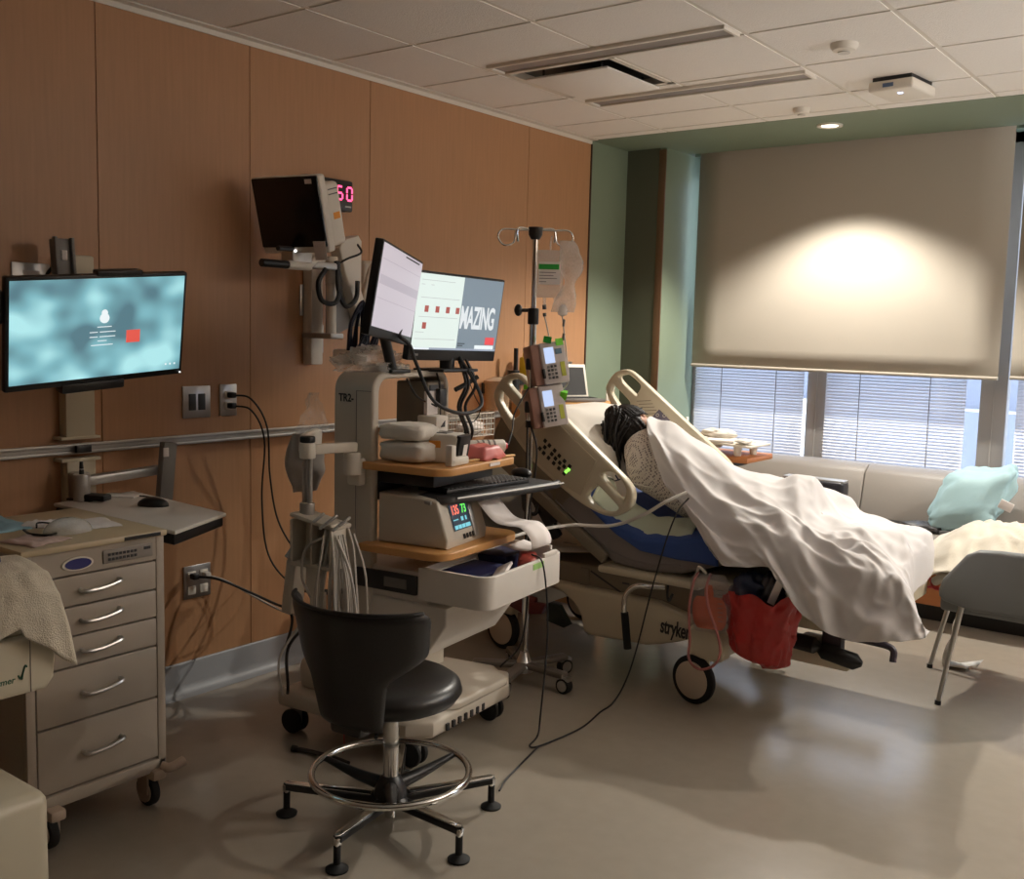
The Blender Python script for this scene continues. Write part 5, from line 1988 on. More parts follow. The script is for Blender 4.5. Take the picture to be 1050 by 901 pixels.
# floor cord from the drawer across to the bed
cord([tuple(FC @ Vector((0.53, 0.10, 0.74))), tuple(FC @ Vector((0.575, 0.11, 0.70))), tuple(FC @ Vector((0.59, 0.13, 0.45))), tuple(FC @ Vector((0.57, 0.13, 0.12))), (1.425, 3.10, 0.02), (1.44, 3.03, 0.006), (1.47, 3.06, 0.006), (1.49, 3.30, 0.006), (1.455, 3.50, 0.006), (1.462, 3.58, 0.02), (1.48, 3.64, 0.09), (1.505, 3.68, 0.22), (1.56, 3.70, 0.50), (1.60, 3.74, 0.72), (1.62, 3.79, 0.83), (1.64, 3.84, 0.88)], 0.0035, 'thin black cord looping from the drawer over the floor to the bed', name='floor_cable')
cord([(1.47, 3.04, 0.005), (1.52, 2.85, 0.005), (1.55, 2.74, 0.005), (1.585, 2.66, 0.005)], 0.0035, 'tail of thin black cord on the floor beside the stool', name='floor_cable')
# ================================================================== hospital bed
BY0, BY1 = 3.83, 4.70
def ridge(w):
    return 1 - abs(w) * 2


def XZ(y):
    """local x -> world x, local y -> world z, local z -> world -y ; plate thickness runs from y toward the camera"""
    return Matrix(((1, 0, 0, 0), (0, 0, -1, y), (0, 1, 0, 0), (0, 0, 0, 1)))


def loop2(pts, per=5):
    return [(p.x, p.y) for p in catmull([(a, b, 0) for a, b in pts], per, True)]


BED = thing('hospital_bed', 'cream hospital bed with raised head, grey mattress and side rails', 'bed', (1.5, 4.26, 0))
# mattress, bent at hip and knee
prof = [(0.60, 1.00), (0.68, 1.135), (0.73, 1.135), (1.00, 0.935), (1.30, 0.735), (1.42, 0.695), (1.60, 0.715), (1.80, 0.765), (1.98, 0.79), (2.05, 0.765), (2.20, 0.715), (2.34, 0.68), (2.39, 0.64), (2.39, 0.56), (2.34, 0.54),
        (2.25, 0.575), (2.02, 0.665), (1.80, 0.615), (1.62, 0.55), (1.45, 0.53), (1.28, 0.545), (1.20, 0.60), (0.95, 0.765)]
def dense(pts, n=4):
    out = []
    for a, b in zip(pts, pts[1:] + pts[:1]):
        for k in range(n):
            out.append((a[0] + (b[0] - a[0]) * k / n, a[1] + (b[1] - a[1]) * k / n))
    return out
g = G()
g.plate([prof], BY1 - BY0, XZ(BY1), bev=0.035, res=4)
mt = g.build('mattress', m_mattress, BED, ang=60)
g = G()
g.tube([(0.97, BY0 - 0.001, 0.79), (1.2, BY0 - 0.003, 0.645), (1.32, BY0 - 0.003, 0.59), (1.45, BY0 - 0.003, 0.575), (1.62, BY0 - 0.003, 0.59)], 0.004, n=6)
g.build('piping', m_mattress, mt)
# head section frame
g = G()
def bar(x0, z0, x1, z1, y, w, h):
    a = Vector((x0, y, z0))
    b = Vector((x1, y, z1))
    L = (b - a).length
    g.box((a + b) / 2, (L, w, h), rot=(0, math.atan2(-(z1 - z0), x1 - x0), 0), bev=0.006)
bar(0.60, 0.99, 1.26, 0.565, BY0 - 0.015, 0.03, 0.05)
bar(0.60, 0.99, 1.26, 0.565, BY1 + 0.015, 0.03, 0.05)
bar(0.58, 0.97, 1.24, 0.545, 4.26, 0.82, 0.02)
g.build('head_section', m_taupe, BED)
# rail carrier arm and latch (dark) near side
g = G()
A = [(0.66, 1.16), (0.72, 1.10), (0.86, 0.98), (0.95, 0.93), (1.08, 0.86), (1.04, 0.80), (0.94, 0.70), (0.90, 0.72), (0.95, 0.80), (0.90, 0.83), (0.72, 0.86), (0.70, 0.92), (0.63, 0.99), (0.60, 1.06)]
g.plate([loop2(A, 3)], 0.03, XZ(3.86), bev=0.006)
g.build('rail_carrier', m_taupe, BED)
g = G()
bar(0.83, 0.83, 0.99, 0.62, 3.83, 0.03, 0.05)
bar(0.90, 0.76, 0.99, 0.70, 3.82, 0.03, 0.04)
g.tube([(0.80, 3.81, 0.80), (0.83, 3.79, 0.73), (0.88, 3.80, 0.72), (0.88, 3.82, 0.76)], 0.010, n=8)
g.build('latch_linkage', m_black, BED)
# side rails
rail_o = [(0.664, 1.233), (0.66, 1.268), (0.683, 1.311), (0.721, 1.349), (0.777, 1.364), (0.825, 1.350), (0.90, 1.297), (1.024, 1.205), (1.203, 1.072), (1.329, 0.981), (1.395, 0.929), (1.423, 0.885), (1.413, 0.826), (1.357, 0.781), (1.286, 0.771), (1.175, 0.804), (1.064, 0.861), (0.899, 0.965), (0.78, 1.075), (0.70, 1.165)]
op1 = [(0.742, 1.315), (0.782, 1.337), (0.814, 1.330), (0.872, 1.285), (0.854, 1.240), (0.842, 1.233)]
op2 = [(0.703, 1.278), (0.694, 1.25), (0.702, 1.222), (0.766, 1.152), (0.785, 1.158), (0.812, 1.191), (0.729, 1.262)]
op3 = [(1.272, 0.958), (1.322, 0.962), (1.362, 0.936), (1.388, 0.892), (1.378, 0.850), (1.365, 0.850), (1.271, 0.935)]
op4 = [(1.192, 0.845), (1.237, 0.893), (1.255, 0.893), (1.348, 0.822), (1.348, 0.806), (1.33, 0.793), (1.262, 0.792)]
def rail(y, inner):
    g = G()
    g.plate([loop2(rail_o, 6), loop2(op1, 5), loop2(op2, 5), loop2(op3, 5), loop2(op4, 5)], 0.045, XZ(y), bev=0.012)
    r = g.build('side_rail', m_cream, BED)
    return r
rn = rail(3.79, False)
rf = rail(4.765, True)
g = G()
pan = [(0.865, 1.165), (0.93, 1.228), (1.24, 1.005), (1.165, 0.845), (1.06, 0.885), (0.90, 0.985), (0.80, 1.09)]
g.plate([pan], 0.006, XZ(3.7455), bev=0.002)
cp = g.build('control_panel', mat('rail_panel_cream', s2l(194, 182, 158), 0.5), rn)
for x, z in [(0.968, 1.07), (0.992, 1.051), (1.021, 1.031), (1.047, 1.01), (1.076, 0.989), (1.104, 0.969), (0.94, 1.033), (0.962, 1.014), (0.989, 0.995), (1.018, 0.974), (1.047, 0.954), (1.076, 0.934), (0.967, 1.041), (1.006, 1.014), (1.027, 0.996), (1.051, 0.979), (1.075, 0.965)]:
    g = G()
    s_ = 0.0085
    g.box((x, 3.739, z), (s_ * 2, 0.004, s_ * 2), rot=(0, R(36), 0), bev=0.001)
    g.build('button', m_black, rn)
for x, z in ((1.086, 0.943), (1.099, 0.953)):
    g = G()
    g.box((x, 3.738, z), (0.013, 0.005, 0.013), rot=(0, R(36), 0), bev=0.001)
    g.build('lit_button', glow('green_lit_button', s2l(150, 255, 90), 1.6), rn)
m_purple = mat('purple_grey_keypad', s2l(104, 98, 118), 0.5)
for quad, nm in (([(0.953, 1.123), (0.993, 1.166), (1.06, 1.114), (1.02, 1.07)], 'nurse_call_pad'), ([(1.07, 1.066), (1.095, 1.096), (1.168, 1.042), (1.14, 1.01)], 'reading_light_pad')):
    g = G()
    g.plate([quad], 0.004, XZ(4.7205), bev=0.001)
    pd = g.build(nm, m_purple, rf)
    cx, cz = sum(q[0] for q in quad) / 4, sum(q[1] for q in quad) / 4
    for dx, dz in ((-0.02, 0.018), (0.015, -0.015), (0.02, 0.018), (-0.005, -0.02)):
        g = G()
        Fq = Matrix.Translation((cx + dx, 4.716, cz + dz)) @ Matrix.Rotation(PI / 2, 4, 'X')
        g.lathe((0, 0, 0), [(0.009, 0.0), (0.009, 0.002), (0.0065, 0.002), (0.0065, 0.0)], 14)
        g.build('pad_icon', m_white, rf, F=Fq)
for k in range(5):
    g = G()
    z = 1.205 - 0.016 * k
    g.box((0.90 + 0.012 * k, 4.7185, z), (0.085, 0.002, 0.003), rot=(0, R(-6), 0))
    g.build('print_line', m_taupe, rf)
# printed card seen through the near rail
g = G()
g.plate([[(1.285, 0.955), (1.34, 0.96), (1.385, 0.86), (1.33, 0.855)]], 0.003, XZ(3.80))
cd = g.build('rail_card', m_paper, rn)
g = G()
g.box((1.315, 3.7955, 0.935), (0.028, 0.002, 0.006), rot=(0, R(50), 0))
g.box((1.318, 3.7955, 0.925), (0.03, 0.002, 0.005), rot=(0, R(-20), 0))
g.build('card_mark', m_navy, rn)
# deck and lower frame
g = G()
g.lo((1.22, BY0 - 0.02, 0.50), (1.72, BY1 + 0.02, 0.535), bev=0.012)
g.lo((1.70, BY0 - 0.02, 0.515), (2.38, BY1 + 0.02, 0.56), bev=0.012)
g.build('deck', m_cream, BED)
g = G()
g.plate([[(0.45, 0.36), (1.72, 0.36), (1.72, 0.50), (0.45, 0.50)]], 0.74, XZ(4.64), bev=0.012)
g.box((1.10, 3.897, 0.43), (0.05, 0.012, 0.11), bev=0.02)
fr = g.build('lift_frame', m_taupe, BED)
g = G()
bar(1.13, 0.475, 1.36, 0.375, 3.898, 0.004, 0.008)
g.lo((1.30, 3.896, 0.445), (1.335, 3.90, 0.452))
g.build('frame_crease', m_dgrey, fr)
for x in (1.57, 1.76):
    g = G()
    g.tube([(x, 3.82, 0.50), (x + 0.005, 3.81, 0.455), (x + 0.02, 3.80, 0.44), (x + 0.03, 3.81, 0.47)], 0.006, n=8)
    g.build('hook', m_black, BED)
# base cover with a wheel arch at the head end
base_o = [(0.42, 0.20), (0.70, 0.19)]
for k in range(9):
    a = PI - PI * k / 8
    base_o.append((0.92 + 0.20 * math.cos(a), 0.20 + 0.17 * math.sin(a)))
base_o += [(1.15, 0.185), (1.45, 0.20), (1.54, 0.225), (1.60, 0.245), (1.66, 0.27), (1.66, 0.37), (1.50, 0.405), (0.42, 0.405)]
g = G()
g.plate([base_o], 0.80, XZ(4.66), bev=0.02)
bc = g.build('base_cover', m_cream, BED)
g = G()
Fs = Matrix.Translation((1.522, 3.8585, 0.306)) @ Matrix.Rotation(R(3), 4, 'Y') @ Matrix.Rotation(PI / 2, 4, 'X')
g.text('stryker', 0.092, Fs, depth=0.002, align='LEFT', bold=0.002, space=0.95, sx=0.56)
g.build('lettering', m_black, bc)
g = G()
cor = [(1.69, 0.27), (1.705, 0.235), (1.80, 0.222), (1.845, 0.23), (1.86, 0.30), (1.82, 0.35), (1.74, 0.365), (1.70, 0.355)]
g.plate([loop2(cor, 2)], 0.10, XZ(3.88), bev=0.02)
g.build('base_corner', m_cream, BED)
g = G()
g.lo((1.66, 3.98, 0.24), (2.30, 4.06, 0.30), bev=0.012)
g.lo((1.66, 4.46, 0.24), (2.30, 4.54, 0.30), bev=0.012)
g.lo((1.66, 3.9, 0.20), (1.80, 4.62, 0.27), bev=0.012)
g.build('base_bar', m_cream, BED)
def pedal(x0, z0, x1, z1, y, w):
    g = G()
    a, b = Vector((x0, y, z0)), Vector((x1, y, z1))
    g.tube([a, a.lerp(b, 0.15), a.lerp(b, 0.85), b], [0.012, w, w, 0.012], n=12, raw=True)
    return g
g = pedal(2.02, 0.335, 2.19, 0.325, 3.97, 0.034)
g.build('foot_pedal', m_rubber, BED)
g = pedal(2.17, 0.31, 2.35, 0.285, 3.99, 0.034)
g.build('foot_pedal', m_rubber, BED)
g = G()
g.lo((2.10, 3.97, 0.32), (2.18, 4.04, 0.36), bev=0.01)
g.build('pedal_link', m_grey, BED)
g = G()
g.lo((2.18, 4.0, 0.30), (2.26, 4.05, 0.40), bev=0.006)
g.tube([(2.24, 4.03, 0.37), (2.36, 4.03, 0.37), (2.45, 4.03, 0.36), (2.46, 4.02, 0.31)], 0.014, n=8)
g.build('pedal_bracket', mat('dark_purple_plastic', s2l(52, 46, 58), 0.5), BED)
g = G()
g.lo((0.70, 3.845, 0.27), (0.86, 3.875, 0.31), bev=0.01)
g.plate([[(0.66, 0.26), (0.72, 0.33), (0.80, 0.285), (0.92, 0.29), (0.90, 0.24), (0.80, 0.22)]], 0.03, XZ(3.87), bev=0.004)
g.build('brake_pedal', mat('maroon_plastic', s2l(100, 34, 34), 0.45), BED)
g = G()
g.plate([[(0.94, 0.30), (1.0, 0.30), (1.06, 0.22), (1.03, 0.20), (0.93, 0.215)]], 0.03, XZ(3.87), bev=0.004)
g.build('steer_pedal', mat('dark_green_plastic', s2l(28, 40, 34), 0.45), BED)
# wheels
for x, y in ((1.69, 3.865), (1.69, 4.66), (0.62, 3.92), (0.62, 4.62)):
    g = G()
    g.lo((x - 0.045, y + 0.03, 0.12), (x + 0.045, y + 0.06, 0.27), bev=0.01)
    w = g.build('caster', m_cream, BED)
    g = G()
    g.lathe((0, 0, 0), [(0.0, -0.022), (0.07, -0.022), (0.095, -0.018), (0.104, -0.006), (0.104, 0.012), (0.09, 0.022), (0.0, 0.022)], 40)
    g.build('tire', m_rubber, w, F=Matrix.Translation((x, y, 0.105)) @ Matrix.Rotation(R(-8), 4, 'Z') @ Matrix.Rotation(PI / 2, 4, 'X'))
    g = G()
    g.lathe((0, 0, 0), [(0.082, 0.021), (0.075, 0.026), (0.0, 0.03)], 36)
    g.build('wheel_disc', mat('pale_wheel_disc', s2l(206, 190, 170), 0.5), w, F=Matrix.Translation((x, y, 0.105)) @ Matrix.Rotation(R(-8), 4, 'Z') @ Matrix.Rotation(PI / 2, 4, 'X'))
# fold-down steel handle on the near side
g = G()
g.tube([(1.395, 3.80, 0.20), (1.375, 3.795, 0.36), (1.385, 3.79, 0.43), (1.43, 3.79, 0.475), (1.50, 3.80, 0.485), (1.55, 3.83, 0.485)], 0.0125, n=12, per=8)
hb = g.build('steel_handle', m_chrome, BED)
g = G()
g.tube([(1.397, 3.80, 0.19), (1.378, 3.795, 0.35)], 0.017, n=12, raw=True)
g.build('handle_sleeve', m_rubber, hb)
# headboard and lower tray
g = G()
g.plate([loop2([(0.02, 0.42), (0.02, 0.82), (0.08, 0.95), (0.45, 0.98), (0.82, 0.95), (0.88, 0.82), (0.88, 0.42)], 4)], 0.04, Matrix(((0, 0, 1, 0.40), (1, 0, 0, 3.81), (0, 1, 0, 0), (0, 0, 0, 1))), bev=0.012)
g.build('headboard', m_taupe, BED)
g = G()
g.plate([[(0.72, 3.84), (0.98, 3.84), (1.10, 3.95), (1.02, 4.5), (0.72, 4.55)]], 0.03, Matrix.Translation((0, 0, 0.545)) , bev=0.01)
tr_ = g.build('under_tray', mat('warm_taupe_panel', s2l(170, 156, 140), 0.5), BED)
g = G()
g.lo((0.95, 3.93, 0.574), (1.02, 3.95, 0.577))
g.build('tray_slot', m_black, tr_)
g = G()
g.plate([[(2.38, 0.46), (2.41, 0.46), (2.415, 0.56), (2.385, 0.56)]], 0.7, XZ(4.62), bev=0.008)
g.build('footboard', m_cream, BED)

# white papers tucked under the head end
g = G()
g.box((0.84, 3.96, 0.66), (0.16, 0.01, 0.14), rot=(R(-18), R(6), 0.2))
tag(g.build('paper_sheet', m_paper, base=(0.84, 3.96, 0.58)), 'white papers standing under the raised head of the bed', 'paper')

# ---- blue pad hanging over the mattress edge
def prof_top(x):
    T = [(0.60, 1.18), (0.73, 1.135), (1.00, 0.935), (1.30, 0.735), (1.42, 0.695), (1.60, 0.715), (1.80, 0.765), (1.98, 0.80), (2.07, 0.79), (2.22, 0.765), (2.40, 0.71), (2.8, 0.66)]
    for (a, za), (b, zb) in zip(T, T[1:]):
        if x <= b:
            return za + (zb - za) * (x - a) / (b - a)
    return T[-1][1]
def pad_pt(u, v):
    x = 1.12 + 0.66 * u
    drop = 0.012 + 0.10 * u ** 1.8
    path = [(4.35, 0.012), (3.95, 0.012), (3.865, 0.010), (3.828, -0.01), (3.815, -0.03), (3.812, -0.03 - drop * 0.5), (3.812, -0.03 - drop)]
    q = v * (len(path) - 1)
    k = min(int(q), len(path) - 2)
    f = q - k
    return Vector((x + 0.05 * max(0, v - 0.55) * u, path[k][0] * (1 - f) + path[k + 1][0] * f - 0.003 * math.sin(u * 14) * (v > 0.6), prof_top(x) + path[k][1] * (1 - f) + path[k + 1][1] * f))
g = G()
g.grid(pad_pt, 40, 30, thick=0.004)
tag(g.build('bed_pad', m_bluepad, base=(1.45, 3.82, 0.6), ang=180), 'royal blue pad hanging over the near edge of the grey mattress', 'bed pad')
g = G()
def pale_pt(u, v):
    x = 1.16 + 0.50 * u
    y = 4.05 - 0.215 * v
    z = prof_top(x) + 0.02 + 0.055 * math.sin(PI * min(1, v * 1.15)) * (1 - 0.5 * u) + 0.012 * noise.noise(Vector((u * 7, v * 4, 4))) - 0.03 * max(0, v - 0.85) / 0.15
    return Vector((x, y, z))
g.grid(pale_pt, 36, 22, thick=0.004)
tag(g.build('draw_sheet', mat('pale_green_linen', s2l(196, 204, 186), 0.85, bump=0.05, bscale=150), base=(1.4, 3.95, 0.72), ang=180), 'pale green draw sheet bunched behind the patient, above the blue pad', 'linen')

# ---- pillow
def pillow_fn(C, ax, ay, az, sx, sy, sz, seed, wr=0.05):
    def fn(u, v):
        th, ph = 2 * PI * u, PI * v
        e = 0.55
        f = lambda w, e=e: math.copysign(abs(w) ** e, w)
        w_ = max(0.0, math.sin(ph)) ** 0.42
        d = (f(math.cos(th)) * w_, f(math.cos(ph), 0.6), math.sin(th) * w_)
        k = 1 + wr * noise.noise(Vector((d[0] * 2 + seed, d[1] * 2, d[2] * 2))) + wr * 0.5 * noise.noise(Vector((d[0] * 6, d[1] * 6 + seed, 0)))
        edge = max(abs(d[0]), abs(d[1]))
        zz = d[2] * sz * (1 - 0.55 * edge ** 3)
        return C + ax * d[0] * sx * k + ay * d[1] * sy * k + az * zz * k
    return fn
ax = Vector((0.81, 0, -0.59))
az = Vector((0.59, 0, 0.81))
g = G()
g.grid(pillow_fn(Vector((0.965, 4.25, 1.045)), ax, Vector((0, 1, 0)), az, 0.25, 0.36, 0.10, 2.0, 0.09), 48, 28, closeu=True)
tag(g.build('bed_pillow', m_linen, base=(0.965, 4.25, 0.95), ang=180), 'crumpled white pillow under the dark-haired patient\'s head', 'pillow')

# ================================================================== patient, lying on the side, back to the camera
P = thing('person', 'person asleep on their side in the bed, dark hair, patterned gown', 'person', (1.5, 4.15, 0.75))
V = {'pelvis': (1.60, 4.14, 0.845, 0.125), 'waist': (1.46, 4.14, 0.90, 0.105), 'chest': (1.335, 4.14, 0.965, 0.125), 'upper': (1.255, 4.145, 1.01, 0.10), 'neck': (1.205, 4.165, 1.05, 0.05), 'head0': (1.175, 4.18, 1.085, 0.06),
     'sh_u': (1.30, 4.13, 1.06, 0.06), 'el_u': (1.45, 4.30, 0.965, 0.042), 'wr_u': (1.50, 4.42, 0.84, 0.028), 'ha_u': (1.53, 4.45, 0.815, 0.03),
     'sh_l': (1.27, 4.20, 0.93, 0.058), 'el_l': (1.43, 4.36, 0.80, 0.042), 'wr_l': (1.33, 4.50, 0.82, 0.026), 'ha_l': (1.30, 4.52, 0.845, 0.028),
     'hip_u': (1.66, 4.14, 0.90, 0.088), 'kn_u': (1.96, 4.24, 0.835, 0.048), 'an_u': (2.20, 4.12, 0.745, 0.028), 'to_u': (2.27, 4.20, 0.725, 0.02),
     'hip_l': (1.66, 4.18, 0.81, 0.085), 'kn_l': (1.95, 4.27, 0.81, 0.045), 'an_l': (2.19, 4.20, 0.735, 0.028), 'to_l': (2.26, 4.26, 0.72, 0.02)}
E_ = [('pelvis', 'waist'), ('waist', 'chest'), ('chest', 'upper'), ('upper', 'neck'), ('neck', 'head0'), ('upper', 'sh_u'), ('sh_u', 'el_u'), ('el_u', 'wr_u'), ('wr_u', 'ha_u'), ('upper', 'sh_l'), ('sh_l', 'el_l'), ('el_l', 'wr_l'), ('wr_l', 'ha_l'),
      ('pelvis', 'hip_u'), ('hip_u', 'kn_u'), ('kn_u', 'an_u'), ('an_u', 'to_u'), ('pelvis', 'hip_l'), ('hip_l', 'kn_l'), ('kn_l', 'an_l'), ('an_l', 'to_l')]
for hnd, dr, nrm in (('ha_u', Vector((0.7, 0.5, -0.35)), Vector((0.2, 0.7, -0.5))), ('ha_l', Vector((-0.8, 0.3, 0.25)), Vector((0.3, 0.8, 0.0)))):
    hx, hy, hz, _ = V[hnd]
    h0 = Vector((hx, hy, hz))
    dr = dr.normalized()
    sd = dr.cross(nrm).normalized()
    for k, (o, ln) in enumerate(((-0.027, 0.062), (-0.010, 0.075), (0.009, 0.072), (0.026, 0.055))):
        p1_ = h0 + dr * 0.028 + sd * o
        p2_ = p1_ + dr * ln * 0.55 + nrm.normalized() * 0.006
        p3_ = p2_ + dr * ln * 0.4 + nrm.normalized() * 0.016
        nm = [hnd + '_f%d%d' % (k, q) for q in range(3)]
        for n_, q_, r_ in zip(nm, (p1_, p2_, p3_), (0.0095, 0.0085, 0.0075)):
            V[n_] = (q_.x, q_.y, q_.z, r_)
        E_ += [(hnd, nm[0]), (nm[0], nm[1]), (nm[1], nm[2])]
    t1 = h0 + sd * -0.035 + dr * 0.005
    t2 = t1 + dr * 0.03 + sd * -0.012
    V[hnd + '_t0'] = (t1.x, t1.y, t1.z, 0.011)
    V[hnd + '_t1'] = (t2.x, t2.y, t2.z, 0.009)
    E_ += [(hnd, hnd + '_t0'), (hnd + '_t0', hnd + '_t1')]
names = list(V)
me = bpy.data.meshes.new('body')
me.from_pydata([Vector(V[n][:3]) for n in names], [(names.index(a), names.index(b)) for a, b in E_], [])
bo = bpy.data.objects.new('body_skeleton', me)
COL.objects.link(bo)
md = bo.modifiers.new('skin', 'SKIN')
md.use_smooth_shade = True
for n, sv in zip(names, me.skin_vertices[0].data):
    r_ = V[n][3]
    sv.radius = (r_, r_)
    sv.use_root = n == 'pelvis'
sd_ = bo.modifiers.new('sub', 'SUBSURF')
sd_.levels = sd_.render_levels = 2
dg = bpy.context.evaluated_depsgraph_get()
bme = bpy.data.meshes.new_from_object(bo.evaluated_get(dg))
bpy.data.objects.remove(bo)
g = G()
tb = bmesh.new()
tb.from_mesh(bme)
bpy.data.meshes.remove(bme)
g._add(tb)
# head: crown toward the pillow top, face toward the window
HC = Vector((1.15, 4.20, 1.105))
up_ = Vector((-0.72, 0.05, 0.69)).normalized()
fw_ = Vector((0.18, 0.96, 0.20))
fw_ = (fw_ - up_ * fw_.dot(up_)).normalized()
rt_ = fw_.cross(up_).normalized()
HF = Matrix((rt_, fw_, up_)).transposed().to_4x4()
HF.translation = HC
def head_pt(u, v):
    th, ph = 2 * PI * u, PI * v
    x, y, z = math.cos(th) * math.sin(ph), math.sin(th) * math.sin(ph), math.cos(ph)
    k = Vector((x * 0.076, y * 0.098, z * 0.118))
    if z < 0:
        k.x *= 1 - 0.28 * z * z
        if y > 0:
            k.y *= 1 - 0.06 * z * z
        else:
            k.y *= 1 + 0.35 * z
    if y > 0.6:
        nz_ = math.exp(-((x / 0.16) ** 2) - (((z + 0.18) / 0.20) ** 2))
        k.y += 0.024 * nz_
        for s_ in (-1, 1):
            k.y -= 0.010 * math.exp(-(((x - s_ * 0.36) / 0.16) ** 2) - (((z - 0.04) / 0.13) ** 2))
        k.y += 0.007 * math.exp(-((x / 0.28) ** 2) - (((z + 0.52) / 0.07) ** 2))
    return HF @ k
g.grid(head_pt, 40, 28, closeu=True)
for s_ in (-1, 1):
    c = HF @ Vector((s_ * 0.078, -0.005, -0.01))
    g.sph(c, (0.012, 0.022, 0.034), 14, 10, rot=HF.to_euler())
bd = g.build('body', m_skin, P, ang=180)
# hair: cap over crown and back of the head with strands falling onto the pillow
def hair_pt(u, v):
    th, ph = 2 * PI * u, PI * (0.02 + 0.72 * v)
    x, y, z = math.cos(th) * math.sin(ph), math.sin(th) * math.sin(ph), math.cos(ph)
    k = Vector((x * 0.090, y * 0.110 - 0.006, z * 0.130))
    if y > 0:
        k.z = max(k.z, 0.045 + 0.03 * y) if z < 0.5 else k.z
    k *= 1 + 0.05 * noise.noise(Vector((x * 3, y * 3, z * 2))) + 0.025 * math.sin(th * 26 + 6 * z)
    return HF @ k
g = G()
g.grid(hair_pt, 80, 24, closeu=True)
rnd = random.Random(3)
for k in range(150):
    a = rnd.uniform(-1, 1)
    s0 = HF @ Vector((0.088 * a, -0.07 - 0.045 * (1 - a * a), 0.05 + rnd.uniform(-0.07, 0.06)))
    e0 = Vector((1.105 + 0.04 * a + rnd.uniform(-0.01, 0.02), 4.09 + rnd.uniform(-0.03, 0.05), 0.985 + rnd.uniform(-0.04, 0.05)))
    mid = s0.lerp(e0, 0.5) + Vector((-0.008, -0.026 + rnd.uniform(-0.008, 0.008), 0.006))
    g.tube([s0, mid, e0, e0 + Vector((0.004, 0.0, -0.04))], [0.004, 0.0075, 0.006, 0.0015], n=5, per=4)
for k in range(110):
    a = rnd.uniform(-1.25, 1.25)
    P0_ = HF @ Vector((0.015 * a, -0.02 + 0.01 * a, 0.128))
    def on_(e_, f_):
        x, y, z = math.sin(e_) * math.cos(f_), math.sin(e_) * math.sin(f_), math.cos(e_)
        return HF @ Vector((x * 0.094, y * 0.114 - 0.006, z * 0.133))
    f_ = -PI / 2 + a * 1.6
    g.tube([P0_, on_(0.45, f_), on_(0.95, f_ + 0.12), on_(1.45, f_ + 0.2)], [0.003, 0.006, 0.006, 0.002], n=5, per=4)
def knot_pt(u, v):
    th, ph = 2 * PI * u, PI * v
    d = Vector((math.cos(th) * math.sin(ph), math.sin(th) * math.sin(ph), math.cos(ph)))
    k = 1 + 0.07 * math.sin(th * 9 + ph * 5) + 0.06 * noise.noise(d * 3)
    return HF @ (Vector((0.01, -0.055, 0.108)) + Vector((d.x * 0.046, d.y * 0.042, d.z * 0.036)) * k)
g.grid(knot_pt, 60, 24, closeu=True)
g.build('hair', m_hair, P, ang=180)
# gown
def gown_mat():
    m = bpy.data.materials.new('gown_print')
    m.use_nodes = True
    nt = m.node_tree
    b = nt.nodes['Principled BSDF']
    tc = nt.nodes.new('ShaderNodeTexCoord')
    mp = nt.nodes.new('ShaderNodeMapping')
    mp.inputs['Rotation'].default_value = (0.4, 0.6, 0.5)
    vo = nt.nodes.new('ShaderNodeTexVoronoi')
    vo.inputs['Scale'].default_value = 84
    vo.inputs['Randomness'].default_value = 0.25
    cr = nt.nodes.new('ShaderNodeValToRGB')
    cr.color_ramp.elements[0].position = 0.30
    cr.color_ramp.elements[0].color = s2l(122, 108, 112) + (1,)
    cr.color_ramp.elements[1].position = 0.40
    cr.color_ramp.elements[1].color = s2l(222, 212, 204) + (1,)
    nt.links.new(tc.outputs['Object'], mp.inputs[0])
    nt.links.new(mp.outputs[0], vo.inputs['Vector'])
    nt.links.new(vo.outputs['Distance'], cr.inputs[0])
    nt.links.new(cr.outputs[0], b.inputs['Base Color'])
    b.inputs['Roughness'].default_value = 0.85
    return m
gp = [(Vector((1.185, 4.14, 1.055)), 0.062), (Vector((1.225, 4.135, 1.045)), 0.105), (Vector((1.285, 4.13, 1.00)), 0.15), (Vector((1.36, 4.13, 0.955)), 0.158), (Vector((1.46, 4.125, 0.905)), 0.148), (Vector((1.55, 4.11, 0.86)), 0.14), (Vector((1.62, 4.10, 0.84)), 0.12)]
gc = catmull([p_ for p_, r_ in gp], 5)
gr = catmull([Vector((r_, 0, 0)) for p_, r_ in gp], 5)
def gown_pt(u, v):
    i = v * (len(gc) - 1)
    k = min(int(i), len(gc) - 2)
    c = gc[k].lerp(gc[k + 1], i - k)
    r_ = gr[k].x + (gr[k + 1].x - gr[k].x) * (i - k)
    ax_ = Vector((0.86, 0, -0.5))
    y_ = Vector((0, 1, 0))
    z_ = Vector((0.5, 0, 0.86))
    th = 2 * PI * u
    w = 1 + 0.05 * noise.noise(Vector((math.cos(th) * 2, math.sin(th) * 2, v * 6))) + 0.03 * noise.noise(Vector((math.cos(th) * 6, math.sin(th) * 6, v * 14)))
    return c + y_ * (math.cos(th) * r_ * 0.98 * w) + z_ * (math.sin(th) * r_ * 0.92 * w)
g = G()
g.grid(gown_pt, 56, 44, closeu=True, thick=0.002)
g.build('gown', gown_mat(), P, ang=180)

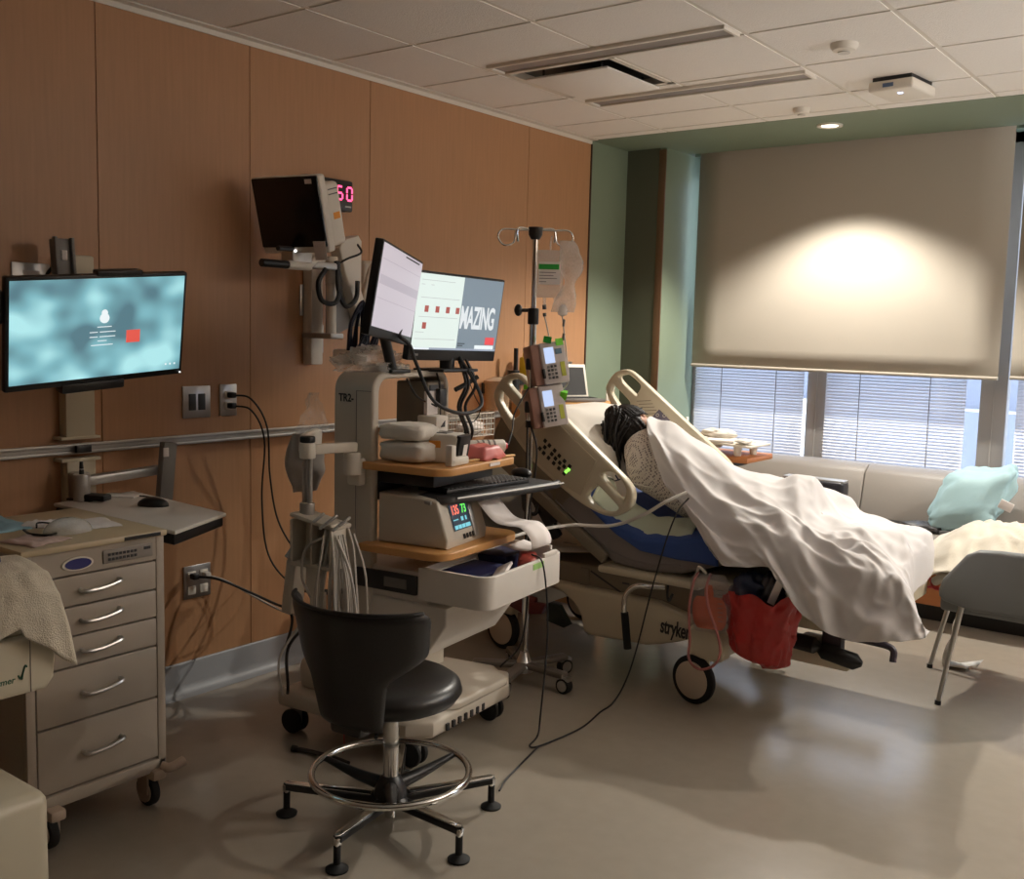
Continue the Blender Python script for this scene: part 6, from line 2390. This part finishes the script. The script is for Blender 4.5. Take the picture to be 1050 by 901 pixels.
# ================================================================== white sheet over the patient
rows = [
    # far mattress edge
    [(1.22, 4.68, 0.86), (1.5, 4.70, 0.76), (1.75, 4.71, 0.79), (2.0, 4.71, 0.822), (2.10, 4.71, 0.77), (2.35, 4.71, 0.72), (2.54, 4.70, 0.725), (2.60, 4.68, 0.66), (2.615, 4.66, 0.54)],
    [(1.23, 4.48, 0.99), (1.46, 4.48, 0.95), (1.70, 4.50, 0.895), (1.95, 4.50, 0.89), (2.06, 4.50, 0.79), (2.28, 4.50, 0.735), (2.52, 4.50, 0.76), (2.61, 4.48, 0.685), (2.625, 4.46, 0.54)],
    # ridge
    [(1.225, 4.28, 1.125), (1.40, 4.28, 1.085), (1.63, 4.28, 0.965), (1.82, 4.30, 0.935), (1.985, 4.30, 0.95), (2.085, 4.30, 0.805), (2.28, 4.28, 0.765), (2.50, 4.28, 0.775), (2.62, 4.26, 0.70), (2.64, 4.24, 0.54)],
    # near shoulder / hip / shin
    [(1.265, 4.12, 1.145), (1.40, 4.10, 1.10), (1.62, 4.08, 1.015), (1.82, 4.12, 0.92), (1.99, 4.14, 0.92), (2.12, 4.12, 0.82), (2.32, 4.10, 0.795), (2.50, 4.10, 0.785), (2.63, 4.10, 0.70), (2.655, 4.08, 0.53)],
    [(1.36, 3.985, 1.06), (1.50, 3.96, 1.00), (1.68, 3.95, 0.93), (1.85, 3.97, 0.885), (2.00, 3.98, 0.865), (2.15, 3.96, 0.81), (2.35, 3.95, 0.78), (2.52, 3.95, 0.75), (2.64, 3.95, 0.68), (2.665, 3.93, 0.52)],
    [(1.50, 3.90, 0.90), (1.60, 3.88, 0.875), (1.74, 3.86, 0.835), (1.90, 3.86, 0.83), (2.05, 3.87, 0.84), (2.20, 3.86, 0.785), (2.38, 3.86, 0.75), (2.54, 3.86, 0.725), (2.645, 3.86, 0.66), (2.67, 3.84, 0.515)],
    # mattress edge
    [(1.64, 3.835, 0.80), (1.70, 3.815, 0.79), (1.80, 3.795, 0.775), (1.94, 3.785, 0.775), (2.08, 3.785, 0.775), (2.24, 3.78, 0.725), (2.42, 3.775, 0.70), (2.56, 3.775, 0.685), (2.65, 3.785, 0.635), (2.67, 3.78, 0.51)],
    [(1.745, 3.80, 0.715), (1.79, 3.775, 0.70), (1.88, 3.755, 0.70), (1.99, 3.75, 0.71), (2.11, 3.745, 0.68), (2.26, 3.735, 0.61), (2.42, 3.73, 0.60), (2.56, 3.735, 0.60), (2.645, 3.75, 0.58), (2.665, 3.77, 0.53)],
    # hem
    [(1.80, 3.79, 0.665), (1.85, 3.76, 0.645), (1.95, 3.735, 0.655), (2.06, 3.725, 0.665), (2.14, 3.72, 0.585), (2.24, 3.71, 0.50), (2.39, 3.70, 0.452), (2.54, 3.705, 0.485), (2.635, 3.735, 0.505), (2.655, 3.765, 0.53)],
]
kx = [0.66, 0.69, 0.70, 0.75, 0.79, 0.83, 0.89, 0.945, 1.0]
rows = [[(x if x < 2.05 else 2.05 + (x - 2.05) * k_, y, z + (0.022 if x < 1.45 else 0.0)) for x, y, z in r_] for r_, k_ in zip(rows, kx)]
rc = []
for r_ in rows:
    c = catmull(r_, 10)
    c2 = []
    for k in range(91):
        i = k / 90 * (len(c) - 1)
        a = min(int(i), len(c) - 2)
        c2.append(c[a].lerp(c[a + 1], i - a))
    rc.append(c2)
def sheet_pt(u, v):
    i = round(u * 90)
    colm = [r_[i] for r_ in rc]
    q = v * (len(colm) - 1)
    k = min(int(q), len(colm) - 2)
    t_ = q - k
    p0 = colm[k - 1] if k > 0 else colm[0] * 2 - colm[1]
    p1, p2 = colm[k], colm[k + 1]
    p3 = colm[k + 2] if k + 2 < len(colm) else p2 * 2 - p1
    p = 0.5 * (2 * p1 + (p2 - p0) * t_ + (2 * p0 - 5 * p1 + 4 * p2 - p3) * t_ * t_ + (3 * p1 - p0 - 3 * p2 + p3) * t_ ** 3)
    return p
def sheet_fold(u, v):
    p = sheet_pt(u, v)
    amp = (0.4 + 0.9 * min(1, v * 1.6)) * (1 - 0.75 * min(1, max(0, (u - 0.82) / 0.12)) * (1 - max(0, (v - 0.75) / 0.25)))
    # long creases: one family running down from shoulder and hip, one along the legs
    f1 = ridge(noise.noise(Vector((u * 9 - v * 4.0, v * 1.6 + u * 1.2, 1.7))))
    f2 = ridge(noise.noise(Vector((u * 3.2 + v * 1.5, v * 7.5 - u * 5.0, 9.2))))
    f3 = noise.noise(Vector((u * 22 - v * 9, v * 6, 4.4)))
    f4 = noise.noise(Vector((u * 14, v * 14, 2.4)))
    f5 = ridge(noise.noise(Vector((u * 17 + v * 6, v * 11 - u * 6, 5.5))))
    bunch = math.exp(-((u - 0.72) / 0.2) ** 2) * min(1, v * 2) * (1 - max(0, v - 0.7))
    h = amp * (0.024 * (f1 - 0.4) + 0.021 * (f2 - 0.4) + 0.005 * f3 + 0.004 * f4) + (0.006 + 0.016 * bunch) * (f5 - 0.4) + 0.006
    hang = max(0, (v - 0.72) / 0.28)
    h += hang * 0.013 * math.sin(u * 34 + 5 * noise.noise(Vector((u * 5, 0, 0))) + v * 2)
    n_ = Vector((0.15, -0.35 - 0.65 * hang, 0.9 * (1 - hang) + 0.1)).normalized()
    return p + n_ * h
g = G()
g.grid(sheet_fold, 91, 97, thick=0.003)
bmesh.ops.triangulate(g.bm, faces=[])
sh_ = tag(g.build('bed_sheet', m_sheet, base=(2.0, 4.2, 0.5), ang=180, sub=1), 'white sheet draped over the patient and the foot of the bed', 'sheet')

# ---- urine bag and red bag hanging from the bed frame
t = thing('drainage_bag', 'clear drainage bag of amber fluid hanging from the bed frame', 'drainage bag', (1.75, 3.72, 0.36))
UF = Matrix.Translation((1.805, 3.745, 0.485)) @ Matrix.Rotation(R(-4), 4, 'Y') @ Matrix.Rotation(PI / 2, 4, 'X')
def ub(sgn, sx, y0, y1, d):
    def fn(u, v):
        x = (u - 0.5) * 2
        y = y0 + (y1 - y0) * v
        rim = (max(0, 1 - x * x)) ** 0.5
        tv = 2 * v - 1
        lim = max(0, 1 - abs(tv) ** 3)
        wx = sx * (0.72 + 0.28 * lim)
        return Vector((x * wx, y, sgn * d * rim * max(0.05, lim) ** 0.5))
    return fn
g = G()
g.grid(ub(1, 0.092, -0.125, 0.115, 0.026), 14, 18)
g.grid(ub(-1, 0.092, -0.115, 0.115, 0.022), 14, 18)
g.build('bag', clear('drain_bag_film', (0.95, 0.93, 0.95), 0.88, 0.15), t, F=UF, ang=180)
g = G()
g.grid(ub(1, 0.076, -0.112, 0.02, 0.014), 12, 10)
g.grid(ub(-1, 0.076, -0.112, 0.02, 0.012), 12, 10)
g.grid(ub(1, 0.02, -0.03, 0.07, 0.008), 8, 8)
g.build('amber_fluid', mat('amber_fluid', s2l(206, 96, 52), 0.3), t, F=UF @ Matrix.Translation((-0.004, 0, 0)), ang=180)
g = G()
for k in range(9):
    g.lo((0.045, -0.07 + k * 0.018, 0.0225), (0.065, -0.068 + k * 0.018, 0.0245))
g.build('scale_marks', m_grey, t, F=UF)
g = G()
g.tube([(1.80, 3.75, 0.60), (1.80, 3.72, 0.55), (1.825, 3.69, 0.48), (1.875, 3.68, 0.38), (1.89, 3.68, 0.30), (1.86, 3.68, 0.245), (1.80, 3.68, 0.22), (1.75, 3.69, 0.25), (1.745, 3.70, 0.33), (1.735, 3.70, 0.45), (1.745, 3.71, 0.56), (1.75, 3.74, 0.60)], 0.0055, n=8)
g.build('drain_tube', mat('pinkish_tube', s2l(168, 104, 98), 0.35), t)
g = G()
g.tube([(1.745, 3.74, 0.60), (1.76, 3.725, 0.625), (1.785, 3.74, 0.60)], 0.006, n=8)
g.build('hanger', m_white, t)

t = thing('red_waste_bag', 'open red plastic waste bag hanging under the bed sheet', 'bag', (2.0, 3.85, 0.28))
def rb(u, v):
    th = 2 * PI * u
    w = 0.160 - 0.045 * v
    dpt = 0.085 - 0.025 * v
    pl = ridge(noise.noise(Vector((math.cos(th) * 3.0 + v * 1.5, math.sin(th) * 3.0, v * 1.6))))
    p2 = ridge(noise.noise(Vector((math.cos(th) * 7 - v * 3, math.sin(th) * 7, v * 5))))
    k = 1 + 0.12 * (pl - 0.5) + 0.07 * (p2 - 0.5) + 0.05 * math.sin(th * 9 + v * 4) * (1 - v)
    top = 0.545 + 0.05 * math.cos(th) * 0.6 + 0.022 * math.cos(th * 3) + 0.012 * math.sin(th * 7)
    bot = 0.262 - 0.015 * math.cos(th)
    z = top + (bot - top) * v + 0.010 * (p2 - 0.5) * (v > 0.05)
    if v > 0.9:
        s_ = 1 - ((v - 0.9) / 0.1) ** 2 * 0.9
        w, dpt = w * s_, dpt * s_
    return Vector((2.01 + w * k * math.cos(th), 3.795 + dpt * k * math.sin(th), z))
g = G()
g.grid(rb, 90, 60, closeu=True)
g.build('bag_body', m_red, t, ang=180)
g = G()
g.tube([(2.05, 3.78, 0.55), (2.08, 3.77, 0.61), (2.12, 3.78, 0.59), (2.13, 3.79, 0.53)], 0.006, n=6)
g.build('bag_handle', m_black, t)
def rumple(C, sx, sy, sz, seed, name, label, cat, m):
    g = G()
    def fn(u, v):
        th, ph = 2 * PI * u, PI * v
        d = Vector((math.cos(th) * math.sin(ph), math.sin(th) * math.sin(ph), math.cos(ph)))
        k = 1 + 0.32 * noise.noise(d * 1.9 + Vector((seed, 0, 0))) + 0.14 * noise.noise(d * 5 + Vector((0, seed, 0)))
        return Vector(C) + Vector((d.x * sx, d.y * sy, d.z * sz)) * k
    g.grid(fn, 30, 20, closeu=True)
    return tag(g.build(name, m, base=(C[0], C[1], C[2] - sz), ang=180), label, cat)
rumple((1.945, 3.80, 0.545), 0.085, 0.05, 0.075, 3.0, 'navy_wrap', 'crumpled navy plastic wrap at the left of the red waste bag', 'wrap', mat('navy_wrap', s2l(34, 44, 74), 0.3, coat=0.3))
rumple((2.045, 3.805, 0.56), 0.05, 0.045, 0.085, 6.0, 'black_wrap', 'dark wrap standing up at the right of the red waste bag', 'wrap', mat('black_wrap', s2l(24, 26, 38), 0.3, coat=0.3))
g = G()
g.box((2.075, 3.765, 0.575), (0.03, 0.006, 0.12), rot=(0, 0.35, 0.1), bev=0.002)
tag(g.build('white_strip', m_paper, base=(2.075, 3.765, 0.52)), 'narrow pale strip sticking out of the red waste bag', 'strip')

# ---- pale tube from the drawer across to the patient
cord([tuple(FC @ Vector((0.30, 0.34, 0.735))), (1.16, 3.42, 0.735), (1.20, 3.62, 0.735), (1.33, 3.735, 0.735), (1.46, 3.76, 0.79), (1.56, 3.79, 0.86), (1.62, 3.86, 0.90)], 0.0075, 'white tube running from the cart drawer to the patient', mat_=m_cablew, name='white_tube')
cord([(1.16, 3.90, 0.925), (1.3, 3.92, 0.90), (1.42, 3.93, 0.885)], 0.004, 'thin white tube across the back of the gown', mat_=m_cablew, name='white_tube')
# ================================================================== window sofa
t = thing('window_sofa', 'long taupe window bench below the blinds', 'sofa', (2.9, 6.1, 0))
X0, X1 = 0.30, 4.6
def sofa_prof(pts, x0, x1, m, name, bev=0.02, F=None):
    g = G()
    g.plate([pts], x1 - x0, Matrix(((0, 0, 1, x0), (1, 0, 0, 0), (0, 1, 0, 0), (0, 0, 0, 1))), bev=bev, res=3)
    return g.build(name, m, t, ang=50)
cuts = [X0, 1.60, 3.0, X1]
for a, b in zip(cuts, cuts[1:]):
    sofa_prof([(6.10, 0.49), (6.40, 0.49), (6.41, 0.74), (6.36, 0.80), (6.24, 0.805), (6.17, 0.76)], a + 0.0005, b - 0.0005, m_vinylsofa, 'back_cushion', 0.012)
sofa_prof([(5.72, 0.33), (6.40, 0.33), (6.40, 0.49), (5.74, 0.49), (5.71, 0.46)], X0, X1, m_vinylsofa, 'seat', 0.018)
sofa_prof([(5.86, 0.10), (6.40, 0.10), (6.40, 0.33), (5.86, 0.33)], X0, X1, m_orangewood, 'wood_plinth', 0.004)
sofa_prof([(5.93, 0.0), (6.40, 0.0), (6.40, 0.10), (5.93, 0.10)], X0, X1, m_black, 'toe_kick', 0.002)
sofa_prof([(6.06, 0.488), (6.16, 0.488), (6.16, 0.512), (6.06, 0.500)], X0, X1, m_black, 'seam_shadow_strip', 0.001)  # black strip stands in for the shadow in the seat and back seam

# aqua pillow on the sofa
ax = Vector((0.95, 0.0, 0.16)).normalized()
ay = Vector((0.26, 0.35, 0.90)).normalized()
az = ax.cross(ay).normalized()
g = G()
g.grid(pillow_fn(Vector((2.245, 6.005, 0.695)), ax, ay, az, 0.195, 0.19, 0.085, 5.0, 0.17), 48, 30, closeu=True)
tag(g.build('sofa_pillow', m_aqua, base=(2.235, 6.0, 0.5), ang=180), 'pale aqua pillow standing on the window sofa', 'pillow')
g = G()
g.box((2.44, 5.93, 0.69), (0.07, 0.008, 0.05), rot=(0.1, 0.4, 0.2), bev=0.002)
tag(g.build('pillow_tag', m_paper, base=(2.44, 5.93, 0.66)), 'small white tag at the right side of the aqua pillow', 'tag')
rumple((2.0, 5.93, 0.515), 0.11, 0.07, 0.032, 3.5, 'dark_garment', 'small dark garment on the sofa in front of the aqua pillow', 'garment', m_dgrey)

# black case on the sofa
t = thing('black_case', 'black hard case standing on the sofa behind the patient\'s knees', 'case', (1.40, 6.0, 0.495))
g = G()
g.lo((1.18, 5.93, 0.495), (1.555, 6.05, 0.715), bev=0.022, seg=4)
g.build('shell', mat('black_case_shell', s2l(40, 40, 46), 0.28), t)
g = G()
g.lo((1.18, 5.945, 0.703), (1.555, 6.035, 0.722), bev=0.008)
g.build('top_edge', m_alu, t)
t = thing('strap_band', 'curved white and black strap lying beside the black case', 'strap', (1.66, 5.98, 0.495))
g = G()
g.grid(lambda u, v: Vector((1.60 + 0.10 * u, 5.93 + 0.07 * v, 0.515 + 0.045 * math.sin(PI * (0.35 + 0.65 * u)))), 14, 4, thick=0.004)
g.build('white_strap', mat('pale_strap', s2l(206, 214, 222), 0.4), t)
g = G()
g.lo((1.56, 5.92, 0.495), (1.63, 6.02, 0.555), bev=0.012)
g.build('buckle', m_black, t)

# ================================================================== overbed table beyond the bed
t = thing('overbed_table', 'overbed table with orange wood edge beyond the far bed rail', 'table', (1.1, 5.12, 0))
g = G()
g.lo((0.72, 4.97, 0.895), (1.385, 5.30, 0.925), bev=0.008)
g.build('table_top', m_orangewood, t)
g = G()
g.lo((1.05, 5.05, 0.86), (1.28, 5.22, 0.895), bev=0.008)
g.cyl((0.86, 5.13, 0.06), (0.86, 5.13, 0.89), 0.03)
g.build('column', m_dgrey, t)
g = G()
g.lo((0.70, 5.0, 0.05), (1.3, 5.06, 0.085), bev=0.01)
g.lo((0.70, 5.22, 0.05), (1.3, 5.28, 0.085), bev=0.01)
g.lo((0.78, 5.0, 0.05), (0.94, 5.28, 0.085), bev=0.01)
g.build('base', m_grey, t)
for x in (0.73, 1.27):
    for y in (5.03, 5.25):
        g = G()
        g.cyl((x, y - 0.012, 0.026), (x, y + 0.012, 0.026), 0.026)
        g.build('caster', m_rubber, t)
rumple((1.03, 5.12, 0.972), 0.13, 0.11, 0.040, 2.2, 'folded_cloth', 'crumpled cream cloth on the overbed table', 'cloth', m_linen)
t = thing('meal_tray', 'white tray propped on small cups on the overbed table', 'tray', (1.25, 5.12, 0.926))
g = G()
g.box((1.225, 5.12, 0.985), (0.33, 0.26, 0.012), rot=(0, R(2), 0), bev=0.004)
g.build('tray', m_white, t)
for x, y in ((1.30, 5.03), (1.33, 5.16)):
    g = G()
    g.lathe((x, y, 0.926), [(0.0, 0.0), (0.018, 0.0), (0.023, 0.05), (0.020, 0.05), (0.0, 0.006)], 16)
    g.build('cup', m_white, t)
g = G()
g.box((1.20, 5.03, 1.0), (0.14, 0.08, 0.012), rot=(0.05, 0.02, 0.4), bev=0.004)
tag(g.build('paper_pile', m_paper, base=(1.18, 5.10, 0.992)), 'folded white papers on the propped tray', 'paper')

rumple((1.13, 5.15, 1.022), 0.10, 0.07, 0.028, 7.7, 'crumpled_wrap', 'crumpled white wrap heaped on the propped tray', 'wrap', m_linen)
rumple((1.33, 5.05, 1.004), 0.05, 0.05, 0.012, 4.7, 'crumpled_wrap', 'flat white wrap at the outer end of the propped tray', 'wrap', m_linen)

# ================================================================== bedside things beyond the pumps
t = thing('bedside_cabinet', 'oak bedside cabinet in the corner beyond the head of the bed', 'cabinet', (0.30, 4.86, 0))
g = G()
g.lo((0.07, 4.66, 0.05), (0.50, 5.06, 1.165), bev=0.006)
g.build('body', m_oak, t)
g = G()
g.lo((0.50, 4.68, 0.08), (0.515, 5.04, 1.13), bev=0.004)
d = g.build('door', m_oak, t)
g = G()
g.tube([(0.515, 4.75, 0.7), (0.535, 4.75, 0.71), (0.535, 4.75, 0.79), (0.515, 4.75, 0.8)], 0.005, n=8)
g.build('handle', m_steel, d)
t = thing('laptop', 'open laptop with a dark screen on the bedside cabinet', 'laptop', (0.33, 4.86, 1.167))
LF = Matrix.Translation((0.36, 4.86, 1.1665)) @ Matrix.Rotation(R(62), 4, 'Z')
g = G()
g.lo((-0.15, -0.11, 0.0), (0.15, 0.10, 0.016), bev=0.004)
g.build('base', m_grey, t, F=LF)
g = G()
for r_ in range(5):
    for k in range(12):
        g.lo((-0.14 + k * 0.0235, 0.055 - r_ * 0.022, 0.016), (-0.121 + k * 0.0235, 0.073 - r_ * 0.022, 0.019))
kc = g.build('keycaps', m_dgrey, t, F=LF)
kc['kind'] = 'stuff'
g = G()
g.box((0, 0.125, 0.105), (0.30, 0.010, 0.20), rot=(R(-18), 0, 0), bev=0.004)
g.build('lid', m_white, t, F=LF)
g = G()
g.box((0, 0.119, 0.105), (0.27, 0.002, 0.165), rot=(R(-18), 0, 0))
g.build('screen', m_black, t, F=LF)
wall_plate('outlet_plate', 5.26, 5.36, 1.26, 1.37, 'pale wall plate above the laptop near the green wall', 'single')
t = thing('light_switch', 'white light switch on the green side wall', 'light switch', (0, 5.812, 1.09))
g = G()
g.lo((0.0, 5.775, 1.085), (0.008, 5.85, 1.165), bev=0.003)
g.build('switch_plate', m_white, t)
g = G()
g.lo((0.008, 5.797, 1.105), (0.013, 5.828, 1.145), bev=0.003)
g.build('rocker', m_white, t)
t = thing('blind_cord_cleat', 'tiny white cord cleat on the green column by the blinds', 'cleat', (0.285, 6.38, 0.92))
g = G()
g.lo((0.285, 6.36, 0.92), (0.30, 6.39, 0.99), bev=0.006)
g.build('cleat', m_white, t)

# suction and flow meters on the wood wall
t = thing('suction_unit', 'yellow and black suction regulator on the wood wall behind the bed rail', 'regulator', (0.02, 4.86, 1.15))
g = G()
g.lo((0.0, 4.63, 1.24), (0.05, 4.86, 1.29), bev=0.006)
g.build('wall_bracket', m_dgrey, t)
g = G()
g.cyl((0.08, 4.68, 1.27), (0.08, 4.68, 1.455), 0.013)
g.cyl((0.08, 4.66, 1.22), (0.08, 4.66, 1.33), 0.035)
g.build('black_tube', m_black, t)
g = G()
g.lo((0.05, 4.745, 1.27), (0.11, 4.82, 1.405), bev=0.012)
g.cyl((0.08, 4.78, 1.40), (0.08, 4.78, 1.43), 0.022)
g.build('yellow_body', m_yellow, t)
g = G()
g.cyl((0.09, 4.795, 1.14), (0.09, 4.795, 1.245), 0.030)
g.build('lime_knob', m_lime, t)
g = G()
g.tube([(0.09, 4.79, 1.36), (0.12, 4.85, 1.42), (0.11, 4.92, 1.43), (0.10, 4.97, 1.36), (0.10, 4.98, 1.28)], 0.005, n=6)
g.build('hose', m_black, t)
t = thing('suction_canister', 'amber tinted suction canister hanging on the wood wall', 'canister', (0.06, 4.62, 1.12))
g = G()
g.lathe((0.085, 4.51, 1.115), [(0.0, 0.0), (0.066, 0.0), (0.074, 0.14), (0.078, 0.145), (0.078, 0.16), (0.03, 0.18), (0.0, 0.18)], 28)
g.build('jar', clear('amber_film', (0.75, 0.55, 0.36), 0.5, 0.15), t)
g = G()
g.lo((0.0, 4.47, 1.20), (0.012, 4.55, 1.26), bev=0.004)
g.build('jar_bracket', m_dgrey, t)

# wire basket on the rail
t = thing('wire_basket', 'white wire basket hanging on the wall rail behind the cart', 'basket', (0.10, 4.25, 1.0))
g = G()
x0, x1, y0, y1, z0, z1 = 0.045, 0.17, 4.12, 4.38, 0.99, 1.11
for k in range(5):
    z = z0 + (z1 - z0) * k / 4
    g.tube([(x0, y0, z), (x1, y0, z), (x1, y1, z), (x0, y1, z)], 0.0025, n=5, raw=True, closed=True)
for k in range(12):
    y = y0 + (y1 - y0) * k / 11
    g.tube([(x0, y, z1), (x0, y, z0), (x1, y, z0), (x1, y, z1)], 0.002, n=5, raw=True)
for k in range(6):
    x = x0 + (x1 - x0) * k / 5
    g.tube([(x, y0, z1), (x, y0, z0), (x, y1, z0), (x, y1, z1)], 0.002, n=5, raw=True)
g.build('wires', m_white, t)
rumple((0.105, 4.26, 1.03), 0.045, 0.10, 0.035, 1.5, 'basket_packets', 'pale packets lying in the wire basket', 'packet', m_paper)

# ================================================================== tub chair at the right edge
t = thing('tub_chair', 'grey tub chair with thin metal legs at the right edge, blanket piled on it', 'chair', (2.78, 4.82, 0))
HX0, HX1, HY0, HY1 = 2.42, 3.05, 4.53, 5.26
def arm_prof(x):
    # top height of the arm along its length from the open front
    d = x - HX0
    if d < 0.06:
        return 0.47 + 0.05 * d / 0.06
    if d < 0.20:
        return 0.52 + 0.165 * (d - 0.06) / 0.14
    return 0.685 + 0.02 * min(1, (d - 0.20) / 0.3)
def arm(y0, y1, nm):
    o = [(2.475, 0.505), (2.49, 0.55), (2.575, 0.665), (2.62, 0.69), (2.70, 0.698), (3.06, 0.705), (3.06, 0.45), (2.62, 0.43), (2.50, 0.455), (2.478, 0.475)]
    g = G()
    g.plate([o], abs(y1 - y0), XZ(max(y0, y1)), bev=0.016)
    return g.build(nm, m_chairshell, t, ang=50)
arm(4.545, 4.605, 'arm')
arm(5.18, 5.24, 'arm')
g = G()
g.lo((3.0, 4.55, 0.44), (3.07, 5.235, 0.80), bev=0.028, seg=3)
g.build('backrest', m_chairshell, t)
g = G()
g.lo((2.47, 4.60, 0.40), (3.02, 5.19, 0.47), bev=0.02, seg=3)
g.build('seat', m_chairshell, t)
for (x0, y0, x1, y1) in ((2.565, 4.60, 2.505, 4.555), (2.42, 5.12, 2.335, 5.05), (2.98, 4.60, 3.04, 4.555), (2.96, 5.18, 3.02, 5.24)):
    g = G()
    g.cyl((x1, y1, 0.012), (x0, y0, 0.46), 0.0095, 0.013, n=14)
    lg = g.build('leg', m_steel, t)
    g = G()
    g.cyl((x1, y1, 0.0), (x1, y1, 0.018), 0.013, n=14)
    g.build('foot_cap', m_rubber, lg)
g = G()
g.lo((2.40, 5.08, 0.405), (2.50, 5.15, 0.445), bev=0.01)
g.build('leg_socket', m_chairshell, t)

def blanket_pt(u, v):
    # u along x (front of the chair to beyond the right edge), v across from near side to hanging far side
    x = 2.30 + 0.69 * u
    path = [(4.62, 0.56), (4.72, 0.625), (4.88, 0.675), (5.04, 0.70), (5.18, 0.715), (5.28, 0.69), (5.32, 0.58)]
    q = v * (len(path) - 1)
    k = min(int(q), len(path) - 2)
    f = q - k
    f = f * f * (3 - 2 * f) * 0.4 + f * 0.6
    y = path[k][0] * (1 - f) + path[k + 1][0] * f
    z = path[k][1] * (1 - f) + path[k + 1][1] * f
    front = max(0, 0.28 - u) / 0.28
    z -= 0.10 * front ** 1.5 
    z += 0.03 * u
    w = noise.noise(Vector((u * 5, v * 3.5, 8))) * 0.030 + (ridge(noise.noise(Vector((u * 9 + v * 4, v * 5, 3)))) - 0.5) * 0.022
    return Vector((x + 0.4 * w, y - 0.5 * w, z + w))
g = G()
g.grid(blanket_pt, 60, 44, thick=0.006)
tag(g.build('blanket', mat('cream_blanket', s2l(214, 206, 190), 0.9, var=0.03, bump=0.12, bscale=140, sheen=0.2), base=(2.75, 4.95, 0.5), ang=180), 'cream blanket heaped on the grey tub chair', 'blanket')
def tail_pt(u, v):
    y = 5.10 + 0.10 * u
    z = 0.56 - 0.555 * v
    x = 2.40 + 0.035 * math.sin(v * 4) + 0.03 * noise.noise(Vector((u * 3, v * 4, 1)))
    if v > 0.93:
        z = 0.012 + 0.012 * noise.noise(Vector((u * 6, v * 30, 1)))
        x += (v - 0.93) * 1.8
    return Vector((x, y + 0.03 * v * math.sin(u * 5), max(z, 0.004)))
g = G()
g.grid(tail_pt, 14, 44, thick=0.004)
tag(g.build('cloth_tail', m_linen, base=(2.40, 5.15, 0.0), ang=180), 'white cloth hanging from the tub chair down to the floor', 'cloth')
t = thing('red_strap_bundle', 'white padded bundle with red straps on the front of the tub chair', 'bundle', (2.42, 4.78, 0.47))
g = G()
g.tube([(2.36, 4.80, 0.50), (2.37, 4.76, 0.535), (2.42, 4.74, 0.54), (2.48, 4.74, 0.51)], 0.018, n=10)
g.tube([(2.42, 4.70, 0.50), (2.46, 4.68, 0.525), (2.52, 4.68, 0.52)], 0.02, n=10)
g.build('padding', m_linen, t)
g = G()
g.tube([(2.38, 4.80, 0.47), (2.385, 4.76, 0.495), (2.42, 4.70, 0.47), (2.47, 4.68, 0.478)], 0.007, n=8)
g.tube([(2.385, 4.74, 0.462), (2.43, 4.72, 0.47), (2.47, 4.70, 0.465)], 0.007, n=8)
g.build('red_strap', mat('red_strap', s2l(196, 44, 52), 0.5), t)
